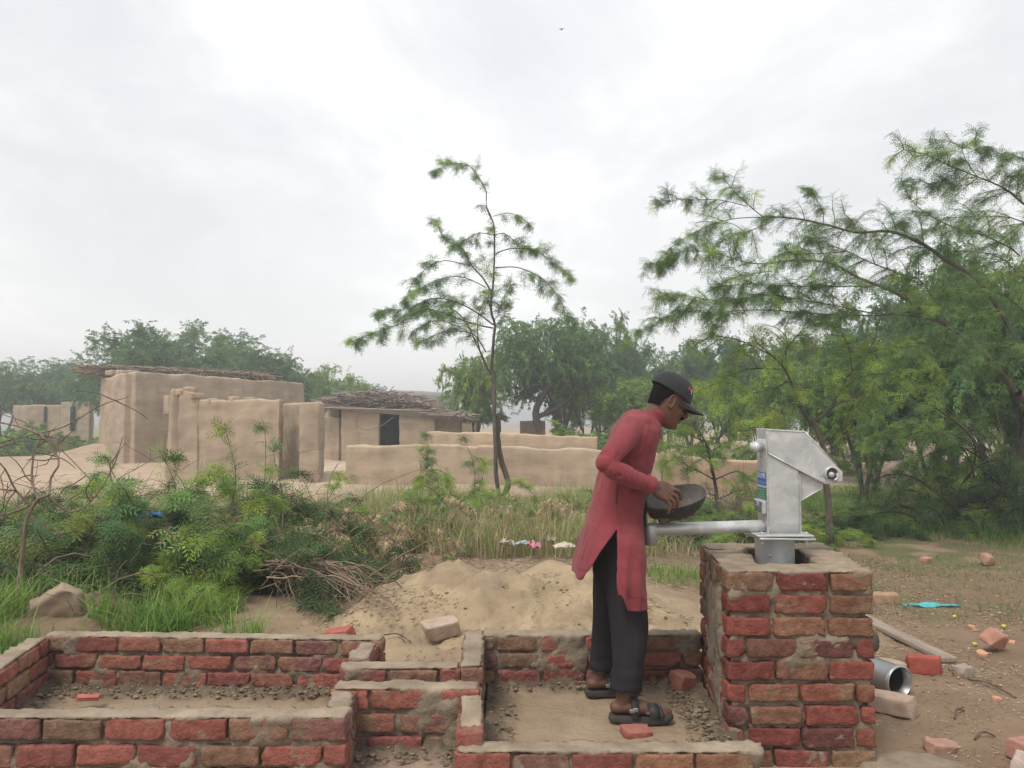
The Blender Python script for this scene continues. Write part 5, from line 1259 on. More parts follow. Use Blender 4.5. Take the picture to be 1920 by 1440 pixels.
def hand_branch(W, Lf, pts, r0, r1, rg, pal, dens=5.0, tl=.55, sp=.045, size=1.0, f0=.25, droop=.35, sub=.5, both=False, bias=(0, 0, 0.1), planar=0.0, tipleaf=True, barkc=(1, 1, 1)):
    both = True
    p = smooth_path(pts, .12); n = len(p); L = np.linalg.norm(np.diff(p, axis=0), axis=1).sum()
    wob = 0.018 * np.stack((vnoise(p * 2.2, 1), vnoise(p * 2.2, 2), vnoise(p * 2.2, 3)), -1); p = p + wob * 2
    rr = np.linspace(r0, r1, n); tube(W, p, rr, 7 if r0 > .02 else 5, 0, barkc, rough=.08, seed=rg.randint(99))
    t = nrm(np.gradient(p, axis=0)); m = int(L * dens)
    for k in range(m):
        s = f0 + (1 - f0) * (k + rg.rand()) / m; i = min(n - 1, int(s * n)); az = rg.uniform(0, 2 * math.pi)
        a = nrm(np.cross(t[i], (0.1, .9, .3))); b = np.cross(t[i], a); sd = a * math.cos(az) + b * math.sin(az)
        if planar: sd = sd * (1 - planar) + nrm(np.cross(t[i], (0, 0, 1))) * rg.choice((-1, 1)) * planar
        d = t[i] * rg.uniform(.35, .9) + sd * .8 + np.array(bias); l = tl * rg.uniform(.35, 1.15) * (1.15 - .65 * s)
        tw = grow(p[i], d, l, droop, rg); c = pickcol(rg, pal); tube(W, tw, np.linspace(.006, .0025, len(tw)), 3, 0, barkc)
        leaves_on(Lf, tw, sp, size, c, rg, f0=.12, both=both)
        if rg.rand() < sub:
            j = rg.randint(1, 4); t2 = grow(tw[j], nrm(tw[j + 1] - tw[j]) + rg.normal(0, .7, 3), l * .6, droop, rg, 4); tube(W, t2, .003, 3, 0, barkc); leaves_on(Lf, t2, sp, size, c, rg, both=both)
    if tipleaf: leaves_on(Lf, p, sp * 1.3, size, pickcol(rg, pal), rg, f0=max(f0, .35), both=both)
def plant(name, label, cat, loc, W, Lf, tpl, group=None, extra=None):
    t = tag(empty(name, loc), label, cat, group)
    mb = MB(); Lf.to(mb, tpl)
    part(W, 'trunk' if cat == 'tree' else 'stems', M['bark'], t)
    if Lf.p: part(mb, 'crown' if cat == 'tree' else 'foliage', M['leaf'], t, False)
    return t

# --- slender sapling in the middle
def Z3(pts, Y, dy=None):
    o = []
    for k, q in enumerate(pts):
        yy = Y + (0 if dy is None else dy * k / max(1, len(pts) - 1)); o.append(P(640 + q[0] / 2.88, 280 + q[1] / 2.88, yy))
    return np.array(o)
YS = 12.3; rg = rs(11); W = MB(); Lf = Leaves(); pal = [G1, GB, G1, GL, GB]
base = P(944, 962, YS); base[2] = gz(base[0], base[1]) - .1
W2 = W
tube(W, smooth_path([base, P(946, 930, YS), P(953, 905, YS), P(941, 868, YS), P(934, 830, YS), P(931, 780, YS)], .1), np.linspace(.048, .030, 60)[:len(smooth_path([base, P(946, 930, YS), P(953, 905, YS), P(941, 868, YS), P(934, 830, YS), P(931, 780, YS)], .1))], 8, 0, (1.0, .9, .8), rough=.1)
st2_ = smooth_path([base, P(931, 900, YS - .1), P(929, 840, YS - .15), P(927, 790, YS - .12), P(926, 740, YS - .1), P(925, 697, YS)], .1); tube(W, st2_, np.linspace(.036, .028, len(st2_)), 8, 0, (.9, .9, .9), rough=.1)
hb_ = lambda pts, r0, r1, dy=0.0, **k: hand_branch(W, Lf, Z3(pts, YS, dy), r0, r1, rg, pal, **{**dict(dens=7.0, tl=.36, sp=.055, size=1.25, droop=.2, sub=.4), **k})
hb_([(820, 1200), (825, 1080), (826, 950), (800, 850), (815, 700), (822, 560), (820, 400), (790, 310)], .026, .010, dens=2.6, f0=.3, tl=.30)
hb_([(820, 400), (790, 310), (785, 235), (740, 165), (690, 90), (600, 78), (505, 118)], .012, .004, dens=6, f0=.35, tl=.22)
hb_([(800, 760), (760, 690), (700, 620), (650, 530), (570, 490), (515, 395)], .016, .004, .5, tl=.30)
hb_([(690, 625), (560, 600), (460, 645), (380, 720), (335, 810)], .009, .003, .3, tl=.30)
hb_([(770, 735), (700, 700), (620, 680), (500, 705), (400, 765)], .009, .003, -.3, tl=.26)
hb_([(815, 940), (720, 870), (600, 815), (480, 795), (350, 862), (240, 868), (195, 880)], .014, .003, .8, dens=8, tl=.34, sub=.6)
hb_([(815, 960), (700, 930), (560, 880), (420, 880), (300, 945), (180, 985), (55, 1028)], .014, .003, -.8, dens=8, tl=.34, sub=.6)
hb_([(790, 1100), (720, 1000), (600, 975), (500, 1005), (440, 1040)], .012, .003, -.4, dens=7, tl=.30)
hb_([(815, 1210), (770, 1120), (735, 1050), (700, 980), (640, 900), (560, 840)], .018, .006, .4, dens=5, f0=.45)
hb_([(828, 1230), (760, 1100), (745, 1010), (745, 900), (790, 800)], .014, .006, -.4, dens=4, f0=.4)
hb_([(700, 925), (640, 955), (560, 930), (480, 935), (380, 980)], .008, .003, .4, dens=7, tl=.3)
hb_([(828, 560), (900, 535), (1050, 538), (1130, 610), (1190, 660), (1225, 705)], .011, .003, .5, dens=7, tl=.30)
hb_([(828, 630), (950, 628), (1060, 685), (1130, 750), (1200, 835), (1265, 930)], .011, .003, -.5, dens=7, tl=.30)
hb_([(820, 365), (900, 352), (960, 375), (1005, 398)], .007, .003, 0, dens=7, tl=.18)
hb_([(822, 470), (880, 455), (960, 500), (1050, 545)], .008, .003, .4, dens=7, tl=.28)
hb_([(822, 470), (740, 455), (670, 480), (620, 510)], .008, .003, -.3, dens=7, tl=.24)
hb_([(828, 560), (800, 600), (765, 590)], .006, .003, 0, dens=7, tl=.2)
hb_([(840, 880), (880, 800), (920, 730)], .008, .003, .3, dens=7, tl=.22)
hb_([(840, 880), (890, 860), (900, 830)], .006, .003, .3, dens=6, tl=.18)
hb_([(800, 850), (760, 780), (730, 800)], .006, .003, -.3, dens=7, tl=.2)
plant('thorn_sapling', 'tall slender acacia-like sapling with hooked tip in front of the low mud wall', 'tree', tuple(base), W, Lf, TPL['mid'])

# --- big leaning tree at the right edge
def Z4(pts, Y, dy=0.0): return np.array([P(1180 + q[0] / 2.595, 240 + q[1] / 2.595, Y + dy * k / max(1, len(pts) - 1)) for k, q in enumerate(pts)])
YR = 8.6; rg = rs(21); W = MB(); Lf = Leaves(); pal = [G1, G2, GB, G1, GL]
base = np.array((6.55, 9.0, gz(6.55, 9.0) - .1))
kw = dict(dens=10.5, tl=.52, sp=.042, size=1.0, droop=.22, sub=.55)
def hr(pts, r0, r1, dy=0.0, Y=YR, **k): hand_branch(W, Lf, Z4(pts, Y, dy), r0 * .68, r1 * .8, rg, pal, **{**kw, **k, 'dens': k.get('dens', 10.5) * 1.65})
fork = P(1985, 840, 8.8)
tube(W, smooth_path([base, (base + fork) / 2 + np.array((.1, 0, 0)), fork], .15), .085, 9, 0, (1, .9, .85), rough=.08)
tube(W, smooth_path([fork, P(1950, 775, 8.7), Z4([(1890, 1290)], YR)[0]], .15), np.linspace(.07, .055, 9)[:len(smooth_path([fork, P(1950, 775, 8.7), Z4([(1890, 1290)], YR)[0]], .15))], 9, 0, (1.15, 1.0, .9), rough=.08)
q_ = smooth_path([fork, P(1975, 740, 8.7), P(1945, 690, 8.7), Z4([(1905, 1075)], YR)[0]], .15); tube(W, q_, np.linspace(.06, .045, len(q_)), 9, 0, (1.3, 1.05, .9), rough=.1)
hr([(1890, 1290), (1740, 1120), (1600, 985), (1450, 895), (1250, 780), (1110, 722), (1000, 660), (850, 640), (740, 655)], .052, .010, f0=.35, dens=5)
hr([(1905, 1075), (1850, 970), (1760, 830), (1650, 705), (1500, 610), (1380, 548), (1250, 505), (1100, 508), (950, 470), (800, 440), (650, 430)], .044, .010, .3, f0=.35, dens=6)
hr([(650, 430), (570, 350), (500, 285), (460, 240), (430, 235)], .010, .003, 0, Y=8.9, tl=.34, dens=9)
hr([(580, 370), (480, 345), (380, 340), (300, 345), (230, 345), (150, 372)], .008, .003, 0, Y=8.9, tl=.28, dens=8)
hr([(650, 430), (540, 430), (420, 460), (330, 500), (250, 550), (180, 600), (112, 660)], .009, .003, -.3, Y=8.9, tl=.32, dens=8)
hr([(700, 450), (600, 490), (500, 520), (430, 570), (400, 620)], .008, .003, -.6, Y=8.9, tl=.40, dens=8)
hr([(740, 655), (600, 665), (450, 625), (330, 600), (240, 600), (150, 650)], .009, .003, 0, tl=.30, dens=8)
hr([(1165, 765), (1050, 765), (900, 770), (700, 765), (560, 760), (450, 770)], .012, .004, -.3, tl=.42, dens=8)
hr([(700, 700), (600, 715), (500, 735), (440, 765)], .008, .003, -.3, tl=.36, dens=7)
hr([(1450, 900), (1200, 890), (950, 850), (720, 815), (560, 830), (420, 830), (280, 825), (150, 802)], .014, .003, -.5, tl=.40, dens=8)
hr([(1500, 930), (1200, 900), (950, 900), (700, 880), (520, 890), (400, 900), (250, 895), (120, 960), (0, 985)], .014, .003, .5, tl=.38, dens=8)
hr([(520, 895), (440, 920), (415, 985)], .005, .003, .3, tl=.22, dens=8)
hr([(1580, 980), (1430, 760), (1300, 712), (1150, 640), (1060, 600), (950, 560), (880, 530)], .018, .004, .5, tl=.48, dens=8)
hr([(1050, 600), (900, 610), (780, 600), (700, 640)], .010, .004, -.4, tl=.45, dens=8)
hr([(950, 470), (935, 400), (900, 340), (885, 300)], .008, .003, 0, Y=8.9, tl=.28, dens=9)
hr([(1100, 508), (1090, 450), (1060, 415)], .007, .003, .2, Y=8.9, tl=.34, dens=10)
hr([(1250, 505), (1290, 480), (1320, 470)], .005, .003, .2, Y=8.9, tl=.2, dens=8)
hr([(1960, 400), (1800, 292), (1700, 248), (1550, 188), (1450, 135), (1335, 108)], .018, .004, -.3, Y=8.2, tl=.44, dens=9, f0=.1)
hr([(1700, 250), (1640, 160), (1620, 90), (1680, 45)], .008, .003, 0, Y=8.2, tl=.34, dens=8)
hr([(1640, 120), (1720, 80), (1780, 110)], .006, .003, 0, Y=8.2, tl=.2, dens=7)
hr([(1550, 190), (1500, 110), (1470, 70)], .006, .003, 0, Y=8.2, tl=.24, dens=8)
hr([(1700, 270), (1600, 290), (1520, 260), (1440, 280)], .007, .003, 0, Y=8.2, tl=.34, dens=8)
hr([(1900, 620), (1860, 590), (1700, 520), (1550, 470), (1430, 410), (1370, 350), (1330, 285)], .014, .003, .2, Y=8.4, tl=.40, dens=8, f0=.1)
hr([(1980, 260), (1920, 160), (1860, 140), (1815, 160)], .008, .003, 0, Y=8.0, tl=.24, dens=8)
hr([(1990, 330), (1930, 240), (1880, 230), (1855, 240)], .006, .003, 0, Y=8.0, tl=.24, dens=8)
hr([(1960, 760), (1820, 640), (1700, 600), (1560, 600), (1420, 620)], .014, .004, .8, tl=.6, dens=8, f0=.1)
hr([(1960, 500), (1860, 440), (1740, 420), (1600, 430), (1500, 500)], .012, .004, .8, tl=.5, dens=7, f0=.1)
hr([(1990, 950), (1880, 860), (1760, 800), (1600, 800), (1450, 860)], .014, .004, -.7, tl=.6, dens=8, f0=.1)
hr([(1990, 1150), (1850, 1080), (1700, 1050), (1500, 1060), (1350, 1100)], .014, .004, -.9, tl=.6, dens=8, f0=.1)
hr([(1990, 700), (1900, 700), (1800, 740), (1700, 800)], .012, .004, 1.2, tl=.6, dens=8, f0=.1)
hr([(1990, 450), (1900, 480), (1800, 560), (1650, 640)], .012, .004, 1.2, tl=.6, dens=8, f0=.1)
plant('thorn_tree', 'large leaning thorn tree with feathery branches reaching in from the right edge', 'tree', tuple(base), W, Lf, TPL['near'])

# --- young forked tree behind the pump
rg = rs(31); W = MB(); Lf = Leaves(); pal = [GL, G1, GL, GY * .9]; YM = 8.9
base = P(1558, 1034, YM); base[2] = gz(base[0], base[1]) - .08
def hmn(pts, r0, r1, dy=0.0, **k): hand_branch(W, Lf, np.array([P(a, b, YM + dy * i_ / max(1, len(pts) - 1)) for i_, (a, b) in enumerate(pts)]), r0, r1, rg, pal, **{**dict(dens=6, tl=.5, sp=.045, size=1.05, droop=.3, sub=.5, barkc=(.85, .85, .8)), **k})
q_ = smooth_path([base, P(1555, 985, YM), P(1553, 940, YM), P(1548, 900, YM), P(1547, 860, YM), P(1538, 820, YM), P(1525, 792, YM)], .08); tube(W, q_, np.linspace(.048, .030, len(q_)), 8, 0, (.85, .85, .8), rough=.08)
hmn([(1525, 792), (1495, 755), (1478, 712), (1466, 682), (1448, 662), (1420, 640)], .024, .005, -.4, f0=.35)
hmn([(1478, 712), (1476, 680), (1478, 650), (1470, 615)], .012, .004, .4, f0=.2)
hmn([(1525, 795), (1560, 762), (1580, 728), (1598, 695), (1628, 660), (1645, 625)], .022, .005, .4, f0=.35)
hmn([(1560, 765), (1585, 752), (1620, 745), (1660, 735)], .010, .003, -.5, f0=.15)
hmn([(1490, 740), (1520, 727), (1560, 722)], .008, .003, -.5, f0=.15)
hmn([(1466, 690), (1420, 690), (1380, 700), (1340, 720), (1300, 735)], .012, .003, -.6, f0=.1)
hmn([(1448, 662), (1400, 640), (1350, 630), (1300, 640)], .010, .003, .5, f0=.1)
hmn([(1478, 712), (1440, 735), (1390, 745), (1350, 765)], .010, .003, -.8, f0=.1)
hmn([(1598, 695), (1590, 650), (1570, 610)], .010, .003, 0, f0=.1)
hmn([(1628, 660), (1680, 650), (1730, 665)], .010, .003, .7, f0=.1)
hmn([(1478, 650), (1510, 620), (1540, 600)], .010, .003, .7, f0=.1)
hmn([(1580, 728), (1630, 700), (1690, 700), (1740, 720)], .010, .003, -.7, f0=.1)
hmn([(1495, 755), (1450, 775), (1410, 800)], .008, .003, -.7, f0=.1, tl=.35)
hmn([(1547, 860), (1575, 840), (1590, 800), (1600, 770)], .010, .003, .6, f0=.3, tl=.3, dens=4)
plant('forked_tree', 'young thorn tree with forked stem just behind the hand pump', 'tree', tuple(base), W, Lf, TPL['mid'])

# --- generic trees (several shapes, copied)
def gen_tree(seed, Hh=6.0, Rr=3.6, pal=None, nleaf=1.0, tpl='far', size=1.35, low=.25, spread=1.0):
    rg = rs(seed); W = MB(); Lf = Leaves(); pal = pal or [G1, GB, G2, GL, GD]
    nst = rg.randint(2, 4); ends = []
    for s in range(nst):
        az = 2 * math.pi * (s + rg.rand() * .6) / nst; top = np.array((math.cos(az) * Rr * .28, math.sin(az) * Rr * .28, Hh * .42))
        p = smooth_path([(rg.normal(0, .08), rg.normal(0, .08), -.3), tuple(top * np.array((.35, .35, .4)) + rg.normal(0, .12, 3)), tuple(top)], .25)
        tube(W, p, np.linspace(.13, .08, len(p)), 7, 0, (.8, .8, .8), rough=.1, seed=s)
        for k in range(5):
            a2 = az + rg.uniform(-1.3, 1.3); e = rg.uniform(.30, 1.0)
            tgt = np.array((math.cos(a2) * Rr * rg.uniform(.45, .85) * spread, math.sin(a2) * Rr * rg.uniform(.45, .85) * spread, Hh * (.50 + .42 * e) * (1.0 - .1 * rg.rand())))
            mid = (top + tgt) / 2 + np.array((0, 0, Hh * .08)) + rg.normal(0, .15, 3); b0 = p[rg.randint(len(p) // 2, len(p))]
            q = smooth_path([b0, mid, tgt], .3); tube(W, q, np.linspace(.06, .02, len(q)), 5, 0, (.7, .7, .7)); ends.append((q, .55))
            for j in range(4):
                c = q[rg.randint(len(q) // 3, len(q))]; d = nrm(nrm(c * np.array((1, 1, .25))) + rg.normal(0, .6, 3)); g = grow(c, d + np.array((0, 0, .25)), Rr * rg.uniform(.25, .5), .8, rg, 6); tube(W, g, np.linspace(.022, .006, len(g)), 4, 0, (.7, .7, .7)); ends.append((g, .15))
    for q, f0 in ends:
        m = int(30 * nleaf)
        for k in range(m):
            c = q[int((f0 + (1 - f0) * rg.rand()) * (len(q) - 1))]; d = rg.normal(0, 1, 3); d = d + nrm(c - np.array((0, 0, Hh * .45))) * .9
            tw = grow(c, d, rg.uniform(.25, .8) * Rr / 3.6, .30, rg, 4, .25); leaves_on(Lf, tw, .09, size, pickcol(rg, pal), rg, droop=.3, both=True)
    for k in range(int(520 * nleaf)):      # fill of fine twigs through the crown shell
        az = rg.uniform(0, 2 * math.pi); e = rg.uniform(-.35, 1.0); r_ = Rr * math.sqrt(max(0, 1 - (e * .9) ** 2)) * rg.uniform(.55, .98); c = np.array((math.cos(az) * r_, math.sin(az) * r_, Hh * (.55 + .40 * e)))
        if fbm((c * .9)[None], 3, seed)[0] < -.10: continue
        d = nrm(c - np.array((0, 0, Hh * .4))) + rg.normal(0, .6, 3) + np.array((0, 0, .1)); tw = grow(c - d * .3, d, rg.uniform(.4, 1.0), .35, rg, 4, .25); leaves_on(Lf, tw, .09, size, pickcol(rg, pal), rg, droop=.3, both=True)
    mb = MB(); Lf.to(mb, TPL[tpl]); return W, mb
protos = []
def proto_tree(name, label, W, mb):
    t = tag(empty(name, (0, 0, 0)), label, 'tree'); part(W, 'trunk', M['bark'], t); part(mb, 'crown', M['leaf'], t, False); return t
VARS = [gen_tree(101), gen_tree(102, 5.6, 4.2, [GB, G2, GB]), gen_tree(103, 6.4, 3.2, [G1, GL, GL]), gen_tree(104, 5.8, 4.6, [GB, G1, G2], 1.1), gen_tree(105, 5.0, 3.8, [GL, GY, G1, G2, GL])]
PR = [None] * len(VARS)
def tree_at(px, py_top, Y, wpx, var, label, name='thorn_tree', group='thorn trees behind the village', rot=None, zb=-.1):
    W, mb = VARS[var]; dims = [(6.0, 3.6), (5.6, 4.2), (6.4, 3.2), (5.8, 4.6), (5.0, 3.8)][var]
    x = (px - 960) / FPX * Y; ztop = CAMZ + (HOR - py_top) / FPX * Y
    if PR[var] is None:
        t = proto_tree(name, label, W, mb); PR[var] = t
    else: t = copy_tree(PR[var]); t.name = name
    t['label'] = label; t['group'] = group
    t.location = (x, Y, zb); sw_ = wpx / FPX * Y / (2 * dims[1] * 1.02); t.scale = (sw_, sw_, (ztop - zb) / (dims[0] * 1.04)); t.rotation_euler = (0, 0, rot if rot is not None else px * .37)
    return t
tl_ = [
 (375, 600, 41, 400, 3, 'broad domed thorn tree directly behind the tall mud house'), (240, 622, 43, 230, 1, 'wide tree left of the dome behind the tall mud house'), (505, 645, 42, 190, 0, 'lower tree right of the dome behind the tall mud house'),
 (60, 660, 52, 260, 1, 'hazy tree over the distant mud house at far left'), (150, 680, 56, 200, 3, 'pale low tree between far left and the tall mud house'), (10, 672, 48, 160, 0, 'hazy tree cut by the left edge'),
 (628, 672, 46, 130, 2, 'small loose tree between tall mud house and thatched hut'), (690, 712, 60, 120, 1, 'tiny far tree above the brushwood roof'),
 (893, 650, 31, 150, 4, 'yellow green tree just behind the sapling'), (1050, 590, 33, 250, 0, 'dark trunked dense tree behind the second mud wall'), (1130, 612, 38, 230, 3, 'rounded tree right of the dark trunked one'),
 (1210, 640, 44, 200, 1, 'hazy tree left of the man\'s cap'), (1290, 655, 40, 190, 0, 'mid green tree above the man\'s cap'), (1360, 640, 34, 230, 3, 'broad tree right of the man\'s cap'),
 (1450, 610, 30, 240, 1, 'tree behind the pump head'), (1560, 600, 27, 260, 0, 'tree right of the pump head'), (1670, 580, 25, 280, 3, 'tall tree inside the right hand wood'),
 (1790, 520, 20, 320, 1, 'dark dense tree at right behind the leaning tree'), (1905, 470, 17, 340, 0, 'tallest dark tree at the right edge'), (1500, 660, 22, 210, 4, 'light green low tree left in the right hand wood'),
 (1330, 700, 24, 170, 4, 'light green low tree directly right of the cap'), (1640, 670, 18, 230, 2, 'feathery tree in the middle of the right hand wood'), (1740, 640, 15, 260, 4, 'bright feathery tree before the dark dense tree'),
 (1180, 690, 30, 170, 2, 'loose tree behind the man\'s back'), (1960, 560, 13, 300, 3, 'dark tree cropped by the right edge'),
 (1100, 700, 36, 130, 4, 'low green tree under the rounded tree'), (1250, 720, 30, 150, 1, 'low tree behind the man\'s face'), (1420, 715, 26, 150, 0, 'low dark tree left of the pump top'), (1590, 720, 22, 170, 1, 'low dark tree right of the forked stem'),
 (1885, 440, 12.5, 430, 3, 'tall crown of fine leaves just behind the leaning tree'), (1620, 600, 14, 260, 0, 'loose crown between the forked tree and the leaning tree'),
 (560, 690, 50, 110, 1, 'low tree peeking behind the right end of the tall mud house')]
for q in tl_: tree_at(*q)
# custom dark limbs of the dense tree by the second wall
W = MB(); rg = rs(41)
for pts, r0, r1 in (([(1012, 808), (1004, 775), (1018, 742), (1034, 715), (1032, 680)], .16, .09), ([(1006, 782), (1040, 768), (1070, 745), (1084, 715), (1080, 690)], .11, .06), ([(1034, 715), (1008, 695), (1003, 670)], .08, .05)):
    q_ = smooth_path([P(a, b, 30) for a, b in pts], .3); tube(W, q_, np.linspace(r0, r1, len(q_)), 7, 0, (.6, .6, .6), rough=.1)
Lf = Leaves()
for k in range(420):
    c = P(rg.uniform(940, 1130), rg.uniform(600, 700), 30 + rg.uniform(-1.5, 1.5)); tw = grow(c, rg.normal(0, 1, 3), .7, .6, rg, 4); leaves_on(Lf, tw, .09, 1.3, pickcol(rg, [G2, GB, G1]), rg, .6)
b_ = P(1012, 812, 30); plant('thorn_tree', 'tree with thick dark bent limbs standing behind the second mud wall', 'tree', tuple(b_), W, Lf, TPL['far'])

# --- bushes
def gen_bush(seed, Rr, Hh, pal, n=60, tpl='mid', size=1.1, sp=.05, barkc=(.6, .55, .5), dens=5.0, tl=.4, leafy=1.0, arch=.9, f0=.2):
    rg = rs(seed); W = MB(); Lf = Leaves()
    for k in range(n):
        az = rg.uniform(0, 2 * math.pi); el = rg.uniform(.35, 1.3); L = Hh * rg.uniform(.6, 1.35) + Rr * .45
        st = np.array((rg.normal(0, Rr * .22), rg.normal(0, Rr * .22), -.05)); d = np.array((math.cos(az) * math.cos(el), math.sin(az) * math.cos(el), math.sin(el)))
        p = grow(st, d, L, arch * rg.uniform(.3, 1.2), rg, 8, .2 if leafy < .1 else .15); p[:, 2] = np.where(p[:, 2] < .03, .03 + .35 * np.abs(p[:, 2] - .03), p[:, 2])
        if rg.rand() < leafy: hand_branch(W, Lf, p, .010, .003, rg, pal, dens=dens, tl=tl, sp=sp, size=size, f0=f0, sub=.3, droop=.4, barkc=barkc)
        else:
            tube(W, p, np.linspace(.008, .002, len(p)), 4, 0, np.array(barkc) * rg.uniform(.6, 1.15))
            for j in range(5): g = grow(p[rg.randint(2, 8)], rg.normal(0, 1, 3), rg.uniform(.15, .45), .1, rg, 4, .3); tube(W, g, np.linspace(.0035, .0015, 5), 3, 0, np.array(barkc) * rg.uniform(.6, 1.15))
    mb = MB(); Lf.to(mb, TPL[tpl]); return W, mb
def bush_thing(name, label, cat, loc, WM, scale=(1, 1, 1), rot=0.0, group=None):
    t = tag(empty(name, (0, 0, 0)), label, cat, group); part(WM[0], 'stems', M['bark'], t)
    if WM[1].v: part(WM[1], 'foliage', M['leaf'], t, False)
    t.location = loc; t.scale = scale; t.rotation_euler = (0, 0, rot); return t
def gl(px, Y): x = (px - 960) / FPX * Y; return (x, Y, gz(x, Y) - .03)
palg = [G1, G2, GL, GB, GD]
GRN = 'green thorn bushes in the left thicket'
b1 = gen_bush(201, 1.0, 1.0, [G2, GD, G1, GD * .7, G2], 40, 'broad', 1.0, .095, dens=4.2)
b2 = gen_bush(202, .9, 1.0, [GL, G1, GL, GY], 40, 'broad', .95, .095, dens=4.0)
B1 = bush_thing('thorn_bush', 'dark green bush filling the middle of the left thicket', 'bush', gl(400, 6.4), b1, (1, 1, .80), 0.3, GRN)
B2 = bush_thing('thorn_bush', 'bright green bush behind the blue plastic bag', 'bush', gl(270, 7.5), b2, (1.0, 1, .80), 0.0, GRN)
for k, (src, px, Y, s, sz_, lb_) in enumerate(((B1, 30, 6.9, .85, .62, 'dark green bush hanging over the left end of the thicket'), (B2, 480, 7.3, .85, .75, 'bright tipped bush in front of the ruined room'), (B1, 215, 6.1, .68, .62, 'dark leafy bush behind the brown rock slab'),
        (B1, 535, 6.6, .72, .65, 'dark bush behind the dry twig heap'), (B2, 120, 8.6, .9, .55, 'light bush behind the bare grey branch'), (B2, 350, 5.7, .52, .5, 'low bright bush just behind the long basin grass'),
        (B1, -90, 7.4, 1.0, .7, 'dark bush cut by the left edge'), (B2, 880, 10.5, .8, .85, 'green bush left of the sapling foot'), (B2, 1060, 11.0, .9, .6, 'low green bush right of the sapling foot'),
        (B1, 690, 9.0, .75, .6, 'low dark bush beneath the low mud wall end'), (B2, 560, 8.6, .7, .75, 'bush in front of the dark recess of the ruin'),
        (B1, 1290, 9.5, .8, .5, 'low dark bush behind the spout'), (B2, 1400, 9.2, .75, .5, 'low bush at the left of the pump column'), (B1, 1600, 10.0, .5, .4, 'low dark bush right of the pump'))):
    c = copy_tree(src); c.location = gl(px, Y); c.scale = (s, s, sz_); c.rotation_euler = (0, 0, k * 1.9 + .7); c['label'] = lb_; c.name = 'thorn_bush'
# airy small shrub between man and pump
W = MB(); Lf = Leaves(); rg = rs(51); pal = [GL, G1, GY * .8]; YB = 11.0
base = P(1345, 975, YB); base[2] = gz(base[0], base[1])
def hs(pts, r0, r1, dy=0.0, Y=YB, **k): hand_branch(W, Lf, np.array([P(a, b, Y + dy * i_ / max(1, len(pts) - 1)) for i_, (a, b) in enumerate(pts)]), r0, r1, rg, pal, **{**dict(dens=5, tl=.45, sp=.05, size=1.15, droop=.3, sub=.4, barkc=(.45, .42, .4)), **k})
hs([(1345, 975), (1340, 915), (1335, 870), (1325, 830), (1312, 808)], .035, .010, f0=.55)
for e, dy in (([(1338, 900), (1300, 880), (1260, 862), (1235, 880)], -.6), ([(1335, 870), (1290, 840), (1250, 835)], .5), ([(1330, 850), (1360, 830), (1400, 815)], .5), ([(1325, 830), (1280, 810), (1240, 815)], -.5), ([(1338, 900), (1380, 880), (1410, 900)], -.5), ([(1340, 930), (1290, 915), (1240, 920)], .5), ([(1340, 935), (1390, 920), (1420, 930)], .5), ([(1312, 808), (1330, 780), (1360, 760)], 0), ([(1312, 808), (1290, 795), (1260, 800)], 0)): hs(e, .010, .003, dy, f0=.15, dens=6)
plant('thorn_shrub', 'airy young shrub with dark stem between the man and the pump', 'bush', tuple(base), W, Lf, TPL['mid'])
# dark arching bush at right
W = MB(); Lf = Leaves(); rg = rs(61); pal = [GD * .7, G2 * .8, GD, G1 * .8, GL * .7]  # leaf colours lowered to stand in for shade inside the bush
bs = np.array((*X(1905, 10.6), 0)); bs[2] = gz(bs[0], bs[1]) - .05
for k in range(110):
    az = rg.uniform(math.pi * .55, math.pi * 1.75); el = rg.uniform(.30, 1.35); d = np.array((math.cos(az) * math.cos(el), math.sin(az) * math.cos(el) * .8, math.sin(el)))
    p = grow(bs + np.array((rg.normal(0, .55), rg.normal(0, .35), 0)), d, rg.uniform(1.0, 2.3), rg.uniform(.3, 1.2), rg, 9, .14); p[:, 2] = np.maximum(p[:, 2], .08)
    hand_branch(W, Lf, p, rg.uniform(.010, .03), .004, rg, pal, dens=3.0, tl=.6, sp=.055, size=1.2, f0=.45, sub=.4, barkc=(.32, .28, .25))
plant('thorn_bush', 'large dark bush with arching black stems at the right edge', 'bush', tuple(bs), W, Lf, TPL['mid'])
# drooping feathery branches hanging to the left of it
W = MB(); Lf = Leaves(); rg = rs(62); pal = [G1, G2, GL]
for k in range(13):
    s0 = P(rg.uniform(1720, 1900), rg.uniform(740, 840), rg.uniform(10.5, 12)); g = grow(s0, (-1, rg.uniform(-.5, .3), rg.uniform(-.3, .35)), rg.uniform(.8, 1.8), .5, rg, 7, .12)
    hand_branch(W, Lf, np.vstack(([bs + np.array((rg.normal(0, .3), .4, .2))], [(bs + s0) / 2 + np.array((0, 0, .3))], g)), .016, .003, rg, pal, dens=3.2, tl=.45, sp=.055, size=1.15, f0=.5, sub=.3, barkc=(.4, .36, .33))
plant('thorn_bush', 'feathery bush spreading low branches left of the dark arching bush', 'bush', tuple(bs + np.array((-.3, .4, 0))), W, Lf, TPL['mid'])
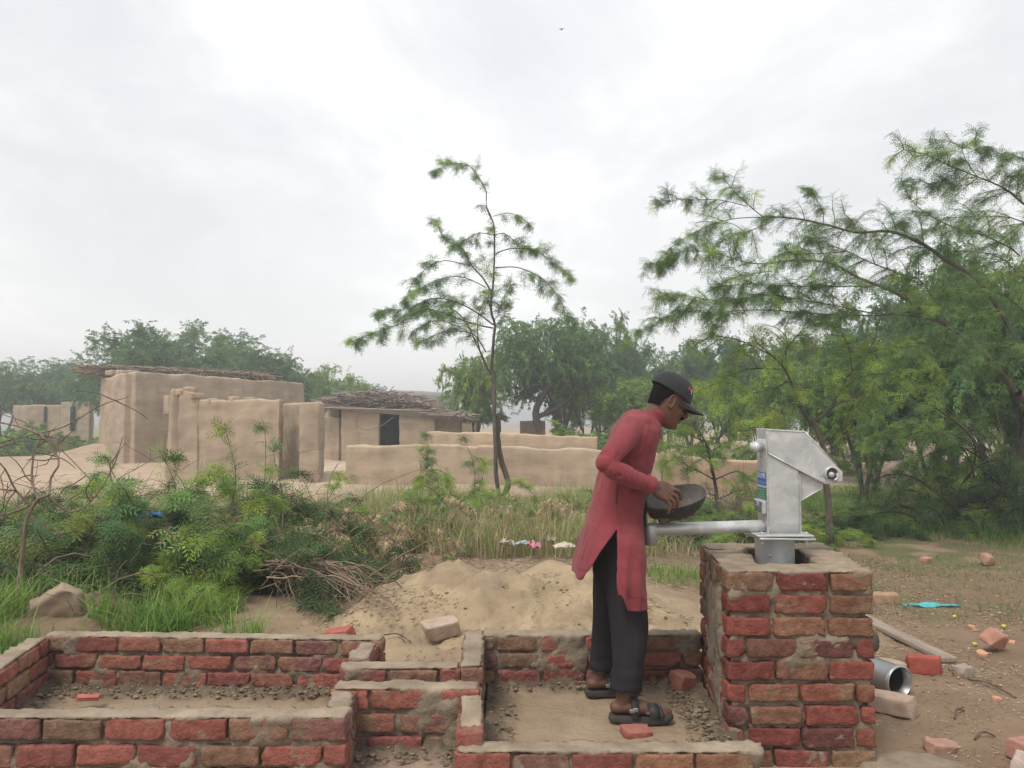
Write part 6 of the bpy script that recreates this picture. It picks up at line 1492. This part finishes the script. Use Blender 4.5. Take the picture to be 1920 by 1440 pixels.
# bare and dry brush
GRY = 'grey bare brush piles'
tw = gen_bush(211, .95, .75, [DRY], 80, 'dry', 1, .05, (2.0, 1.8, 1.6), leafy=0.0, arch=.35)
D1 = bush_thing('bare_brush', 'tangle of bare grey twigs at the left edge', 'brush', gl(40, 7.6), (tw[0], MB()), (1.1, 1, .8), 0, GRY)
for k, (px, Y, s, sz_, lb_) in enumerate(((150, 7.0, .9, .6, 'tangle of bare twigs behind the bare grey branch'), (1000, 9.3, 1.0, .32, 'flat spread of dry twigs behind the sand heap'), (820, 9.0, .9, .5, 'twig tangle before the sapling'), (1200, 9.6, 1.0, .35, 'low dry twigs behind the man\'s legs'), (1370, 10.6, .8, .9, 'bare twigs around the airy shrub'), (1760, 11.2, .9, .8, 'dark twigs left of the arching bush'), (330, 6.2, .8, .7, 'bare twigs within the green thicket'))):
    c = copy_tree(D1); c.location = gl(px, Y); c.scale = (s, s, sz_); c.rotation_euler = (0, 0, k * 1.3); c['label'] = lb_; c.name = 'bare_brush'
LD = 1.5
dr_ = gen_bush(212, .8, .75, [TANL, DRY, TANL * .85, TANL * 1.1, G1], 40, 'dry', .85, .045, (1.9, 1.6, 1.35), dens=5, tl=.34, leafy=.65, arch=.9, f0=.3)
DRG = 'dry bushes with hanging tan leaves'
LD = .35
D2 = bush_thing('dry_bush', 'dry bush hung with tan leaves left of the sand heap', 'bush', gl(655, 6.8), dr_, (.85, .8, 1.0), 0, DRG)
for k, (px, Y, s, sz_, lb_) in enumerate(((760, 8.3, .95, 1.0, 'dry tan bush behind the left slope of the sand heap'), (900, 9.6, .95, .95, 'dry tan bush at the left of the sapling foot'), (1010, 9.8, 1.0, .95, 'dry tan bush at the right of the sapling foot'), (1090, 10.2, .95, .8, 'dry tan bush near the man\'s elbow'), (530, 6.6, .6, .75, 'dry branch cluster above the dark hollow of the thicket'), (600, 8.6, .6, 1.05, 'upright dry spray before the end of the ruin'), (470, 8.0, .5, 1.1, 'thin dry spray before the ruined room'))):
    c = copy_tree(D2); c.location = gl(px, Y); c.scale = (s, s, sz_); c.rotation_euler = (0, 0, k * 1.7); c['label'] = lb_; c.name = 'dry_bush'
ob = gen_bush(213, 1.6, 1.1, [np.array((.40, .24, .13)), np.array((.34, .20, .12))], 40, 'vfar', 1.0, .10, (.5, .4, .35), dens=3, tl=.5)
bush_thing('dry_bush', 'orange brown dead bush in front of the distant mud house', 'bush', gl(100, 36), ob, (1, 1, .85))
cb_ = gen_bush(214, 1.3, 1.0, [GL, G1], 34, 'vfar', .9, .10, (.5, .4, .35), dens=3, tl=.5)
CB = bush_thing('green_shrub', 'small green shrub left of the tall mud house', 'bush', gl(185, 34), cb_, (1, 1, .9))
for k, (px, Y, s, lb_) in enumerate(((912, 30, .55, 'small green shrub by the stick shelter'), (15, 33, 1.2, 'dark shrub at the left edge beneath the hazy trees'), (45, 40, 1.3, 'shrub covering the left end of the distant mud house'), (150, 36, .9, 'shrub right of the orange brown dead bush'), (1090, 26, 1.1, 'feathery shrub behind the second mud wall'), (1190, 25, 1.1, 'feathery shrub behind the man\'s back'), (1130, 28, 1.2, 'taller shrub between trees behind the second wall'), (1290, 22, .9, 'shrub behind the airy young shrub'), (1420, 21, .9, 'shrub behind the pump column'), (1545, 20, .6, 'shrub right of the pump bracket'), (1650, 22, .5, 'shrub beside the bank in the right wood'), (1850, 18, 1.0, 'shrub under the tallest dark tree'))):
    c = copy_tree(CB); c.location = gl(px, Y); c.scale = (s, s, s); c.rotation_euler = (0, 0, k); c['label'] = lb_; c['group'] = 'small shrubs about the village'; c.name = 'green_shrub'
CB['group'] = 'small shrubs about the village'
# bare grey branch standing in the left thicket
W = MB(); rg = rs(71); Yb = 4.95; q0 = np.array((*X(30, Yb), gz(X(30, Yb)[0], Yb) - .05))
def bare(pts, r0, r1, Y=Yb, dy=0):
    q_ = smooth_path([P(a, b, Y + dy * i_) for i_, (a, b) in enumerate(pts)], .05); tube(W, q_, np.linspace(r0, r1, len(q_)), 7, 0, (1.5, 1.35, 1.2), rough=.06)
    for k in range(5): i_ = rg.randint(2, len(q_)); g = grow(q_[i_], rg.normal(0, 1, 3), .28, .1, rg, 5, .25); tube(W, g, np.linspace(.005, .002, 6), 4, 0, (1.2, 1.1, 1.0))
bare([(25, 1150), (34, 1110), (42, 1040), (50, 975), (72, 935), (92, 928)], .020, .010); bare([(72, 935), (60, 905), (62, 860), (70, 840)], .010, .004, dy=.03); bare([(72, 938), (40, 955), (0, 965), (-40, 960)], .010, .005, dy=.05)
bare([(60, 950), (30, 920), (10, 880), (-10, 860)], .008, .004, dy=-.04); bare([(92, 928), (96, 895), (110, 860), (60, 800), (0, 775)], .008, .003, dy=.06); bare([(90, 930), (130, 960), (170, 940), (210, 880), (230, 820)], .007, .003, dy=.06); bare([(0, 830), (60, 815), (120, 800), (190, 760), (240, 745)], .006, .003, 5.6, .05); bare([(-10, 790), (50, 805), (110, 840), (170, 900)], .006, .003, 5.6, .05)
t = tag(empty('bare_branch', tuple(q0)), 'pale leafless forked branch rising at the left edge', 'branch'); part(W, 'stems', M['bark'], t)

# fan of dry twigs spilling onto the sand
W = MB(); rg = rs(75); hc = P(560, 1052, 5.95)
for k in range(120):
    st = P(rg.uniform(470, 620), rg.uniform(1048, 1085), rg.uniform(5.5, 6.1)); e_ = np.array(atheap(rg.uniform(520, 745), rg.uniform(1075, 1150)))
    mid = (st + e_) / 2 + np.array((rg.normal(0, .08), rg.normal(0, .08), rg.uniform(.02, .13))); p = smooth_path([st, mid, e_ + np.array((0, 0, .012))], .05); p = p + .018 * np.stack((vnoise(p * 9 + k, 1), vnoise(p * 9 + k, 2), vnoise(p * 9 + k, 3)), -1)
    cc_ = np.array((2.4, 2.1, 1.8)) * rg.uniform(.5, 1.2); tube(W, p, np.linspace(.0065, .0022, len(p)), 4, 0, cc_)
    for j in range(3): q_ = p[rg.randint(len(p) // 3, len(p))]; g = grow(q_, (e_ - st) + rg.normal(0, .35, 3), rg.uniform(.1, .28), .25, rg, 4, .2); tube(W, g, np.linspace(.003, .0014, 5), 3, 0, cc_)
t = tag(empty('twig_heap', tuple(hc)), 'fan of pale dry twigs spilling over the sand left of the heap', 'brush'); part(W, 'stems', M['bark'], t)

# thin bare twigs sticking out all through the thicket
W = MB(); rg = rs(77)
for k in range(150):
    px, Y = rg.uniform(-20, 760), rg.uniform(5.2, 8.2); c = np.array(gl(px, Y)); az = rg.uniform(0, 6.28); d = (math.cos(az) * rg.uniform(.3, 1.4), math.sin(az) * .5, rg.uniform(.3, 1.1)); p = grow(c + np.array((0, 0, .1)), d, rg.uniform(.6, 1.6), rg.uniform(.1, .9), rg, 9, .14)
    cc_ = np.array((1.9, 1.65, 1.4)) * rg.uniform(.4, 1.2); tube(W, p, np.linspace(.0065, .002, len(p)), 4, 0, cc_)
    for j in range(4): g = grow(p[rg.randint(3, 9)], d + rg.normal(0, .8, 3), rg.uniform(.12, .4), .2, rg, 4, .2); tube(W, g, np.linspace(.003, .0013, 5), 3, 0, cc_)
t = tag(empty('bare_brush', gl(380, 6.4)), 'thin leafless twigs sticking up all through the left thicket', 'brush'); part(W, 'stems', M['bark'], t)

# long arching leafy sprays over the thicket
W = MB(); Lf = Leaves(); rg = rs(81); pal = [GL, G1, G2, GY * .8, GB]
for k in range(44):
    px, Y = rg.uniform(60, 620), rg.uniform(5.6, 7.8); c = np.array(gl(px, Y)); d = (rg.normal(0, .7), rg.uniform(-.8, .2), rg.uniform(.7, 1.3)); p = grow(c + np.array((0, 0, .15)), d, rg.uniform(.6, 1.15) * (1.0 if px < 480 else .8), 1.0, rg, 8, .1)
    hand_branch(W, Lf, p, .007, .002, rg, pal, dens=5, tl=.26, sp=.075, size=.9, f0=.3, sub=.2)
for (px, Y, tx, ty) in ((420, 7.2, 425, 815), (470, 7.2, 490, 810), (230, 6.4, 200, 860), (520, 7.5, 510, 850), (330, 6.8, 300, 850), (780, 11, 800, 800), (890, 11, 870, 822), (830, 11, 790, 845)):
    c = np.array(gl(px, Y)); hand_branch(W, Lf, np.array([c, (c + P(tx, ty, Y)) / 2 + np.array((.1, 0, .1)), P(tx, ty, Y)]), .008, .002, rg, pal, dens=3, tl=.22, sp=.075, size=.8, f0=.35, sub=.2)
c = gl(300, 6.4); t = plant('thorn_bush', 'tall bright sprays arching over the whole left thicket', 'bush', c, W, Lf, TPL['broad'])

# --- grasses and litter as ground cover
def blades(name, label, n, sampler, h, w, cols, seed, lean=.5, cat='grass', nseg=3, mat=None):
    rg = rs(seed); xy = sampler(n, rg); n = len(xy); zz = ground_z(xy[:, 0], xy[:, 1]); az = rg.uniform(0, 2 * math.pi, n); hh = h * rg.uniform(.35, 1.25, n); ln = lean * rg.uniform(.1, 1.3, n)
    dv = np.stack((np.cos(az), np.sin(az), 0 * az), -1); sv = np.stack((-np.sin(az + rg.normal(0, .8, n)), np.cos(az), 0 * az), -1); sv = nrm(sv)
    V = []
    for k in range(nseg + 1):
        t = k / nseg; c = np.stack((xy[:, 0], xy[:, 1], zz - .01), -1) + dv * (ln * hh * t * t)[:, None] + np.array((0, 0, 1.0)) * (hh * (t - .28 * ln * t * t))[:, None]; ww = w * (1 - .9 * t) * rg.uniform(.9, 1.1)
        V += [c - sv * ww / 2, c + sv * ww / 2]
    V = np.stack(V, 1); m2 = 2 * (nseg + 1); b = np.arange(n)[:, None] * m2
    f = np.concatenate([b + np.array((2 * k, 2 * k + 1, 2 * k + 3, 2 * k + 2))[None] for k in range(nseg)], 0)
    ci = rg.randint(len(cols), size=n); cc = np.array(cols)[ci] * rg.uniform(.75, 1.25, (n, 1)); m = MB(); m.add(V.reshape(-1, 3), f, 0, np.repeat(cc, m2, 0))
    return tag(m.build(name, mat or M['leaf'], smooth=False), label, cat, kind='stuff')
def box_s(x0, x1, y0, y1, clump=2.0, th=-.1, seed=0, excl=None):
    def s(n, rg):
        p = rg.uniform((x0, y0), (x1, y1), (n * 2, 2)); q = np.stack((p[:, 0], p[:, 1], 0 * p[:, 0] + seed), -1); k = fbm(q * clump, 3, seed) > th
        return p[k][:n]
    return s
GG = [np.array((.17, .32, .06)), np.array((.23, .38, .07)), np.array((.12, .24, .05)), np.array((.28, .40, .09))]
def left_s(n, rg):
    px = rg.uniform(-60, 500, n * 2); Y = rg.uniform(4.12, 4.95, n * 2) + np.where(px < 120, -.2, 0) * rg.rand(n * 2); x = (px - 960) / FPX * Y; q = np.stack((x, Y, 0 * x), -1); k = fbm(q * 3.2, 3, 4) > -.02; k &= ~((x > -2.52) & (Y < 4.12)); return np.stack((x, Y), -1)[k][:n]
blades('tall_grass', 'bright green grass tufts between long basin and thicket', 2300, left_s, .30, .0095, GG + [np.array((.30, .42, .10))], 1, .95)
blades('tall_grass', 'green grass outside the left side of the long basin', 900, box_s(-3.6, -2.58, 3.1, 4.4, 2.5, -.2, 3), .14, .007, GG, 2, .8)
blades('wild_grass', 'tall green grass before the low mud wall around the sapling', 7000, box_s(-2.6, 2.0, 9.6, 13.5, .9, .0, 7), .48, .011, GG[:2] + [np.array((.38, .38, .14)), TANL, DRY], 3, .6)
blades('wild_grass', 'tall yellow green weeds mixed through the dry brush behind the sand heap', 7000, box_s(-3.2, 1.7, 8.0, 11.5, 1.1, -.02, 33), .50, .011, [GG[1], np.array((.42, .42, .16)), TANL, TANL * .9, np.array((.34, .38, .12)), DRY], 15, .8)
blades('wild_grass', 'green grass tuft behind the dry twigs left of the sapling', 900, box_s(-.9, .5, 8.6, 9.4, 2.0, .0, 9), .30, .009, GG, 4, .6)
blades('ground_weeds', 'short green weeds on the ground under the right hand trees', 16000, box_s(1.9, 8.5, 5.6, 12.5, .9, -.12, 11), .06, .007, [np.array((.15, .22, .06)), np.array((.20, .26, .09)), np.array((.28, .26, .13))], 5, 1.0)
blades('wild_grass', 'taller grass among the bushes behind the pump', 9000, box_s(1.2, 8.0, 8.8, 14.5, .8, -.02, 13), .24, .009, [g * .8 for g in GG], 6, .6)
blades('grass_field', 'light green strip of grass beyond the right hand bushes', 16000, box_s(5.0, 13.5, 12.0, 17.5, .5, -.2, 15), .11, .016, [np.array((.22, .36, .09)), np.array((.27, .40, .12))], 7, .8)
blades('grass_tuft', 'small bright grass tuft below the pump spout', 420, box_s(1.22, 1.75, 6.6, 7.4, 1.5, -.5, 17), .14, .007, GG, 8, .8)
blades('dry_grass', 'straw coloured dry grass in the brush behind the sand heap', 6500, box_s(-2.6, 2.6, 8.2, 12.0, .9, -.1, 19), .20, .009, [DRY * 1.1, TANL, DRY * .7], 9, .9)
blades('wild_grass', 'grass beneath the left thicket and beyond it', 6000, box_s(-9.5, -2.0, 5.2, 14.0, .6, -.05, 21), .16, .011, [g * .75 for g in GG], 10, .8)
# straw bits, twigs and clods on the bare ground
def flat_litter(name, label, n, sampler, L, w, cols, seed, hfun=None, mat=None, cat='litter'):
    rg = rs(seed); xy = sampler(n, rg); n = len(xy); zz = (heap_zs if hfun else ground_z)(xy[:, 0], xy[:, 1]) + .006
    az = rg.uniform(0, math.pi, n); l = L * rg.uniform(.3, 1.4, n); d = np.stack((np.cos(az), np.sin(az), rg.normal(0, .12, n)), -1) * l[:, None] / 2; s = np.stack((-np.sin(az), np.cos(az), rg.normal(0, .2, n)), -1) * w / 2
    c = np.stack((xy[:, 0], xy[:, 1], zz), -1); bow = np.stack((0 * az, 0 * az, l * .12), -1)
    V = np.stack((c - d, c - s + bow * .6, c + d, c + s + bow * .6), 1); ci = rg.randint(len(cols), size=n); m = MB(); m.add(V.reshape(-1, 3), np.arange(n * 4).reshape(n, 4), 0, np.repeat(np.array(cols)[ci] * rg.uniform(.6, 1.2, (n, 1)), 4, 0))
    return tag(m.build(name, mat or M['straw'], smooth=False), label, cat, kind='stuff')
flat_litter('leaf_litter', 'fine dry straw and leaf litter on the ground at right', 15000, box_s(1.75, 6.5, 4.2, 8.5, 1.2, -.15, 23), .035, .006, [(.48, .38, .26), (.34, .25, .17), (.17, .12, .09), (.55, .45, .32)], 11)
flat_litter('leaf_litter', 'sparse dry bits on the near ground at lower right', 1500, box_s(1.75, 4.2, 2.9, 4.6, 1.5, -.05, 25), .025, .005, [(.45, .36, .26), (.22, .16, .12), (.55, .47, .36)], 12)
flat_litter('leaf_litter', 'dry twiggy litter behind the sand heap', 9000, box_s(-1.6, 3.2, 6.4, 9.6, 1.2, -.2, 27), .06, .007, [(.42, .32, .22), (.24, .17, .12), (.5, .4, .28)], 13)
flat_litter('leaf_litter', 'straw bits on the trampled sand between the basins', 900, box_s(-2.2, .9, 4.2, 6.0, 1.2, 0.0, 29), .035, .005, [(.30, .22, .15), (.5, .4, .28), (.18, .13, .1)], 14, True)
rg = rs(91); m = MB(); nclod = 0
for k in range(800):
    x, y = rg.uniform(-2.3, 1.6), rg.uniform(4.15, 6.6)
    if k % 3: x, y = rg.normal((-.75, -.05, .75)[k % 9 // 3], .22), rg.normal((5.0, 5.2, 5.15)[k % 9 // 3], .16)
    s = .003 + .013 * rg.rand() ** 2; u, f = cube_topo(3, 3, 2); v = nrm(u) * s * np.array((1, .9, .6)); v *= 1 + .3 * vnoise(v / s * 1.7 + k, 2)[:, None]; m.add(v + np.array((x, y, heap_z(x, y) + s * .2)), f)
tag(m.build('sand_clods', M['sand']), 'crumbly little sand clods scattered over the sand heap', 'clods', kind='stuff')
m = MB(); rg = rs(92)
for k in range(420):
    x, y = (rg.uniform(1.75, 6), rg.uniform(3.0, 8)); s = rg.uniform(.004, .016); u, f = cube_topo(3, 3, 2); v = nrm(u) * s * np.array((1, .9, .6)); v *= 1 + .3 * vnoise(v / s * 1.7 + k, 2)[:, None]; m.add(v + np.array((x, y, gz(x, y) + s * .3)), f, 0, np.array(((.45, .35, .27), (.5, .25, .18), (.25, .2, .16))[rg.randint(3)]))
tag(m.build('pebbles', M['brick_loose']), 'tiny pebbles and brick crumbs on the ground at right', 'pebbles', kind='stuff')
for k, (a, b, lb_) in enumerate((((1808, 1334), (1790, 1350), 'short curled twig on bare ground left of the frame corner'), ((1828, 1390), (1866, 1382), 'thin forked stick on bare ground at lower right'), ((720, 1192), (770, 1205), 'thin dark twig by the pale brick on the sand'), ((1815, 1275), (1905, 1310), 'long thin twig right of the small grey stone'))):
    p0, p1 = (np.array(atheap(*a)), np.array(atheap(*b))) if a[0] < 1300 else (np.array(at(*a)), np.array(at(*b))); m = MB(); q_ = smooth_path([p0, (p0 + p1) / 2 + np.array((0, .02, .02)), p1], .02); tube(m, q_ + np.array((0, 0, .006)), .005, 5, 0, (1.2, 1.0, .9), rough=.1)
    g = grow(q_[len(q_) // 2], (p1 - p0) + rs(k).normal(0, .05, 3), .05, 0, rs(k), 3); tube(m, g + np.array((0, 0, .006)), .003, 4, 0, (1.1, .9, .8)); tag(m.build('twig', M['bark']), lb_, 'twig')
# one bird far up
bt = P(1053, 55, 70); m = MB(); v, f = rbox((.05, .16, .045), (6, 8, 5), .044); m.add(v + bt, f)
br = tag(empty('bird', tuple(bt)), 'tiny dark bird gliding high in the cloudy sky', 'bird'); M['bird'] = mk('dark_feather', (.04, .035, .03), rough=.8)
part(m, 'body', M['bird'], br)
for s in (-1, 1):
    m = MB(); m.add([bt + np.array((0, .06, 0)), bt + np.array((s * .16, .04, .05)), bt + np.array((s * .34, -.05, .02)), bt + np.array((s * .14, -.05, .04)), bt + np.array((0, -.05, 0))], [(0, 1, 3, 4)]); m.add([bt + np.array((s * .16, .04, .05)), bt + np.array((s * .34, -.05, .02)), bt + np.array((s * .14, -.05, .04))], [(0, 1, 2)]); w_ = part(m, 'wing', M['bird'], br); so = w_.modifiers.new('t', 'SOLIDIFY'); so.thickness = .012

# ------------------------------------------------------------------ humid air
m = MB(); u, f = cube_topo(1, 1, 1); m.add(u * np.array((500, 290, 5.6)) + np.array((0, 245, 3.4)), f)
hzm, nt = newmat('haze'); o_ = nt.nodes.new('ShaderNodeOutputMaterial'); v_ = nt.nodes.new('ShaderNodeVolumePrincipled')
v_.inputs['Density'].default_value = 0.0050; v_.inputs['Color'].default_value = (0.93, 0.96, 0.97, 1); v_.inputs['Anisotropy'].default_value = 0.2
nt.links.new(v_.outputs[0], o_.inputs['Volume'])
tag(m.build('haze', hzm, smooth=False), kind='stuff')
